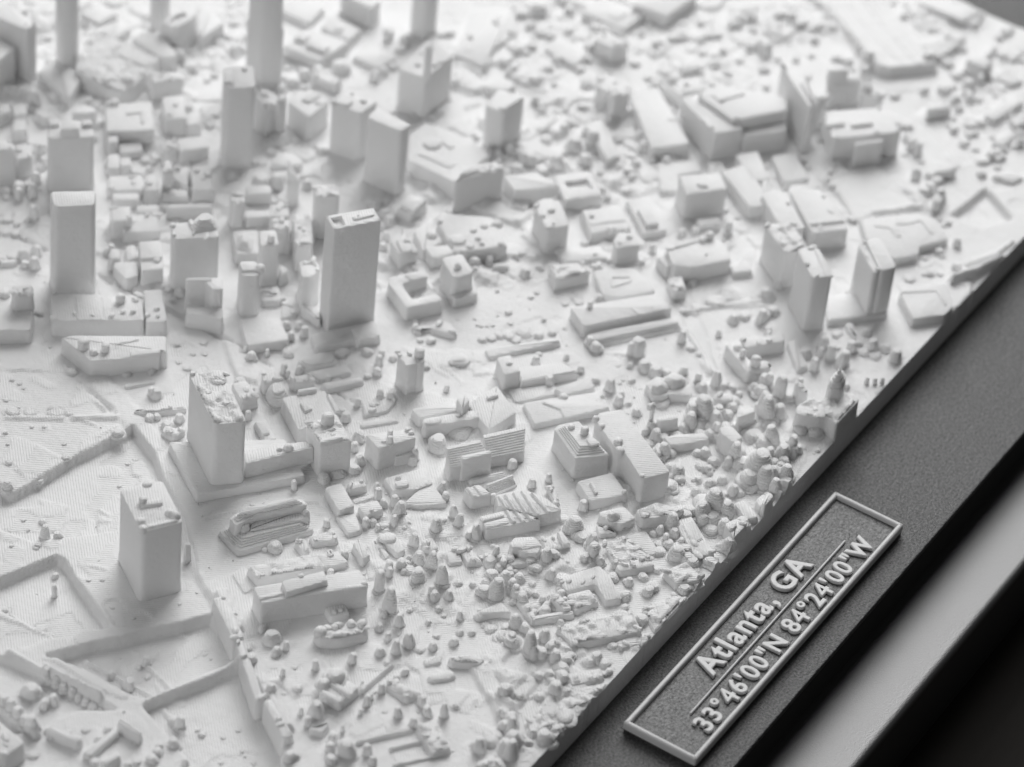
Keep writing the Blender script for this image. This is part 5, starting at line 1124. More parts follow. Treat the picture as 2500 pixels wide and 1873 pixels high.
(-3.681,5.332,0.057,0.024,'d'),
(-3.334,4.968,0.068,0.03,'d'),
(-4.645,5.219,0.067,0.048,'d'),
(-4.976,5.553,0.09,0.04,'d'),
(-3.913,4.509,0.056,0.037,'d'),
(-4.135,4.76,0.079,0.04,'d'),
(-5.58,6.38,0.101,0.075,'d'),
(-4.594,7.938,0.103,0.076,'d'),
(0.696,12.627,0.184,0.168,'d'),
(0.553,12.774,0.11,0.146,'d'),
(0.586,12.265,0.146,0.35,'r'),
(0.341,12.198,0.11,0.178,'d'),
(0.508,12.893,0.11,0.146,'d'),
(0.21,11.688,0.133,0.216,'d'),
(0.312,11.899,0.097,0.126,'d'),
(-0.661,11.026,0.108,0.305,'r'),
(-0.915,10.764,0.096,0.218,'r'),
(-1.074,10.76,0.084,0.135,'d'),
(-1.232,11.412,0.155,0.315,'d'),
(-0.885,11.33,0.132,0.182,'d'),
(-1.882,10.647,0.13,0.254,'r'),
(-1.766,10.568,0.083,0.197,'d'),
(-1.793,11.117,0.107,0.205,'d'),
(-1.444,10.553,0.095,0.279,'d'),
(3.609,10.857,0.187,0.204,'d'),
(3.404,10.897,0.124,0.169,'d'),
(3.571,10.461,0.149,0.143,'d'),
(0.595,9.133,0.072,0.165,'d'),
(0.316,9.041,0.072,0.089,'d'),
(0.736,9.272,0.072,0.07,'d'),
(0.477,8.473,0.072,0.298,'r'),
(3.423,9.925,0.099,0.095,'d'),
(4.628,10.443,0.15,0.111,'d'),
(4.631,10.076,0.125,0.17,'d'),
(3.79,8.873,0.136,0.155,'d'),
(3.479,13.087,0.138,0.091,'d'),
(4.474,12.249,0.101,0.097,'d'),
(2.502,13.429,0.112,0.083,'d'),
(1.881,12.841,0.099,0.16,'d'),
(5.497,10.778,0.126,0.071,'d'),
(4.97,10.236,0.1,0.13,'d'),
(1.656,7.709,0.072,0.051,'d'),
(0.834,10.771,0.109,0.113,'d'),
(0.422,10.518,0.06,0.116,'d'),
(0.049,9.075,0.084,0.104,'d'),
(0.619,8.065,0.132,0.055,'d'),
(1.794,7.508,0.096,0.093,'d'),
(4.567,8.514,0.186,0.171,'d'),
(4.844,8.444,0.137,0.222,'d'),
(4.58,8.684,0.124,0.136,'d'),
(4.188,8.555,0.111,0.148,'d'),
(5.122,8.306,0.137,0.222,'d'),
(5.096,8.074,0.137,0.222,'d'),
(5.765,7.298,0.112,0.215,'d'),
(6.057,7.258,0.1,0.162,'d'),
(6.377,7.233,0.125,0.104,'d'),
(7.218,7.504,0.139,0.225,'d'),
(6.958,7.45,0.113,0.117,'d'),
(3.014,6.686,0.133,0.12,'d'),
(3.081,6.826,0.109,0.081,'d'),
(2.697,7.56,0.17,0.06,'d'),
(1.39,6.672,0.167,0.303,'d'),
(1.225,6.904,0.191,0.278,'d'),
(1.661,6.757,0.108,0.175,'d'),
(1.867,6.256,0.108,0.175,'d'),
(2.075,6.466,0.084,0.073,'d'),
(5.404,5.635,0.099,0.062,'d'),
(5.666,5.574,0.099,0.095,'d'),
(4.702,4.688,0.085,0.106,'d'),
(5.448,4.506,0.11,0.114,'d'),
(5.082,3.763,0.122,0.165,'d'),
(5.379,3.637,0.11,0.21,'d'),
(6.853,5.649,0.112,0.05,'d'),
(6.684,5.839,0.1,0.096,'d'),
(8.134,6.992,0.127,0.105,'d'),
(7.991,5.496,0.139,0.125,'d'),
(7.808,5.137,0.1,0.13,'d'),
(7.944,6.223,0.139,0.059,'d'),
(6.311,8.386,0.076,0.133,'d'),
(2.304,7.429,0.133,0.088,'d'),
(5.233,5.908,0.099,0.095,'d'),
(3.402,4.447,0.169,0.059,'d'),
(5.674,2.659,0.17,0.276,'d'),
(6.342,2.677,0.184,0.265,'d'),
(6.108,2.27,0.134,0.25,'d'),
(5.362,2.837,0.158,0.128,'d'),
(5.446,3.267,0.183,0.232,'d'),
(4.988,3.233,0.158,0.192,'d'),
(5.44,3.15,0.134,0.249,'d'),
(5.485,3.444,0.11,0.146,'d'),
(6.592,3.219,0.148,0.142,'d'),
(6.254,3.296,0.135,0.122,'d'),
(6.783,3.196,0.111,0.212,'d'),
(7.062,3.228,0.099,0.128,'d'),
(7.176,3.978,0.137,0.156,'d'),
(7.21,4.151,0.099,0.128,'d'),
(6.8,2.855,0.111,0.115,'d'),
(7.71,3.313,0.124,0.103,'d'),
(9.939,5.909,0.18,0.223,'d'),
(9.68,6.173,0.141,0.127,'d'),
(10.38,5.369,0.116,0.187,'d'),
(7.827,4.545,0.175,0.152,'d'),
(12.57,2.401,0.181,0.156,'d'),
(12.756,2.151,0.103,0.201,'d'),
(11.992,1.435,0.166,0.235,'d'),
(11.819,1.633,0.102,0.166,'d'),
(10.561,3.272,0.089,0.111,'d'),
(9.362,3.909,0.089,0.077,'d'),
(9.781,3.3,0.114,0.084,'d'),
(11.031,2.328,0.115,0.085,'d'),
(9.916,2.576,0.202,0.127,'d'),
(9.824,2.343,0.139,0.125,'d'),
(10.327,1.17,0.113,0.084,'d'),
(10.358,0.719,0.101,0.063,'d'),
(8.842,1.809,0.075,0.073,'d'),
(8.158,2.917,0.087,0.141,'d'),
(7.286,1.526,0.135,0.186,'d'),
(6.874,1.648,0.135,0.057,'d'),
(6.715,2.478,0.135,0.316,'d'),
(7.015,2.786,0.111,0.18,'d'),
(6.468,1.658,0.098,0.062,'d'),
(6.306,1.385,0.073,0.052,'d'),
(6.659,1.344,0.085,0.106,'d'),
(6.257,1.21,0.085,0.074,'d'),
(5.549,1.486,0.109,0.049,'d'),
(10.107,2.755,0.101,0.097,'d'),
(9.512,2.807,0.101,0.064,'d'),
(9.382,2.55,0.088,0.109,'d'),
(8.885,2.955,0.088,0.076,'d'),
(8.367,4.626,0.126,0.104,'d'),
(10.705,5.789,0.155,0.115,'d'),
(11.613,4.342,0.09,0.078,'d'),
(10.316,2.049,0.114,0.118,'d'),
(10.785,1.884,0.114,0.118,'d'),
(10.663,1.546,0.101,0.131,'d'),
(7.052,1.21,0.11,0.146,'d'),
(7.37,1.058,0.098,0.094,'d'),
(7.65,0.795,0.111,0.082,'d'),
(7.52,1.817,0.086,0.172,'d'),
(11.91,1.298,0.14,0.295,'d'),
(13.243,1.443,0.116,0.12,'d'),
(13.189,1.262,0.142,0.094,'d'),
(13.367,1.155,0.116,0.12,'d'),
(13.453,0.875,0.142,0.128,'d'),
(12.801,1.607,0.154,0.054,'d'),
(13.17,1.7,0.142,0.128,'d'),
(13.016,-0.613,0.115,0.152,'d'),
(12.676,-0.742,0.115,0.185,'d'),
(13.192,-2.41,0.139,0.159,'d'),
(13.793,-2.381,0.102,0.132,'d'),
(13.639,-2.751,0.14,0.226,'d'),
(13.972,-2.866,0.102,0.199,'d'),
(13.245,-2.987,0.101,0.164,'d'),
(12.822,-2.952,0.088,0.11,'d'),
(12.952,-2.682,0.114,0.084,'d'),
(12.493,-3.411,0.138,0.058,'d'),
(12.254,-3.623,0.1,0.096,'d'),
(11.522,-4.202,0.161,0.098,'d'),
(11.747,-4.283,0.112,0.181,'d'),
(11.955,-4.344,0.112,0.116,'d'),
(10.842,-3.013,0.087,0.304,'d'),
(10.994,-2.816,0.137,0.254,'d'),
(11.15,-2.618,0.137,0.156,'d'),
(11.539,-2.378,0.138,0.124,'d'),
(10.656,-2.801,0.074,0.033,'d'),
(10.663,-3.194,0.074,0.053,'d'),
(10.06,-3.378,0.098,0.256,'d'),
(10.298,-3.559,0.086,0.14,'d'),
(10.28,-3.792,0.135,0.122,'d'),
(12.368,-1.64,0.114,0.084,'d'),
(11.471,-2.1,0.138,0.058,'d'),
(10.252,-0.939,0.137,0.222,'d'),
(10.059,-1.077,0.149,0.052,'d'),
(15.089,-0.393,0.091,0.113,'d'),
(15.041,-1.101,0.091,0.079,'d'),
(13.79,-1.654,0.141,0.127,'d'),
(14.075,-1.998,0.141,0.127,'d'),
(15.194,-2.869,0.09,0.078,'d'),
(15.315,-3.069,0.103,0.099,'d'),
(15.748,-2.437,0.091,0.079,'d'),
(16.118,-2.451,0.104,0.066,'d'),
(15.45,0.103,0.105,0.04,'d'),
(9.796,-3.828,0.135,0.218,'d'),
(10.105,-3.83,0.135,0.186,'d'),
(12.49,-4.576,0.087,0.207,'d'),
(13.055,-2.772,0.089,0.143,'d'),
(16.467,-2.33,0.091,0.113,'d'),
(15.096,0.598,0.105,0.04,'d'),
(-5.753,-3.093,0.143,0.187,'d'),
(-5.093,-3.195,0.099,0.099,'d'),
(-5.514,-2.994,0.099,0.096,'d'),
(-6.469,-4.055,0.092,0.101,'d'),
(-8.104,-4.996,0.062,0.078,'d'),
(-8.224,-5.292,0.088,0.14,'c'),
(-8.968,-5.051,0.091,0.097,'c'),
(-8.582,-5.237,0.099,0.055,'d'),
(-8.764,-5.508,0.113,0.148,'d'),
(-8.729,-5.527,0.107,0.208,'d'),
(-7.52,-4.766,0.116,0.063,'d'),
(-6.412,-3.893,0.057,0.055,'d'),
(-6.223,-3.869,0.072,0.045,'d'),
(-6.381,-3.555,0.093,0.023,'d'),
(-5.424,-3.474,0.065,0.153,'d'),
(-5.444,-3.464,0.078,0.135,'d'),
(-4.702,-2.068,0.077,0.142,'d'),
(-4.918,-2.877,0.083,0.181,'c'),
(-4.894,-2.804,0.091,0.065,'d'),
(-5.036,-2.941,0.11,0.099,'d'),
(-5.027,-2.567,0.055,0.054,'r'),
(-5.029,-2.882,0.07,0.068,'d'),
(-4.919,-3.104,0.078,0.056,'d'),
(1.867,-4.545,0.098,0.163,'c'),
(0.452,-4.261,0.094,0.146,'d'),
(0.474,-4.364,0.103,0.191,'d'),
(0.35,-4.86,0.118,0.171,'d'),
(-0.029,-4.834,0.105,0.198,'c'),
(1.054,-5.017,0.157,0.041,'d'),
(0.117,-5.017,0.192,0.181,'d'),
(-0.217,-5.379,0.191,0.164,'d'),
(0.927,-4.955,0.12,0.143,'d'),
(1.062,-5.219,0.102,0.095,'d'),
(-0.163,-3.479,0.12,0.103,'d'),
(-0.469,-3.347,0.119,0.102,'d'),
(-0.508,-3.585,0.103,0.161,'d'),
(-0.404,-3.807,0.109,0.096,'d'),
(-0.726,-3.745,0.052,0.105,'d'),
(-0.667,-3.76,0.058,0.103,'d'),
(-0.961,-4.319,0.122,0.107,'d'),
(-0.797,-3.996,0.094,0.118,'d'),
(-1.021,-4.828,0.061,0.078,'d'),
(-1.017,-4.831,0.074,0.081,'d'),
(-0.452,-4.681,0.06,0.088,'d'),
(-0.29,-4.536,0.083,0.071,'d'),
(-0.314,-4.582,0.116,0.068,'d'),
(-0.133,-4.22,0.092,0.088,'d'),
(-0.577,-5.414,0.103,0.07,'c'),
(-0.603,-4.885,0.082,0.045,'d'),
(-2.254,-4.959,0.075,0.112,'r'),
(-2.533,-4.71,0.078,0.074,'c'),
(-2.593,-5.041,0.063,0.082,'d'),
(-2.538,-4.943,0.103,0.042,'d'),
(-2.681,-4.941,0.103,0.045,'d'),
(-2.437,-5.169,0.057,0.062,'d'),
(-2.568,-5.238,0.059,0.082,'d'),
(-2.573,-5.295,0.113,0.079,'d'),
(-2.6,-5.272,0.146,0.126,'d'),
(-2.758,-5.538,0.128,0.159,'d'),
(-2.899,-5.797,0.13,0.051,'d'),
(-2.396,-5.913,0.092,0.058,'d'),
(-3.497,-3.701,0.16,0.128,'d'),
(-3.7,-4.071,0.092,0.126,'d'),
(-3.918,-4.085,0.106,0.125,'r'),
(-3.86,-4.216,0.073,0.048,'d'),
(-4.208,-3.586,0.111,0.14,'d'),
(-4.276,-3.402,0.101,0.116,'c'),
(-3.215,-3.37,0.108,0.03,'d'),
(-4.674,-3.473,0.107,0.066,'d'),
(-1.15,-5.278,0.108,0.116,'d'),
(-2.0,-6.162,0.118,0.126,'d'),
(-1.756,-5.139,0.087,0.071,'d'),
(-0.209,-3.112,0.076,0.128,'d'),
(0.022,-3.18,0.078,0.081,'d'),
(0.922,-3.639,0.146,0.205,'d'),
(1.189,-4.081,0.113,0.116,'d'),
(-0.984,-5.062,0.067,0.066,'d'),
(-0.821,-4.537,0.056,0.032,'d'),
(0.56,-5.236,0.083,0.087,'d'),
(0.609,-5.235,0.098,0.081,'d'),
(0.642,-3.793,0.128,0.166,'c'),
(0.979,-3.497,0.15,0.215,'d'),
(1.06,-3.941,0.193,0.237,'c'),
(0.815,-4.237,0.133,0.125,'d'),
(0.725,-3.995,0.138,0.04,'d'),
(0.784,-4.107,0.1,0.042,'d'),
(-1.379,-5.353,0.142,0.151,'d'),
(-1.286,-4.981,0.184,0.193,'d'),
(-1.095,-5.303,0.155,0.191,'d'),
(-1.796,-5.47,0.152,0.096,'d'),
(-1.405,-5.09,0.098,0.139,'c'),
(-1.551,-5.372,0.101,0.066,'d'),
(0.831,-5.111,0.152,0.161,'c'),
(0.558,-5.661,0.111,0.16,'d'),
(1.12,-5.687,0.089,0.158,'d'),
(0.941,-5.673,0.078,0.222,'d'),
(1.788,-4.863,0.15,0.275,'c'),
(1.604,-4.908,0.079,0.088,'d'),
(0.248,-6.052,0.119,0.158,'c'),
(0.111,-5.451,0.104,0.081,'c'),
(0.275,-5.743,0.129,0.084,'c'),
(1.435,-5.941,0.036,0.019,'d'),
(0.262,-6.109,0.06,0.045,'d'),
(-0.258,-6.033,0.096,0.104,'d'),
(0.447,-5.509,0.117,0.112,'d'),
(-6.479,-4.756,0.122,0.197,'d'),
(-6.458,-4.676,0.09,0.154,'d'),
(-6.119,-4.183,0.1,0.147,'d'),
(-4.662,-3.967,0.077,0.091,'d'),
(-6.211,-4.503,0.099,0.113,'c'),
(-6.392,-4.912,0.08,0.131,'d'),
(-6.328,-4.972,0.068,0.152,'d'),
(-6.402,-4.914,0.082,0.139,'d'),
(-6.154,-5.193,0.088,0.041,'d'),
(-6.729,-5.267,0.092,0.059,'d'),
(-6.94,-5.578,0.114,0.066,'d'),
(-6.882,-5.264,0.083,0.077,'d'),
(-5.922,-5.768,0.112,0.077,'d'),
(-5.059,-4.289,0.084,0.068,'c'),
(-5.133,-4.046,0.052,0.063,'d'),
(-5.618,-4.076,0.079,0.081,'d'),
(-5.634,-3.643,0.065,0.095,'d'),
(-5.462,-3.745,0.078,0.069,'d'),
(-5.314,-3.302,0.07,0.113,'d'),
(-8.22,-6.118,0.12,0.077,'d'),
(-7.946,-6.006,0.11,0.068,'d'),
(-8.373,-5.543,0.113,0.092,'c'),
(-7.575,-5.658,0.155,0.038,'d'),
(-7.39,-6.122,0.172,0.023,'d'),
(-6.142,-5.915,0.057,0.039,'d'),
(-6.143,-5.905,0.066,0.052,'d'),
(-3.913,-4.952,0.057,0.072,'d'),
(-3.462,-5.937,0.106,0.041,'d'),
(-3.014,-6.004,0.076,0.034,'d'),
(-6.412,-4.087,0.104,0.051,'d'),
(-6.518,-4.026,0.143,0.067,'d'),
(-6.077,-4.865,0.061,0.052,'d'),
(-7.679,-5.653,0.076,0.045,'d'),
(-7.673,-5.575,0.072,0.053,'d'),
(-8.339,-5.234,0.085,0.097,'d'),
(-7.71,-5.977,0.071,0.071,'d'),
(-4.847,-4.133,0.066,0.08,'c'),
(-5.491,-3.912,0.074,0.031,'d'),
(-5.513,-3.905,0.069,0.031,'d'),
(-4.945,-3.226,0.056,0.04,'d'),
(3.454,0.262,0.075,0.088,'d'),
(3.385,0.323,0.083,0.055,'d'),
(4.253,-2.299,0.211,0.022,'d'),
(4.262,-2.239,0.176,0.034,'d'),
(3.546,-1.828,0.074,0.014,'d'),
(3.481,-1.986,0.094,0.013,'d'),
(2.365,0.073,0.092,0.013,'d'),
(2.34,0.097,0.096,0.019,'d'),
(5.891,-1.264,0.071,0.153,'d'),
(3.282,-1.886,0.05,0.018,'d'),
(3.28,-1.89,0.06,0.016,'d'),
(4.668,-2.743,0.097,0.058,'d'),
(8.254,-4.858,0.066,0.034,'d'),
(8.111,-5.058,0.069,0.04,'d'),
(9.828,-4.097,0.108,0.193,'r'),
(7.406,-5.045,0.073,0.03,'d'),
(7.788,-4.722,0.048,0.011,'d'),
(9.057,-4.607,0.066,0.033,'d'),
(2.381,4.72,0.115,0.104,'d'),
(1.924,4.594,0.095,0.065,'d'),
(1.72,4.306,0.119,0.128,'d'),
(0.501,5.179,0.093,0.169,'d'),
(-2.851,10.353,0.103,0.036,'d'),
(-2.62,10.343,0.123,0.026,'d'),
(-2.992,9.747,0.061,0.037,'d'),
(-3.662,9.474,0.074,0.028,'d'),
(-2.355,8.053,0.07,0.099,'d'),
(-2.364,7.984,0.078,0.085,'d'),
(-2.535,6.473,0.089,0.024,'d'),
(0.484,12.653,0.073,0.049,'d'),
(0.478,12.255,0.095,0.063,'d'),
(0.429,12.081,0.091,0.064,'d'),
(0.195,11.838,0.087,0.072,'d'),
(-1.101,11.257,0.119,0.162,'d'),
(-0.883,11.505,0.108,0.076,'d'),
(-0.717,11.265,0.121,0.094,'d'),
(0.69,9.154,0.063,0.076,'d'),
(4.795,10.084,0.099,0.08,'d'),
(4.592,10.245,0.122,0.092,'d'),
(3.414,12.918,0.109,0.042,'d'),
(4.355,12.2,0.068,0.051,'d'),
(2.364,13.464,0.076,0.038,'d'),
(2.489,13.573,0.081,0.044,'d'),
(5.101,10.241,0.079,0.062,'d'),
(4.757,8.594,0.091,0.081,'d'),
(1.175,6.693,0.124,0.101,'d'),
(1.441,6.75,0.186,0.125,'d'),
(1.967,6.434,0.072,0.035,'d'),
(1.989,6.544,0.081,0.037,'d'),
(4.932,3.69,0.113,0.077,'d'),
(5.151,3.625,0.081,0.074,'d'),
(6.813,5.882,0.091,0.041,'d'),
(8.02,7.119,0.108,0.044,'d'),
(8.181,5.482,0.128,0.064,'d'),
(5.139,5.816,0.082,0.05,'d'),
(4.802,3.319,0.118,0.067,'d'),
(5.621,3.114,0.126,0.095,'d'),
(7.169,3.142,0.096,0.055,'d'),
(7.152,3.137,0.073,0.048,'d'),
(7.259,4.148,0.13,0.073,'d'),
(7.02,3.9,0.094,0.087,'d'),
(11.916,1.535,0.091,0.053,'d'),
(9.844,2.316,0.169,0.068,'d'),
(9.646,2.521,0.185,0.051,'d'),
(8.068,2.843,0.075,0.084,'d'),
(6.693,1.643,0.116,0.024,'d'),
(6.691,1.447,0.058,0.048,'d'),
(6.367,1.222,0.065,0.029,'d'),
(6.358,1.172,0.058,0.034,'d'),
(9.272,2.509,0.074,0.048,'d'),
(9.263,2.55,0.079,0.039,'d'),
(10.809,2.042,0.114,0.051,'d'),
(13.31,1.004,0.113,0.066,'d'),
(13.635,0.871,0.101,0.042,'d'),
(13.431,0.693,0.102,0.045,'d'),
(12.558,-0.848,0.109,0.065,'d'),
(13.885,-2.477,0.078,0.05,'d'),
(13.877,-2.267,0.098,0.059,'d'),
(12.708,-2.977,0.071,0.042,'d'),
(11.77,-4.435,0.104,0.078,'d'),
(11.882,-4.223,0.089,0.082,'d'),
(11.065,-2.781,0.117,0.065,'d'),
(10.186,-3.388,0.071,0.109,'d'),
(10.285,-3.67,0.064,0.052,'d'),
(15.181,-2.747,0.082,0.03,'d'),
(15.281,-3.206,0.096,0.056,'d'),
(15.187,-3.003,0.102,0.055,'d'),
(9.619,-3.777,0.123,0.099,'d'),
(12.602,-4.591,0.065,0.113,'d'),
(16.416,-2.225,0.064,0.046,'d'),
(0.982,-4.406,0.112,0.112,'d'),
(0.11,-3.608,0.112,0.058,'d'),
(-1.365,-5.488,0.144,0.085,'d'),
(1.623,-5.451,0.127,0.122,'d'),
(-0.359,-5.423,0.139,0.103,'c'),
(-1.106,-5.285,0.101,0.109,'d'),
(2.103,-4.278,0.141,0.128,'d'),
(1.995,-4.645,0.106,0.097,'d'),
(1.443,-4.859,0.148,0.109,'c'),
(0.2,-5.913,0.102,0.1,'d'),
(1.733,-5.716,0.136,0.126,'d'),
(2.127,-4.153,0.104,0.076,'c'),
(0.518,-5.453,0.089,0.05,'d'),
(-1.3,-4.324,0.128,0.074,'d'),
(0.836,-3.719,0.085,0.098,'d'),
(2.286,-4.754,0.123,0.074,'d'),
(0.269,-5.192,0.103,0.092,'c'),
(0.967,-4.605,0.071,0.048,'d'),
(-0.925,-4.163,0.109,0.07,'d'),
(-0.553,-3.587,0.143,0.162,'d'),
(0.451,-5.672,0.105,0.11,'c'),
(2.254,-4.407,0.078,0.047,'c'),
(-1.651,-5.535,0.078,0.053,'d'),
(-1.828,-4.93,0.139,0.18,'d'),
(1.814,-3.62,0.11,0.113,'c'),
(-1.436,-4.294,0.084,0.092,'c'),
(1.749,-4.491,0.124,0.155,'c'),
(0.326,-3.644,0.12,0.132,'c'),
(1.844,-3.961,0.078,0.067,'d'),
(0.705,-3.942,0.144,0.078,'c'),
(2.337,-4.413,0.127,0.1,'c'),
(1.547,-3.286,0.131,0.13,'c'),
(0.426,-4.133,0.15,0.17,'c'),
(0.411,-5.703,0.136,0.078,'d'),
(0.168,-5.161,0.15,0.142,'d'),
(-1.43,-5.092,0.149,0.09,'d'),
(-0.752,-5.185,0.087,0.047,'d'),
(0.61,-5.419,0.073,0.039,'d'),
(1.257,-3.665,0.097,0.094,'c'),
(-0.601,-5.215,0.074,0.09,'d'),
(1.332,-4.517,0.099,0.051,'d'),
(0.326,-3.371,0.097,0.118,'d'),
(1.909,-3.774,0.082,0.071,'d'),
(1.352,-4.063,0.114,0.142,'d'),
(1.546,-4.014,0.141,0.107,'d'),
(1.938,-3.604,0.071,0.045,'d'),
(-1.359,-5.505,0.116,0.103,'d'),
(-0.693,-4.819,0.103,0.104,'c'),
(-0.38,-4.484,0.146,0.095,'d'),
(-0.368,-5.888,0.105,0.103,'c'),
(-1.286,-5.877,0.124,0.146,'d'),
(-1.689,-4.947,0.14,0.177,'d'),
(0.379,-3.98,0.13,0.131,'d'),
(2.508,-5.313,0.094,0.089,'d'),
(1.206,-5.446,0.088,0.062,'d'),
(-5.019,-3.653,0.071,0.046,'d'),
(-3.469,-5.904,0.107,0.071,'d'),
(-6.71,-5.306,0.102,0.097,'d'),
(-3.462,-5.928,0.126,0.134,'d'),
(-4.489,-5.301,0.067,0.066,'d'),
(-6.061,-5.533,0.132,0.104,'c'),
(-6.091,-4.888,0.063,0.053,'c'),
(-3.691,-5.848,0.071,0.074,'d'),
(-3.634,-5.152,0.102,0.078,'d'),
(-4.863,-6.009,0.065,0.074,'d'),
(-3.893,-4.162,0.086,0.101,'d'),
(-5.298,-3.667,0.139,0.107,'c'),
(-5.203,-3.855,0.065,0.081,'d'),
(-3.724,-4.131,0.078,0.043,'d'),
(-3.313,-5.271,0.074,0.08,'d'),
(-6.116,-4.419,0.086,0.055,'d'),
(-6.732,-5.38,0.126,0.14,'d'),
(-7.561,-5.027,0.089,0.075,'d'),
(-4.747,-5.389,0.13,0.112,'d'),
(-6.93,-5.015,0.099,0.117,'c'),
(-5.055,-3.41,0.105,0.135,'c'),
(-3.983,-4.735,0.118,0.088,'d'),
(-2.618,-5.236,0.115,0.082,'d'),
(-3.033,-4.487,0.07,0.05,'c'),
(-3.91,-5.42,0.118,0.146,'d'),
(-8.487,-5.588,0.109,0.093,'d'),
(-5.547,-4.608,0.067,0.077,'c'),
(-4.264,-5.166,0.118,0.126,'d'),
(-2.864,-5.029,0.127,0.077,'d'),
(-5.6,-4.778,0.063,0.065,'d'),
(-8.459,-5.489,0.109,0.082,'d'),
(-4.665,-3.547,0.09,0.09,'d'),
(-6.937,-5.607,0.098,0.079,'d'),
(-5.342,-4.167,0.09,0.1,'d'),
(-6.614,-4.281,0.072,0.052,'d'),
(-4.611,-5.71,0.131,0.133,'d'),
(-5.455,-4.203,0.116,0.123,'d'),
(-3.738,-5.418,0.123,0.119,'d'),
(-5.464,-5.661,0.077,0.04,'d'),
(-8.382,-5.757,0.085,0.08,'c'),
(-7.322,-5.291,0.093,0.099,'d'),
(-4.784,-2.866,0.071,0.036,'d'),
(-4.661,-2.569,0.061,0.054,'c'),
(-4.687,-1.489,0.067,0.039,'d'),
(-5.2,-2.094,0.066,0.082,'d'),
(-6.235,-1.686,0.072,0.072,'c'),
(-6.663,-2.841,0.057,0.034,'c'),
(-4.936,-2.725,0.049,0.031,'d'),
(-6.852,-3.313,0.072,0.079,'c'),
(-7.337,-2.015,0.068,0.085,'d'),
(-5.723,-2.829,0.058,0.069,'d'),
(-5.853,-2.603,0.076,0.066,'d'),
(-5.652,-0.779,0.052,0.04,'d'),
(-6.953,-2.293,0.053,0.06,'d'),
(-7.118,-2.236,0.056,0.031,'d'),
(-6.14,-1.724,0.075,0.044,'d'),
(-6.188,-3.297,0.049,0.059,'c'),
(-6.729,-3.482,0.067,0.081,'c'),
(-5.825,-1.531,0.058,0.075,'c'),
(-6.987,-2.731,0.053,0.066,'d'),
(15.031,-1.518,0.066,0.056,'c'),
(9.13,5.437,0.092,0.054,'d'),
(8.454,-2.007,0.083,0.085,'c'),
(8.849,4.121,0.116,0.102,'d'),
(9.589,-1.161,0.097,0.06,'d'),
(5.642,2.858,0.074,0.059,'d'),
(10.251,0.02,0.092,0.062,'c'),
(8.39,-0.773,0.067,0.047,'d'),
(12.172,-0.503,0.102,0.118,'d'),
(13.6,0.586,0.102,0.099,'d'),
(10.576,0.986,0.116,0.1,'d'),
(12.591,-0.494,0.072,0.057,'c'),
(11.393,-0.765,0.099,0.079,'d'),
(10.18,-2.559,0.073,0.07,'d'),
(12.447,-0.987,0.052,0.066,'d'),
(8.725,5.289,0.117,0.125,'d'),
(13.251,-0.246,0.06,0.048,'d'),
(9.82,-1.202,0.08,0.098,'c'),
(11.106,0.209,0.109,0.054,'d'),
(6.593,-1.125,0.067,0.047,'d'),
(7.633,5.131,0.07,0.067,'d'),
(5.323,3.697,0.06,0.051,'d'),
(5.151,3.791,0.084,0.059,'d'),
(9.424,0.896,0.08,0.046,'d'),
(7.396,3.56,0.087,0.06,'d'),
(10.447,-0.408,0.077,0.043,'d'),
(11.35,3.062,0.083,0.075,'d'),
(5.713,3.023,0.094,0.076,'c'),
(8.817,1.613,0.091,0.109,'c'),
(13.002,0.689,0.1,0.114,'d'),
(12.08,0.64,0.074,0.093,'d'),
(6.071,2.718,0.061,0.064,'d'),
(11.944,2.903,0.105,0.053,'d'),
(10.464,4.633,0.081,0.065,'c'),
(11.359,0.967,0.092,0.094,'d'),
(11.309,1.613,0.105,0.075,'d'),
(6.035,2.106,0.064,0.042,'d'),
(11.036,-0.898,0.118,0.087,'c'),
(10.136,3.884,0.101,0.119,'d'),
(10.932,-0.268,0.071,0.091,'d'),
(10.1,-0.699,0.09,0.092,'d'),
(11.302,2.018,0.079,0.086,'c'),
(10.256,4.608,0.113,0.062,'d'),
(8.846,3.616,0.056,0.049,'d'),
(12.768,-0.274,0.119,0.12,'d'),
(9.654,-2.06,0.061,0.044,'d'),
(6.553,2.29,0.068,0.057,'c'),
(10.822,-1.038,0.076,0.085,'c'),
(6.036,1.825,0.086,0.081,'d'),
(5.759,-0.603,0.07,0.052,'d'),
(9.077,-1.24,0.109,0.135,'d'),
(4.987,-0.717,0.068,0.069,'d'),
(11.337,0.236,0.062,0.037,'d'),
(11.321,1.013,0.09,0.108,'d'),
(7.937,4.189,0.071,0.063,'d'),
(9.802,1.234,0.073,0.074,'d'),
(11.986,-0.481,0.076,0.065,'c'),
(4.416,0.449,0.053,0.065,'d'),
(6.368,1.31,0.072,0.078,'d'),
(5.043,-0.75,0.066,0.033,'d'),
(11.693,0.158,0.106,0.065,'d'),
(9.25,4.152,0.102,0.115,'d'),
(8.859,-0.833,0.107,0.105,'c'),
(12.687,-0.894,0.061,0.041,'c'),
(9.466,5.759,0.118,0.139,'d'),
(6.882,4.366,0.087,0.075,'c'),
(8.102,2.448,0.118,0.139,'d'),
(9.369,5.177,0.118,0.12,'d'),
(6.53,2.343,0.08,0.068,'d'),
(5.855,1.946,0.061,0.039,'d'),
(10.841,0.653,0.075,0.077,'c'),
(8.5,5.445,0.114,0.105,'d'),
(10.909,0.067,0.09,0.075,'d'),
(3.895,0.847,0.098,0.072,'d'),
(8.97,-1.429,0.088,0.065,'d'),
(7.559,-1.092,0.051,0.032,'d'),
(8.775,4.661,0.118,0.138,'c'),
(8.148,-2.028,0.098,0.089,'d'),
(8.956,-1.937,0.062,0.071,'d'),
(12.655,0.022,0.059,0.077,'d'),
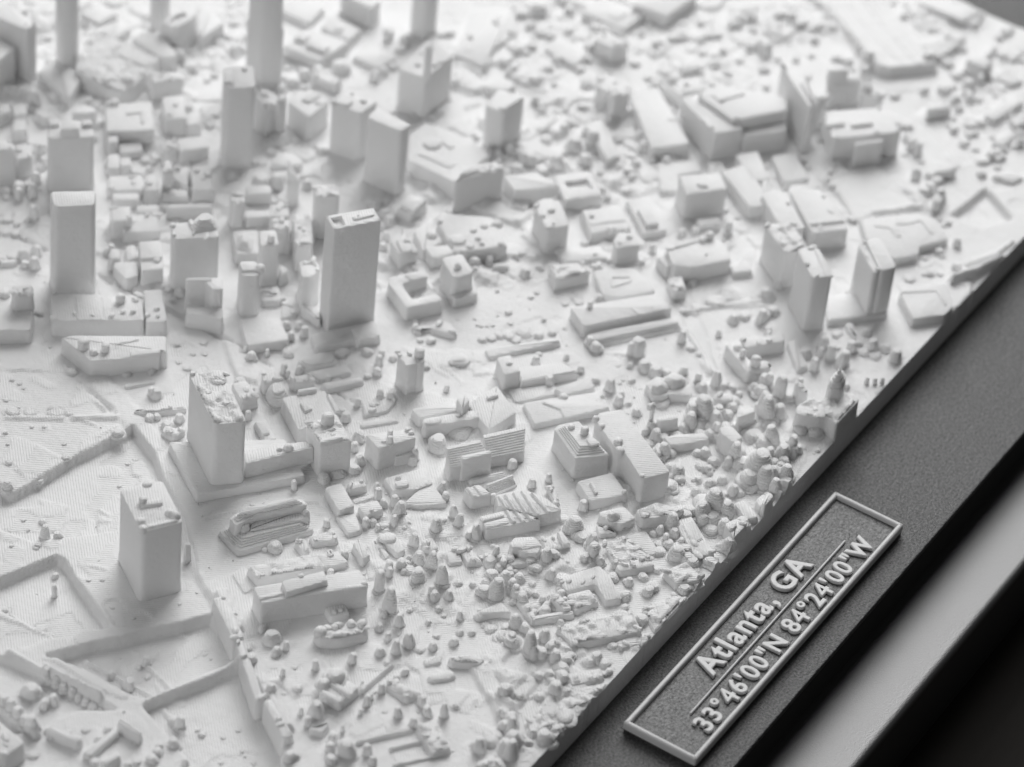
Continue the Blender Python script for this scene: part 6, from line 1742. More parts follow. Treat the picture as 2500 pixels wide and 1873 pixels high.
(10.399,1.998,0.059,0.067,'d'),
(4.242,0.33,0.082,0.051,'d'),
(11.831,0.959,0.059,0.073,'d'),
(12.702,-0.032,0.113,0.107,'d'),
(12.436,0.467,0.077,0.068,'d'),
(11.921,-1.268,0.067,0.05,'d'),
(9.737,4.979,0.096,0.101,'c'),
(9.366,0.973,0.109,0.058,'d'),
(6.659,-0.778,0.109,0.061,'d'),
(8.685,-2.169,0.085,0.098,'d'),
(12.201,-0.758,0.1,0.052,'c'),
(8.678,4.541,0.072,0.072,'c'),
(8.433,5.196,0.083,0.078,'d'),
(12.426,1.933,0.099,0.084,'d'),
(5.847,1.086,0.06,0.039,'d'),
(5.657,2.02,0.073,0.041,'d'),
(10.409,1.206,0.108,0.058,'c'),
(12.568,1.078,0.064,0.039,'c'),
(11.126,-1.865,0.1,0.073,'d'),
(10.764,3.76,0.062,0.073,'c'),
(6.966,-0.155,0.073,0.077,'d'),
(7.144,0.923,0.108,0.14,'d'),
(10.017,1.384,0.091,0.084,'c'),
(14.081,-2.427,0.075,0.084,'d'),
(13.763,-2.729,0.094,0.071,'d'),
(11.112,-4.754,0.069,0.046,'d'),
(14.662,-1.369,0.094,0.069,'d'),
(13.464,-2.506,0.069,0.071,'d'),
(11.671,-4.304,0.078,0.084,'d'),
(12.86,-2.646,0.095,0.071,'d'),
(12.166,-3.482,0.057,0.063,'d'),
(14.543,-2.623,0.108,0.095,'c'),
(12.356,-2.885,0.055,0.029,'d'),
(15.031,-2.866,0.05,0.04,'d'),
(11.071,-4.411,0.105,0.125,'d'),
(10.993,-3.873,0.052,0.036,'d'),
(13.26,-3.919,0.109,0.114,'d'),
(12.136,-3.195,0.109,0.132,'d'),
(14.861,-2.575,0.057,0.05,'c'),
(14.757,-1.927,0.104,0.09,'d'),
(13.76,-3.641,0.093,0.066,'d'),
(11.793,-3.901,0.083,0.051,'c'),
(14.211,-2.957,0.101,0.114,'d'),
(12.396,-3.992,0.067,0.052,'c'),
(12.113,-3.572,0.065,0.071,'d'),
(15.583,-3.069,0.068,0.052,'d'),
(12.834,-4.396,0.101,0.126,'c'),
(12.168,-4.374,0.096,0.083,'d'),
(12.64,-3.587,0.093,0.062,'c'),
(13.864,-3.175,0.075,0.042,'c'),
(14.814,-2.001,0.084,0.082,'d'),
(15.101,-2.772,0.094,0.095,'c'),
(13.419,-2.849,0.105,0.112,'d'),
(15.126,-1.223,0.058,0.05,'c'),
(12.438,-3.044,0.052,0.063,'d'),
(15.063,-1.504,0.093,0.061,'d'),
(11.845,-3.617,0.108,0.074,'d'),
(12.927,-2.057,0.103,0.121,'d'),
(14.54,-2.678,0.099,0.099,'d'),
(11.517,-4.557,0.083,0.058,'d'),
(11.869,-4.486,0.095,0.113,'c'),
(15.146,-3.082,0.061,0.061,'c'),
(12.625,-2.492,0.072,0.038,'d'),
(13.768,-3.346,0.063,0.047,'d'),
(13.915,-3.729,0.083,0.091,'d'),
(13.464,-4.133,0.066,0.056,'d'),
(13.218,-2.409,0.095,0.05,'d'),
(12.533,-4.572,0.055,0.042,'d'),
(15.131,-1.592,0.081,0.06,'d'),
(12.382,-4.497,0.091,0.057,'d'),
(13.393,-3.127,0.087,0.092,'d'),
(12.233,-3.027,0.092,0.061,'d'),
(1.128,12.396,0.069,0.084,'d'),
(0.475,9.308,0.104,0.087,'d'),
(0.357,11.613,0.114,0.128,'d'),
(1.056,11.312,0.117,0.087,'d'),
(0.471,11.744,0.066,0.079,'d'),
(2.967,7.457,0.114,0.102,'d'),
(5.072,8.758,0.08,0.071,'d'),
(0.238,7.956,0.072,0.048,'d'),
(4.505,11.589,0.055,0.063,'d'),
(-1.805,9.173,0.113,0.095,'d'),
(7.323,8.043,0.088,0.11,'d'),
(2.835,10.68,0.051,0.033,'d'),
(0.96,11.972,0.119,0.131,'d'),
(4.166,11.361,0.072,0.044,'c'),
(2.892,7.301,0.111,0.071,'d'),
(6.164,8.977,0.116,0.128,'d'),
(1.437,11.089,0.067,0.045,'d'),
(-2.214,10.684,0.08,0.067,'d'),
(6.148,10.02,0.071,0.052,'d'),
(1.634,12.741,0.076,0.073,'d'),
(1.161,7.591,0.109,0.113,'c'),
(3.96,10.931,0.111,0.137,'d'),
(5.018,9.158,0.12,0.061,'d'),
(2.977,10.275,0.094,0.094,'c'),
(1.313,11.402,0.113,0.074,'d'),
(-1.295,8.434,0.056,0.032,'d'),
(-1.61,10.371,0.062,0.055,'c'),
(5.187,10.266,0.079,0.08,'d'),
(4.836,9.966,0.074,0.044,'d'),
(2.398,12.655,0.082,0.066,'d'),
(-0.137,10.629,0.098,0.095,'d'),
(0.845,11.685,0.075,0.081,'d'),
(4.137,8.611,0.087,0.093,'c'),
(-1.153,11.284,0.055,0.044,'d'),
(4.977,10.524,0.092,0.068,'d'),
(0.225,12.53,0.11,0.073,'d'),
(4.594,10.468,0.1,0.095,'d'),
(2.418,10.678,0.064,0.048,'d'),
(-0.541,11.338,0.099,0.102,'d'),
(4.181,6.778,0.091,0.054,'c'),
(1.488,6.977,0.052,0.066,'c'),
(0.606,7.181,0.051,0.063,'c'),
(-0.696,10.897,0.07,0.085,'d'),
(0.741,12.469,0.095,0.091,'d'),
(6.965,8.746,0.083,0.057,'d'),
(3.802,9.046,0.108,0.083,'d'),
(2.719,7.372,0.057,0.06,'c'),
(4.851,10.27,0.078,0.056,'d'),
(2.428,9.132,0.053,0.035,'c'),
(0.684,12.428,0.12,0.147,'d'),
(4.907,8.964,0.093,0.055,'d'),
(3.714,9.944,0.087,0.083,'c'),
(-0.129,9.805,0.054,0.045,'d'),
(-2.683,10.305,0.053,0.031,'d'),
(2.554,8.428,0.098,0.061,'d'),
(2.31,8.111,0.088,0.093,'d'),
(2.249,8.955,0.087,0.092,'d'),
(5.045,6.319,0.057,0.029,'d'),
(0.022,8.705,0.072,0.076,'c'),
(2.338,7.307,0.115,0.092,'d'),
(2.432,9.668,0.102,0.127,'d'),
(0.05,9.169,0.088,0.11,'d'),
(3.673,8.382,0.094,0.069,'d'),
(0.693,3.114,0.085,0.085,'d'),
(0.426,-0.285,0.067,0.038,'c'),
(2.614,1.108,0.081,0.082,'c'),
(-1.727,1.444,0.074,0.037,'d'),
(-0.278,2.113,0.054,0.059,'d'),
(-1.436,1.846,0.083,0.098,'d'),
(0.509,3.241,0.048,0.057,'c'),
(1.236,-1.85,0.072,0.084,'d'),
(1.793,0.776,0.057,0.038,'d'),
(3.977,-1.176,0.06,0.052,'d'),
(-1.255,1.2,0.059,0.059,'d'),
(1.131,0.868,0.075,0.052,'d'),
(1.372,0.202,0.054,0.064,'d'),
(1.989,0.767,0.055,0.034,'d'),
(-1.25,1.213,0.085,0.071,'d'),
(3.324,-1.808,0.083,0.076,'d'),
(1.402,-0.25,0.045,0.024,'c'),
(1.532,1.406,0.043,0.042,'d'),
(2.611,-0.326,0.084,0.105,'d'),
(3.692,0.158,0.049,0.057,'d'),
(0.959,2.991,0.069,0.049,'d')]
TERRAIN = [
([(-5.422,6.011),(-5.255,5.802),(-5.516,5.038),(-6.058,3.79),(-6.416,3.82),(-6.225,4.214),(-6.154,4.657),(-5.895,5.136),(-5.745,5.87),(-5.616,6.255)],0.03,0.04,'add'),
([(-9.007,6.157),(-8.807,5.489),(-8.884,5.15),(-8.221,4.996),(-7.477,4.898),(-6.552,4.653),(-6.333,4.573),(-6.072,4.553),(-6.225,4.214),(-6.416,3.82),(-6.876,3.196),(-7.286,2.479),(-8.115,1.561),(-9.024,0.749),(-9.591,-0.451),(-12.207,-2.131),(-15.455,2.102)],((-7.57,3.508),-0.21,(-7.547,2.605),-0.05),0.012,'set'),
([(-10.21,5.437),(-9.64,4.811),(-9.528,4.14),(-8.534,3.303),(-8.351,3.121),(-7.817,2.186),(-8.472,1.32),(-8.812,0.672),(-11.831,-2.62),(-15.455,2.102)],-0.1,0.04,'set'),
([(-11.329,4.239),(-10.63,4.006),(-9.55,3.582),(-9.544,3.425),(-9.789,3.004),(-10.413,1.707),(-10.524,1.778),(-10.705,2.083),(-10.994,2.118),(-11.181,2.312),(-11.259,3.494),(-11.352,4.22)],-0.34,0.012,'set'),
([(-11.838,3.821),(-11.413,3.37),(-11.223,2.358),(-11.645,2.52),(-12.095,2.815),(-12.693,3.115)],-0.13,0.04,'set'),
([(-10.059,2.166),(-9.851,2.142),(-9.796,1.974),(-9.919,1.694),(-9.737,1.412),(-9.826,1.187),(-9.984,1.197),(-10.377,1.654),(-10.309,1.76)],-0.13,0.03,'set'),
([(-11.626,2.154),(-11.09,1.805),(-10.351,1.308),(-9.096,0.482),(-9.301,-0.139),(-9.662,-0.534),(-11.415,0.192),(-11.565,0.758),(-11.65,2.043)],-0.35,0.012,'set'),
([(-11.575,0.061),(-11.468,0.061),(-9.901,-0.582),(-9.704,-0.693),(-10.111,-1.298),(-10.205,-1.48),(-10.714,-2.228),(-11.503,-2.786),(-12.321,-1.722),(-11.86,-0.696)],-0.34,0.012,'set'),
([(-8.704,0.721),(-8.508,0.592),(-9.147,-0.289),(-9.312,-0.159)],0.1,0.012,'set'),
([(-9.468,-0.571),(-9.496,-0.772),(-10.089,-1.561),(-10.556,-2.365),(-10.708,-2.236),(-10.194,-1.447),(-9.704,-0.693)],0.02,0.03,'set'),
([(-10.19,-1.462),(-10.089,-1.561),(-10.556,-2.365),(-10.715,-2.236)],0.12,0.012,'set'),
([(-12.255,3.211),(-12.006,1.994),(-11.942,0.722),(-11.926,0.401),(-12.723,1.111),(-12.974,1.116),(-13.634,1.562),(-13.999,2.036)],-0.26,0.04,'set'),
([(-11.713,2.124),(-11.584,1.991),(-11.55,1.782),(-11.499,1.198),(-11.532,0.423),(-11.673,0.443),(-11.735,0.755),(-11.722,1.439)],-0.06,0.04,'set'),
([(-12.512,1.021),(-12.295,0.832),(-11.946,0.334),(-11.859,-0.009),(-12.066,-0.473),(-12.678,-0.764),(-13.319,0.026),(-13.167,0.503)],-0.08,0.05,'set'),
([(-11.224,1.638),(-11.182,0.219),(-11.114,0.24),(-11.156,1.66)],0.06,0.03,'add'),
([(-10.594,0.884),(-10.854,0.04),(-10.788,0.042),(-10.528,0.887)],0.06,0.03,'add'),
([(-10.479,1.174),(-10.572,0.817),(-10.52,0.821),(-10.428,1.179)],0.05,0.03,'add'),
([(-10.849,0.428),(-11.002,0.157),(-10.957,0.147),(-10.804,0.418)],0.05,0.03,'add'),
([(-11.193,3.565),(-11.175,2.385),(-11.107,2.407),(-11.125,3.588)],0.09,0.03,'add'),
([(-12.008,2.744),(-12.027,1.968),(-11.961,1.987),(-11.941,2.764)],0.08,0.03,'add'),
([(-11.319,-0.138),(-11.567,-0.785),(-11.519,-0.787),(-11.271,-0.14)],0.05,0.03,'add'),
([(-12.058,1.935),(-11.985,0.722),(-11.832,0.774),(-11.904,1.989)],0.16,0.03,'add'),
([(-13.062,2.148),(-13.288,1.113),(-13.093,1.133),(-12.865,2.171)],0.16,0.03,'add'),
([(-7.392,6.528),(-6.725,5.687),(-6.663,5.737),(-7.33,6.578)],0.05,0.03,'add'),
([(-6.621,5.545),(-6.083,4.905),(-6.021,4.955),(-6.559,5.596)],0.06,0.03,'add'),
([(-6.538,5.368),(-6.492,5.097),(-6.445,5.118),(-6.491,5.389)],0.03,0.03,'add'),
([(-6.782,4.879),(-6.263,4.756),(-6.236,4.798),(-6.756,4.921)],0.03,0.03,'add'),
([(-8.11,3.784),(-8.115,3.535),(-8.053,3.554),(-8.048,3.803)],0.03,0.03,'add'),
([(-8.355,3.578),(-8.223,3.41),(-8.168,3.452),(-8.301,3.62)],0.03,0.03,'add'),
([(-8.544,3.406),(-8.208,3.588),(-8.22,3.626),(-8.557,3.444)],0.02,0.03,'add'),
([(-9.471,3.005),(-9.334,2.631),(-9.292,2.654),(-9.429,3.028)],0.03,0.03,'add'),
([(-5.816,5.842),(-5.992,5.143),(-5.905,5.157),(-5.728,5.856)],-0.06,0.03,'add'),
([(-5.939,5.703),(-6.038,5.232),(-5.997,5.24),(-5.898,5.711)],0.05,0.03,'add'),
([(-8.063,5.482),(-7.561,5.635),(-7.545,5.037),(-7.647,4.956),(-8.205,5.037),(-8.426,5.162),(-8.348,5.53)],0.02,0.02,'add'),
([(-6.931,5.051),(-6.665,4.981),(-6.249,4.777),(-6.312,4.59),(-7.268,4.896)],0.02,0.02,'add'),
([(-8.665,4.641),(-8.518,4.813),(-8.376,4.351),(-8.324,4.31),(-8.648,4.108),(-8.958,3.944),(-9.64,4.811),(-9.901,5.144),(-9.391,5.563),(-9.085,5.098)],0.03,0.02,'add'),
([(-6.66,4.128),(-6.564,3.954),(-6.955,3.245),(-7.378,3.574),(-6.927,3.73),(-6.983,3.906)],0.02,0.02,'add'),
([(-8.588,3.422),(-8.04,3.796),(-7.579,3.829),(-7.588,3.685),(-8.338,3.104)],0.02,0.02,'add'),
([(-3.0,6.135),(-3.024,4.242),(-2.916,4.277),(-2.891,6.173)],-0.08,0.03,'add'),
([(-2.898,6.17),(-2.871,7.347),(-2.967,7.313),(-2.993,6.138)],-0.06,0.03,'add'),
([(-2.997,7.815),(-3.025,7.444),(-2.929,7.475),(-2.901,7.847)],-0.08,0.03,'add'),
([(-3.03,9.734),(-3.072,8.989),(-2.975,9.023),(-2.933,9.769)],-0.08,0.03,'add'),
([(-3.056,4.704),(-2.9,4.508),(-3.377,3.544),(-3.659,3.419),(-3.754,3.851)],0.06,0.04,'add'),
([(-5.979,8.078),(-5.295,7.251),(-5.515,6.391),(-5.681,6.544),(-6.513,7.642)],0.02,0.02,'add'),
([(-3.035,4.005),(-3.105,3.535),(-3.03,3.552),(-2.96,4.023)],-0.06,0.03,'add'),
([(-2.753,4.212),(-3.149,4.259),(-3.186,4.194),(-2.791,4.147)],-0.06,0.03,'add'),
([(-2.804,2.671),(-2.998,1.871),(-2.919,1.883),(-2.724,2.683)],-0.07,0.03,'add'),
([(-2.971,1.831),(-3.011,1.12),(-2.931,1.141),(-2.89,1.853)],-0.06,0.03,'add'),
([(-0.345,0.75),(0.896,-0.802),(0.743,-1.062),(-0.413,-0.117),(-0.928,0.362)],0.02,0.02,'add'),
([(5.756,1.047),(5.932,0.956),(4.822,-0.491),(4.365,-1.241),(2.925,-2.6),(1.885,-3.542),(1.683,-3.288),(2.909,-2.12),(3.447,-1.631),(4.216,-0.581),(4.748,0.083)],-0.03,0.04,'add'),
([(2.84,-2.131),(2.041,-3.233),(2.114,-3.248),(2.916,-2.146)],0.07,0.03,'add'),
([(2.314,-2.671),(2.001,-3.182),(2.067,-3.19),(2.38,-2.679)],0.05,0.03,'add'),
([(3.309,-1.884),(4.683,-3.011),(4.76,-2.956),(3.385,-1.828)],0.07,0.03,'add'),
([(3.982,-2.519),(4.569,-3.074),(4.617,-3.042),(4.03,-2.486)],0.03,0.03,'add'),
([(1.208,-1.204),(1.482,-1.631),(1.525,-1.607),(1.251,-1.179)],0.03,0.03,'add'),
([(1.491,-0.808),(1.283,-0.775),(1.125,-1.202),(1.319,-1.162)],0.1,0.03,'add'),
([(9.448,-4.55),(10.739,-4.699),(10.192,-5.592),(9.501,-5.235)],-0.16,0.03,'set'),
([(7.494,-5.541),(7.787,-5.725),(8.093,-5.835),(8.726,-6.048),(9.537,-6.2),(9.546,-6.334),(9.327,-6.307),(8.735,-6.179),(7.923,-5.924),(7.399,-5.632)],0.25,0.03,'add'),
([(8.145,-5.509),(8.856,-5.845),(9.503,-5.974),(9.433,-6.01),(8.799,-5.956),(8.171,-5.631)],0.08,0.03,'add'),
([(7.932,-3.176),(8.842,-1.992),(9.888,-2.514),(9.212,-3.949),(9.091,-3.987),(8.329,-3.234)],0.08,0.03,'add'),
([(9.303,-2.971),(9.399,-3.592),(9.445,-3.577),(9.349,-2.957)],0.02,0.03,'add'),
([(-0.508,-3.972),(-0.055,-4.223),(-0.685,-4.652),(-1.05,-4.664),(-0.949,-4.37)],0.03,0.02,'add'),
([(-7.456,-3.93),(-7.228,-4.129),(-7.877,-5.173),(-8.398,-5.513),(-8.358,-5.22),(-7.846,-4.513)],0.08,0.03,'add'),
([(-8.895,-1.074),(-8.37,-1.365),(-8.754,-1.638),(-9.074,-2.22),(-9.726,-2.127),(-9.937,-1.901),(-9.822,-1.488),(-10.097,-1.18),(-9.608,-0.822),(-9.361,-1.282)],0.02,0.02,'add'),
([(-8.213,-2.047),(-7.868,-2.443),(-8.149,-2.94),(-8.471,-2.809),(-8.729,-2.382)],0.02,0.02,'add'),
([(-6.884,-2.303),(-6.731,-2.352),(-6.834,-2.856),(-7.336,-2.84),(-8.088,-2.924),(-8.113,-3.319),(-8.479,-3.693),(-8.315,-3.906),(-8.5,-4.18),(-8.393,-4.504),(-7.909,-4.431),(-8.043,-4.022),(-7.446,-3.37),(-6.902,-2.622)],0.02,0.02,'add'),
([(-10.028,-3.168),(-9.57,-3.071),(-9.374,-3.234),(-8.873,-3.137),(-8.982,-4.158),(-9.288,-3.945),(-10.114,-3.377)],0.02,0.02,'add'),
([(-5.834,-2.516),(-5.557,-2.871),(-5.938,-3.124),(-6.348,-3.04),(-6.074,-2.703)],0.02,0.02,'add'),
([(-3.879,-1.073),(-3.823,-1.353),(-4.182,-1.829),(-4.831,-1.974),(-4.913,-1.768)],0.02,0.02,'add'),
([(-7.237,2.059),(-6.924,1.916),(-6.277,1.453),(-5.397,0.749),(-5.606,0.6),(-6.591,1.492),(-7.3,1.985)],0.03,0.03,'add'),
([(7.279,-5.453),(7.743,-5.91),(7.407,-6.087),(6.633,-6.066),(6.804,-5.868)],0.06,0.03,'add'),
([(12.86,-1.241),(13.693,-1.947),(14.588,-0.666),(15.569,0.468),(14.367,1.908),(14.056,0.947),(13.541,0.181),(12.784,-0.947)],((13.26,-1.591),0.24,(15.043,1.382),0.1),0.03,'add'),
([(12.898,-1.22),(12.812,-1.048),(13.742,0.353),(14.624,1.6),(14.676,1.538),(13.815,0.319),(12.877,-1.1)],0.03,0.02,'add'),
([(13.368,-1.621),(14.333,-0.152),(15.064,0.79),(15.132,0.708),(14.384,-0.213),(13.43,-1.675)],0.03,0.02,'add'),
([(13.111,-1.41),(13.973,0.005),(14.87,1.164),(14.904,1.123),(14.046,-0.014),(13.136,-1.44)],0.025,0.02,'add'),
([(11.763,-1.509),(12.4,-1.42),(12.851,-1.9),(12.649,-2.586),(11.46,-4.07),(11.189,-3.931),(11.768,-2.828),(11.782,-2.191)],-0.03,0.04,'add')]

# ------------------------------------------------------------------ the printed ground
def vnoise(X, Y, sc, seed):
    g = np.random.default_rng(seed).random((128, 128)); x = X * sc + 500; y = Y * sc + 500
    xi, yi = np.floor(x).astype(int), np.floor(y).astype(int); fx, fy = x - xi, y - yi
    fx = fx * fx * (3 - 2 * fx); fy = fy * fy * (3 - 2 * fy); q = lambda a, b: g[a % 128, b % 128]
    return (q(xi, yi) * (1 - fx) + q(xi + 1, yi) * fx) * (1 - fy) + (q(xi, yi + 1) * (1 - fx) + q(xi + 1, yi + 1) * fx) * fy
def sdf(X, Y, p):
    d = np.full(X.shape, 1e9); ins = np.zeros(X.shape, bool); n = len(p)
    for i in range(n):
        ax, ay = p[i]; bx, by = p[(i + 1) % n]; ex, ey = bx - ax, by - ay
        t = np.clip(((X - ax) * ex + (Y - ay) * ey) / max(ex * ex + ey * ey, 1e-9), 0, 1)
        d = np.minimum(d, np.hypot(X - ax - t * ex, Y - ay - t * ey))
        if abs(by - ay) > 1e-9:
            c = ((ay > Y) != (by > Y)) & (X < (bx - ax) * (Y - ay) / (by - ay) + ax); ins ^= c
    return np.where(ins, -d, d)
STEP = .034
gx = np.arange(-16.0, EDGE_X + .001, STEP); gy = np.arange(EDGE_Y, 16.4, STEP)
gx[-1] = EDGE_X
GX, GY = np.meshgrid(gx, gy, indexing='ij')
HF = np.zeros(GX.shape)
for pts, dz, soft, mode in TERRAIN:
    P = np.array(pts); lo = P.min(0) - .3; hi = P.max(0) + .3
    i0, i1 = np.searchsorted(gx, [lo[0], hi[0]]); j0, j1 = np.searchsorted(gy, [lo[1], hi[1]])
    if i1 <= i0 or j1 <= j0: continue
    sx, sy = GX[i0:i1, j0:j1], GY[i0:i1, j0:j1]
    wob = .05 * (vnoise(sx, sy, 2.3, 5) - .5)
    m = np.clip(.5 - (sdf(sx, sy, pts) + wob) / (2 * soft), 0, 1); m = m * m * (3 - 2 * m)
    h = HF[i0:i1, j0:j1]
    if isinstance(dz, (list, tuple)):
        (ax, ay), za, (bx, by), zb = dz[0], dz[1], dz[2], dz[3]
        t = np.clip(((sx - ax) * (bx - ax) + (sy - ay) * (by - ay)) / ((bx - ax) ** 2 + (by - ay) ** 2), 0, 1); zz = za + (zb - za) * t
    else: zz = dz
    HF[i0:i1, j0:j1] = h * (1 - m) + zz * m if mode == 'set' else h + zz * m
und = .034 * (vnoise(GX, GY, .33, 1) - .5) + .014 * (vnoise(GX, GY, .9, 2) - .5) + .010 * (vnoise(GX, GY, 3.1, 3) - .5)
far = np.zeros(GX.shape)
for pts, k in [([(3.39, 16.721), (18.346, 1.068), (14.746, -3.797), (9.233, -4.41), (4.731, -1.577), (3.079, 0.473), (0.322, 2.143), (-1.272, 4.704), (-2.774, 6.572), (-3.07, 10.158), (-0.544, 13.457)], 1.0), ([(0.348, -2.336), (3.333, -4.407), (2.084, -6.168), (-3.374, -6.413), (-8.789, -6.086), (-9.582, -5.053), (-7.06, -3.868), (-4.636, -2.882), (-2.893, -3.83)], 0.9), ([(-2.857, 4.117), (0.117, 0.229), (-1.927, -1.642), (-4.719, -0.215), (-4.595, 0.673), (-2.538, 1.842)], 0.85), ([(-5.53, 0.815), (-3.481, -2.307), (-6.414, -4.219), (-7.246, -1.447)], 0.6)]:
    P = np.array(pts); far = np.maximum(far, k * np.clip(-sdf(GX, GY, pts) / .6 + .2, 0, 1))
for pts in [[(12.86, -1.241), (13.693, -1.947), (14.757, -0.87), (16.314, 0.574), (14.93, 2.23), (14.056, 0.947), (13.541, 0.181), (12.784, -0.947)], [(7.932, -3.176), (8.842, -1.992), (9.888, -2.514), (9.212, -3.949), (8.329, -3.234)], [(9.448, -4.55), (10.739, -4.699), (10.192, -5.592), (9.501, -5.235)], [(11.91, -1.688), (12.672, -1.416), (12.863, -2.183), (11.189, -3.931), (10.715, -3.478)]]: far *= np.clip(sdf(GX, GY, pts) / .1 + .5, 0, 1)
patch = np.clip((vnoise(GX, GY, .55, 31) - .38) / .2, 0, 1) * far
rel = .075 * np.clip((vnoise(GX, GY, 2.2, 32) - .60) / .07, 0, 1) + .05 * np.clip((vnoise(GX, GY, 4.2, 33) - .62) / .07, 0, 1) + .03 * np.clip((vnoise(GX, GY, 1.3, 34) - .52) / .04, 0, 1)
und = und + rel * patch
HF = np.round((HF + und) / LAYER) * LAYER
# soften the stair edges by one grid cell and leave a slightly proud bead along them
HS = HF.copy(); HS[1:-1, 1:-1] = (HF[1:-1, 1:-1] * 4 + HF[:-2, 1:-1] + HF[2:, 1:-1] + HF[1:-1, :-2] + HF[1:-1, 2:]) / 8
HS[1:-1, 1:-1] += np.clip(HF[1:-1, 1:-1] - HS[1:-1, 1:-1], 0, .01) * .9
def ground(x, y):
    i = int(np.clip((x - gx[0]) / STEP, 0, len(gx) - 1)); j = int(np.clip((y - gy[0]) / STEP, 0, len(gy) - 1)); return float(HF[i, j])
nx, ny = GX.shape
V = np.stack([GX.ravel(), GY.ravel(), (T + HS).ravel()], 1)
ii, jj = np.meshgrid(np.arange(nx - 1), np.arange(ny - 1), indexing='ij'); a = (ii * ny + jj).ravel()
F = np.stack([a, a + ny, a + ny + 1, a + 1], 1)
# skirts down to the board: front edge (y min) and far edge (x max), plus the two unseen sides
def skirt(idx, flip):
    global V, F
    k = len(V); low = V[idx].copy(); low[:, 2] = 0.0; V = np.vstack([V, low]); n = np.arange(len(idx) - 1)
    q = np.stack([idx[n], k + n, k + n + 1, idx[n + 1]], 1); F = np.vstack([F, q if flip else q[:, ::-1]])
skirt(np.arange(nx) * ny, True); skirt((nx - 1) * ny + np.arange(ny), True)
skirt(np.arange(nx) * ny + ny - 1, False); skirt(np.arange(ny), False)
me = bpy.data.meshes.new('ground_slab'); me.vertices.add(len(V)); me.vertices.foreach_set('co', V.ravel())
me.loops.add(F.size); me.loops.foreach_set('vertex_index', F.ravel().astype(np.int32))
me.polygons.add(len(F)); me.polygons.foreach_set('loop_start', np.arange(0, F.size, 4, dtype=np.int32))
me.update(calc_edges=True); me.shade_smooth(); me.set_sharp_from_angle(angle=math.radians(60))
city = empty('city_model', 'white 3D-printed relief model of a city centre, lying on the dark speckled board', 'city model')
link('ground_slab', me, PLA, city)

# ------------------------------------------------------------------ buildings
CLUTTER = []
def inside(x, y, p):
    c = False
    for i in range(len(p)):
        (ax, ay), (bx, by) = p[i], p[(i + 1) % len(p)]
        if (ay > y) != (by > y) and x < (bx - ax) * (y - ay) / (by - ay) + ax: c = not c
    return c
def clip_edge(p):
    """cut a footprint with the straight front edge and far edge of the plate"""
    for ax, lim, sgn in ((1, EDGE_Y + .004, 1), (0, EDGE_X - .004, -1)):
        out = []
        for i in range(len(p)):
            a, b = p[i], p[(i + 1) % len(p)]; ia, ib = (a[ax] - lim) * sgn >= 0, (b[ax] - lim) * sgn >= 0
            if ia: out.append(tuple(a))
            if ia != ib:
                t = (lim - a[ax]) / (b[ax] - a[ax]); out.append((a[0] + (b[0] - a[0]) * t, a[1] + (b[1] - a[1]) * t))
        p = out
        if len(p) < 3: return p
    return p
def prism(name, p, z0, z1, rnd=.03, bev=.02, parent=None, org=(0, 0, 0), hole=None, sunk=0):
    q = rounded(ccw(p), rnd)
    b = min(bev, (z1 - z0) * .45)
    rings = [(inset(q, -.012), z0 - sunk), (inset(q, -.012), z0 + .01), (q, z1 - b), (inset(q, b * .3), z1 - b * .3), (inset(q, b), z1)]
    return link(name, rings_mesh(name, rings, hole=hole, off=org), PLA, parent)
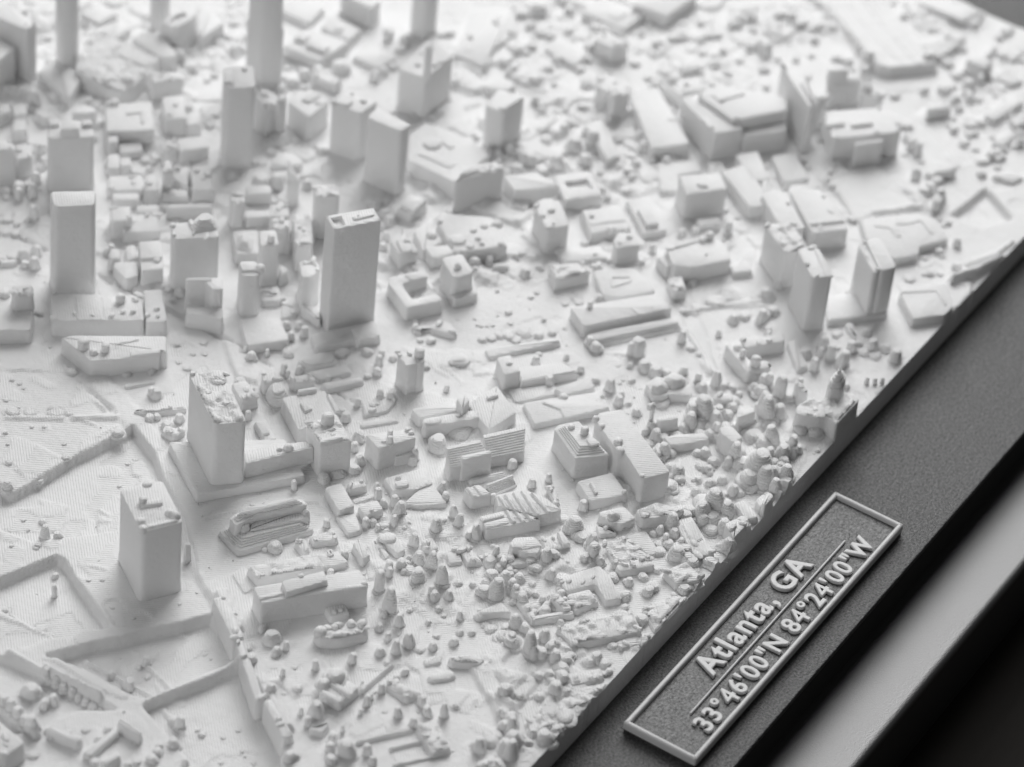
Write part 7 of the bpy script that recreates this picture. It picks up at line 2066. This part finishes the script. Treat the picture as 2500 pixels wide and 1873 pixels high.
def make_building(d):
    name, label, pts, z0, z1, prof, rnd, bev, hole, lumps, units = d
    pts0 = list(pts); pts = clip_edge(ccw(pts))
    if len(pts) < 3: return
    c = centroid(pts); z0 += T; z1 += T; org = (c[0], c[1], z0)
    q = rounded(pts, rnd); sunk = .5 if z0 < T + .02 else .03
    h = z1 - z0; bev = min(bev, h * .4)
    zt = z1
    if prof in ('mound', 'dome'):
        q = rounded(pts, .3, 4); n = max(4, int(h / .042)); base = shrink(q, -min(.05, h * .15)); hw = halfwidth(base); rings = [(base, z0 - sunk), (base, z0 + .01)]
        for i in range(n):
            t = (i + .5) / n; s = hw * (1 - math.sqrt(max(0.02, 1 - max(0, (t - .25) / .75) ** 1.6))) * .8; zz = z0 + h * (i / n); z2 = z0 + h * ((i + 1) / n) - .01
            rr = [(x + .012 * math.sin(9 * x + i), y + .012 * math.sin(11 * y + 2 * i)) for x, y in shrink(base, s)]
            rings += [(rr, zz + .01), (shrink(rr, .004), z2)]
        rings.append((shrink(rings[-1][0], .02), z1))
    else:
        rings = [(inset(q, -.02), z0 - sunk), (inset(q, -.018), z0 + .02), (inset(q, -.004), min(z0 + .15, z0 + h * .5)), (q, z1 - bev), (inset(q, bev * .3), z1 - bev * .3), (inset(q, bev), z1)]
        if prof == 'stepfront':
            a, b_, c_, e = (Vector(v) for v in pts0[:4]); zt = z1
            rings = rings[:3] + [(q, z1 - .22)]; n = 9
            for i in range(n):
                t = i * .095 + .02; f1, f2 = a.lerp(b_, t), e.lerp(c_, t)
                cur = rounded(ccw([tuple(f1), tuple(b_), tuple(c_), tuple(f2)]), .03, len(q) // len(pts))
                rings += [(cur, z1 - .22 + .22 * i / n + .003), (inset(cur, .004), z1 - .22 + .22 * (i + 1) / n)]
        if prof in ('terr', 'terr2'):
            n = 4; cur = rings[-1][0]
            for i in range(n):
                cur = shrink(cur, .04); rings.append((cur, zt + .003)); zt += .03; rings.append((shrink(cur, .006), zt))
        if prof == 'pagoda':
            for s, dz in ((.93, .09), (.86, .02), (.66, .09), (.46, .05), (.24, .08), (.1, .07)):
                rings.append((scaled(q, s, c), zt + .01)); zt += dz; rings.append((scaled(q, s * .97, c), zt))
    o = link(name, rings_mesh(name, rings, hole=hole, hole_depth=.09, off=org), PLA, city, org)
    if label: o['label'] = label
    zr = z1 if prof not in ('terr', 'terr2') else zt
    for u in units:
        kind = u[0]
        if kind == 'poly':
            _, p, dh, k2 = u
            prism('roof_unit', p, z1, z1 + dh, .025 if k2 == 'box' else .12, .02, o, org, sunk=.01)
        elif kind == 'pill': prism('roof_unit', u[1], zr, zr + u[2], .1, .02, o, org, sunk=.01)
        elif kind == 'terr':
            p = rounded(ccw(u[1]), .08); rr = []; n = 5
            for i in range(n):
                s = 1 - .13 * i; rr += [([(x + .01 * math.sin(17 * x + 5 * i), y + .01 * math.sin(15 * y + 4 * i)) for x, y in scaled(p, s)], z1 + u[2] * i / n - (.01 if not i else -.004)), (scaled(p, s * .99), z1 + u[2] * (i + 1) / n)]
            link('roof_unit', rings_mesh('roof_unit', rr, off=org), PLA, o)
        elif kind == 'disc':
            p = [(u[1][0] + u[2] * math.cos(2 * math.pi * j / 20), u[1][1] + u[2] * math.sin(2 * math.pi * j / 20)) for j in range(20)]
            prism('roof_unit', p, z1, z1 + u[3], 0.01, .02, o, org, sunk=.01)
        elif kind == 'ring':
            p = rounded(ccw(u[1]), .06)
            rr = [(p, z1 - .01), (inset(p, .006), z1 + u[2]), (inset(p, .04), z1 + u[2]), (inset(p, .046), z1 - .01)]
            link('roof_unit', rings_mesh('roof_unit', rr, cap=False, off=org), PLA, o)
        elif kind == 'spire': prism('spire', u[1], z1 - .1, z1 + u[2], .02, .03, o, org)
        elif kind == 'wedge':
            p = rounded(ccw(u[1]), .02); k = len(p); lo = min(q[0] * .487 - q[1] * .873 for q in p); hi = max(q[0] * .487 - q[1] * .873 for q in p)
            vs = [(x - org[0], y - org[1], z1 - .01 - org[2]) for x, y in p] + [(x - org[0], y - org[1], z1 + .02 + u[2] * (1 - ((x * .487 - y * .873) - lo) / (hi - lo)) - org[2]) for x, y in p]
            link('roof_unit', mesh('roof_unit', vs, [(j, (j + 1) % k, k + (j + 1) % k, k + j) for j in range(k)] + [tuple(range(k, 2 * k))]), PLA, o)
        elif kind in ('dome', 'tank'):
            (x, y), r, dh = u[1], u[2], u[3]
            me = dome_mesh('roof_' + kind, r, dh if kind == 'dome' else r * .6, tall=0 if kind == 'dome' else dh)
            link('roof_' + kind, me, PLA, o, (x - org[0], y - org[1], (zr if inside(x, y, inset(q, .1)) else z1) - org[2]))
        elif kind == 'spike':
            (x, y), r, dh = u[1], u[2], u[3]
            me = mesh('roof_spike', [(r * math.cos(j * math.pi / 5), r * math.sin(j * math.pi / 5), z) for z in (-.02, dh * .35) for j in range(10)] + [(-.2 * r, .3 * r, dh)], [(j, (j + 1) % 10, 10 + (j + 1) % 10, 10 + j) for j in range(10)] + [(10 + j, 10 + (j + 1) % 10, 20) for j in range(10)])
            link('roof_spike', me, PLA, o, (x - org[0], y - org[1], z1 - org[2]))
        elif kind == 'tree':
            (x, y), r, dh = u[1], u[2], u[3]
            t = link('roof_tree', random.choice(TREES['c']), PLA, o, (x - org[0], y - org[1], zr - org[2])); t.scale = (r, r, dh)
    qt = rings[-1][0]
    if lumps >= 8:
        qi = inset(q, .012) if not prof else qt; xs = [p[0] for p in qi]; ys = [p[1] for p in qi]; st = .032; amp = .05 + .0035 * min(lumps, 13)
        ax = np.arange(min(xs), max(xs), st); ay = np.arange(min(ys), max(ys), st); mx, my = np.meshgrid(ax, ay, indexing='ij')
        nz = vnoise(mx, my, 5.5, 21) * .55 + vnoise(mx, my, 11, 22) * .3 + vnoise(mx, my, 21, 23) * .15
        hh = np.clip(nz - .38, 0, .3) * amp * 2.6; hh = np.round(hh / .018) * .018
        hh = hh * np.clip(-sdf(mx, my, qi) / .05, 0, 1); ok = sdf(mx, my, qi) < 0
        vs = [(a - org[0], b - org[1], zr - .008 + c - org[2]) for a, b, c in zip(mx.ravel(), my.ravel(), hh.ravel())]; ny_ = len(ay)
        fs = [(i * ny_ + j, (i + 1) * ny_ + j, (i + 1) * ny_ + j + 1, i * ny_ + j + 1) for i in range(len(ax) - 1) for j in range(ny_ - 1) if ok[i, j] and ok[i + 1, j] and ok[i, j + 1] and ok[i + 1, j + 1]]
        if fs:
            u = link('roof_clutter', mesh('roof_clutter', vs, fs, 80), PLA, o); u['kind'] = 'stuff'
        lumps = min(lumps // 3, 8)
    if lumps:
        vs = []; fs = []; qi = inset(q, .03) if not prof else qt; xs = [p[0] for p in qi]; ys = [p[1] for p in qi]; n = 0; tries = 0
        while n < lumps and tries < lumps * 12:
            tries += 1; x, y = random.uniform(min(xs), max(xs)), random.uniform(min(ys), max(ys))
            if not inside(x, y, qi): continue
            if lumps < 12 and random.random() < .45:   # favour the rim, where plant and parapet blobs sit
                j = random.randrange(len(qi)); x, y = qi[j]
            n += 1; r = random.uniform(.025, .07); hh = random.uniform(.02, .06); ang = random.random() * 3; st = random.uniform(1, 2.2); k = len(vs)
            for s, z in ((1, -.01), (.95, hh * .5), (.6, hh)):
                for j in range(8):
                    a = j * math.pi / 4; px, py = r * s * math.cos(a) * st, r * s * math.sin(a)
                    vs.append((x + px * math.cos(ang) - py * math.sin(ang) - org[0], y + px * math.sin(ang) + py * math.cos(ang) - org[1], zr + z - org[2]))
            for i in (0, 1): fs += [(k + i * 8 + j, k + i * 8 + (j + 1) % 8, k + i * 8 + 8 + (j + 1) % 8, k + i * 8 + 8 + j) for j in range(8)]
            fs.append(tuple(range(k + 16, k + 24)))
        if n:
            u = link('roof_clutter', mesh('roof_clutter', vs, fs), PLA, o); u['kind'] = 'stuff'
for d in BUILDINGS: make_building(d)

# ------------------------------------------------------------------ trees (largest 300 as parts, the rest joined)
TREES_DATA.sort(key=lambda t: -t[2] * t[3])
rest_v = []; rest_f = []
for i, (x, y, r, h, k) in enumerate(TREES_DATA):
    if y - r * .7 < EDGE_Y or x + r * .5 > EDGE_X: continue
    z = T + ground(x, y); me = TREES[k][i % 5]; rot = (i * 2.399) % 6.283
    if i < 300:
        o = link('tree', me, PLA, city, (x, y, z)); o.scale = (r, r, h); o.rotation_euler = (0, 0, rot)
    else:
        k0 = len(rest_v); c, s = math.cos(rot), math.sin(rot)
        rest_v += [(x + r * (v.co.x * c - v.co.y * s), y + r * (v.co.x * s + v.co.y * c), z + h * v.co.z) for v in me.vertices]
        rest_f += [tuple(k0 + q for q in p.vertices) for p in me.polygons]
# crumbs of plastic: tiny bumps all over the ground
for n in range(340):
    x, y = random.uniform(-12, EDGE_X - .3), random.uniform(EDGE_Y + .1, 15)
    if n % 2: x, y = random.uniform(-10, 6), random.uniform(EDGE_Y + .1, 3)
    r = random.uniform(.015, .05); h = random.uniform(.01, .03); z = T + ground(x, y); k0 = len(rest_v); st = random.uniform(.7, 1.5)
    for s, zz in ((1.1, -.03), (1, h * .4), (.55, h)):
        rest_v += [(x + r * s * st * math.cos(j * math.pi / 3.5), y + r * s * math.sin(j * math.pi / 3.5), z + zz) for j in range(7)]
    for i in (0, 1): rest_f += [(k0 + i * 7 + j, k0 + i * 7 + (j + 1) % 7, k0 + i * 7 + 7 + (j + 1) % 7, k0 + i * 7 + 7 + j) for j in range(7)]
    rest_f.append(tuple(range(k0 + 14, k0 + 21)))
o = link('small_trees', mesh('small_trees', rest_v, rest_f), PLA, city); o['kind'] = 'stuff'

# ------------------------------------------------------------------ stringing: hair-thin plastic threads left by the printer
def thread(cv, a, b, sag, r):
    sp = cv.splines.new('POLY'); n = 7; sp.points.add(n - 1)
    for i in range(n):
        t = i / (n - 1); p = a.lerp(b, t); p = p + Vector((0, 0, -sag * 4 * t * (1 - t))); sp.points[i].co = (*p, 1); sp.points[i].radius = 1
cv = bpy.data.curves.new('plastic_threads', 'CURVE'); cv.dimensions = '3D'; cv.bevel_depth = .0028; cv.bevel_resolution = 0
big = [t for t in TREES_DATA[:420] if t[0] < 9]
rr = random.Random(5)
for i in range(70):
    a = rr.choice(big); b = min((t for t in big if t is not a), key=lambda t: (t[0] - a[0]) ** 2 + (t[1] - a[1]) ** 2 + rr.random() * 2)
    if (a[0] - b[0]) ** 2 + (a[1] - b[1]) ** 2 > 3: continue
    thread(cv, Vector((a[0], a[1], T + ground(a[0], a[1]) + a[3] * rr.uniform(.6, .95))), Vector((b[0], b[1], T + ground(b[0], b[1]) + b[3] * rr.uniform(.4, .9))), rr.uniform(-.03, .08), 1)
for i in range(80):
    a = rr.choice(big); an = rr.random() * 6.3; l = rr.uniform(.1, .3); p = Vector((a[0] + a[2] * math.cos(an) * .7, a[1] + a[2] * math.sin(an) * .7, T + ground(a[0], a[1]) + a[3] * .6))
    thread(cv, p, p + Vector((math.cos(an) * l, math.sin(an) * l, rr.uniform(-.05, .12))), rr.uniform(-.06, .06), 1)
cv.materials.append(PLA); o = bpy.data.objects.new('plastic_threads', cv); COL.objects.link(o); o.parent = city; o['kind'] = 'stuff'

# ragged bits of crowns sliced off flush with the plate's front edge
for sx, wdt, hgt in [(2.47, 0.42, 0.42), (2.22, 0.2, 0.25), (0.07, 0.3, 0.32), (-0.22, 0.2, 0.2), (-1.49, 0.35, 0.34), (-2.02, 0.35, 0.24), (-2.58, 0.3, 0.18), (-3.22, 0.3, 0.12), (-3.8, 0.3, 0.14), (-4.4, 0.3, 0.12), (-6.88, 0.3, 0.15), (-7.95, 0.35, 0.14)]:
    n = int(wdt / .035) + 2; vs = []; fs = []
    for i in range(n):
        t = i / (n - 1); x = sx - wdt / 2 + wdt * t; h = hgt * (math.sin(math.pi * t) ** .8) * (.55 + .45 * t) * (1 + .25 * math.sin(i * 2.4) + .15 * math.sin(i * 5.1))
        h = max(.02, h); vs += [(x, EDGE_Y + .001, T - .3), (x, EDGE_Y + .001, T + h), (x + .02, EDGE_Y + .12, T + h * .85), (x, EDGE_Y + .3, T + h * .3), (x, EDGE_Y + .36, T - .1)]
    for i in range(n - 1):
        fs += [(i * 5 + j, (i + 1) * 5 + j, (i + 1) * 5 + j + 1, i * 5 + j + 1) for j in range(4)]
    link('sliced_crown', mesh('sliced_crown', vs, fs, 50), PLA, city)

# ------------------------------------------------------------------ display frame: board, wall, glossy moulding
def box(name, x0, x1, y0, y1, z0, z1, m, parent, bev=.02):
    bm = bmesh.new(); bmesh.ops.create_cube(bm, size=1)
    bmesh.ops.scale(bm, vec=(x1 - x0, y1 - y0, z1 - z0), verts=bm.verts); bmesh.ops.translate(bm, vec=((x0 + x1) / 2, (y0 + y1) / 2, (z0 + z1) / 2), verts=bm.verts)
    if bev: bmesh.ops.bevel(bm, geom=bm.edges[:], offset=bev, segments=3, profile=.5, affect='EDGES')
    me = bpy.data.meshes.new(name); bm.to_mesh(me); bm.free(); return link(name, me, m, parent)
fr = empty('display_frame', 'black display frame with a dark speckled mounting board under the white city', 'frame', (0, 0, 0))
XL, XR, YT = -22.0, 19.0, 21.0
box('mounting_board', XL, XR, -8.63, YT, -.14, -.002, BOARD, fr, .03)
box('inner_wall', XL + .05, XR - .05, -8.56, YT - .05, -1.08, -.14, EDGE, fr, 0)
# moulding: satin top with a rolled outer edge, deep black side
prof = [(-8.4, -1.05), (-9.86, -1.05), (-9.93, -1.055), (-9.98, -1.08), (-10.01, -1.13), (-10.02, -1.2), (-10.02, -2.75), (-8.4, -2.75)]
vs = [(x, y, z) for x in (-26.0, 24.0) for y, z in prof]; k = len(prof)
fs = [(j, k + j, k + (j + 1) % k, (j + 1) % k) for j in range(k)] + [tuple(range(k)), tuple(range(2 * k - 1, k - 1, -1))]
me = mesh('moulding', vs, fs); bm = bmesh.new(); bm.from_mesh(me); bmesh.ops.recalc_face_normals(bm, faces=bm.faces); bm.to_mesh(me); bm.free()
link('moulding', me, FRAME, fr)

# ------------------------------------------------------------------ name plate with raised rim and letters
np_ = empty('name_plate', 'dark name plate with raised grey lettering and rim, stuck on the speckled board', 'name plate', (-2.82, -7.37, 0))
def local(o): o.location = (-np_.location.x, -np_.location.y, -np_.location.z); return o
X0, X1, Y0, Y1 = -6.615, .98, -8.12, -6.625
local(box('plate', X0 + .012, X1 - .012, Y0 + .012, Y1 - .012, .0, .165, FIELD, np_, .02))
p = rounded([(X0, Y0), (X1, Y0), (X1, Y1), (X0, Y1)], .05, 4)
pin = inset(p, .105)
rings = [(p, .10), (p, .215), (inset(p, .012), .243), (inset(p, .035), .258), (inset(p, .07), .258), (inset(p, .092), .243), (pin, .215), (pin, .15)]
o = local(link('rim', rings_mesh('rim', rings, cap=False), RAISED, np_)); 
o = local(box('divider', -5.66, -.05, -7.455, -7.415, .15, .215, RAISED, np_, .018))
def glyph(ch, size):
    c = bpy.data.curves.new('letter', 'FONT'); c.body = ch; c.size = size; c.offset = size * .006; c.extrude = .02; c.bevel_depth = size * .034; c.bevel_resolution = 2; c.resolution_u = 5
    return c
def width(s, size):
    c = bpy.data.curves.new('w', 'FONT'); c.body = s; c.size = size; o = bpy.data.objects.new('w', c); COL.objects.link(o); bpy.context.view_layer.update(); d = o.dimensions.x
    bpy.data.objects.remove(o); bpy.data.curves.remove(c); return d
def write(s, x0, x1, ybase, cap):
    size = cap / .727; HH = width('HH', size)
    adv = [width('H' + ch + 'H', size) - HH if ch != ' ' else .27 * size for ch in s]
    track = ((x1 - x0) - sum(adv)) / (len(s) - 1); x = x0
    for ch, a in zip(s, adv):
        if ch != ' ':
            o = bpy.data.objects.new('letter', glyph(ch, size)); COL.objects.link(o); bpy.context.view_layer.update()
            me = bpy.data.meshes.new_from_object(o.evaluated_get(bpy.context.evaluated_depsgraph_get())); bpy.data.objects.remove(o)
            me.name = 'letter'; me.materials.clear()
            link('letter', me, RAISED, np_, (x - np_.location.x, ybase - np_.location.y, .195))
        x += a + track
write('Atlanta, GA', -4.62, -1.03, -7.28, .46)
write('33\u00b046\'00"N 84\u00b024\'00"W', -5.88, .2, -7.935, .37)

# ------------------------------------------------------------------ table
t = box('table', -90, 90, -90, 90, -4.2, -2.76, WOOD, None, 0); t['kind'] = 'structure'
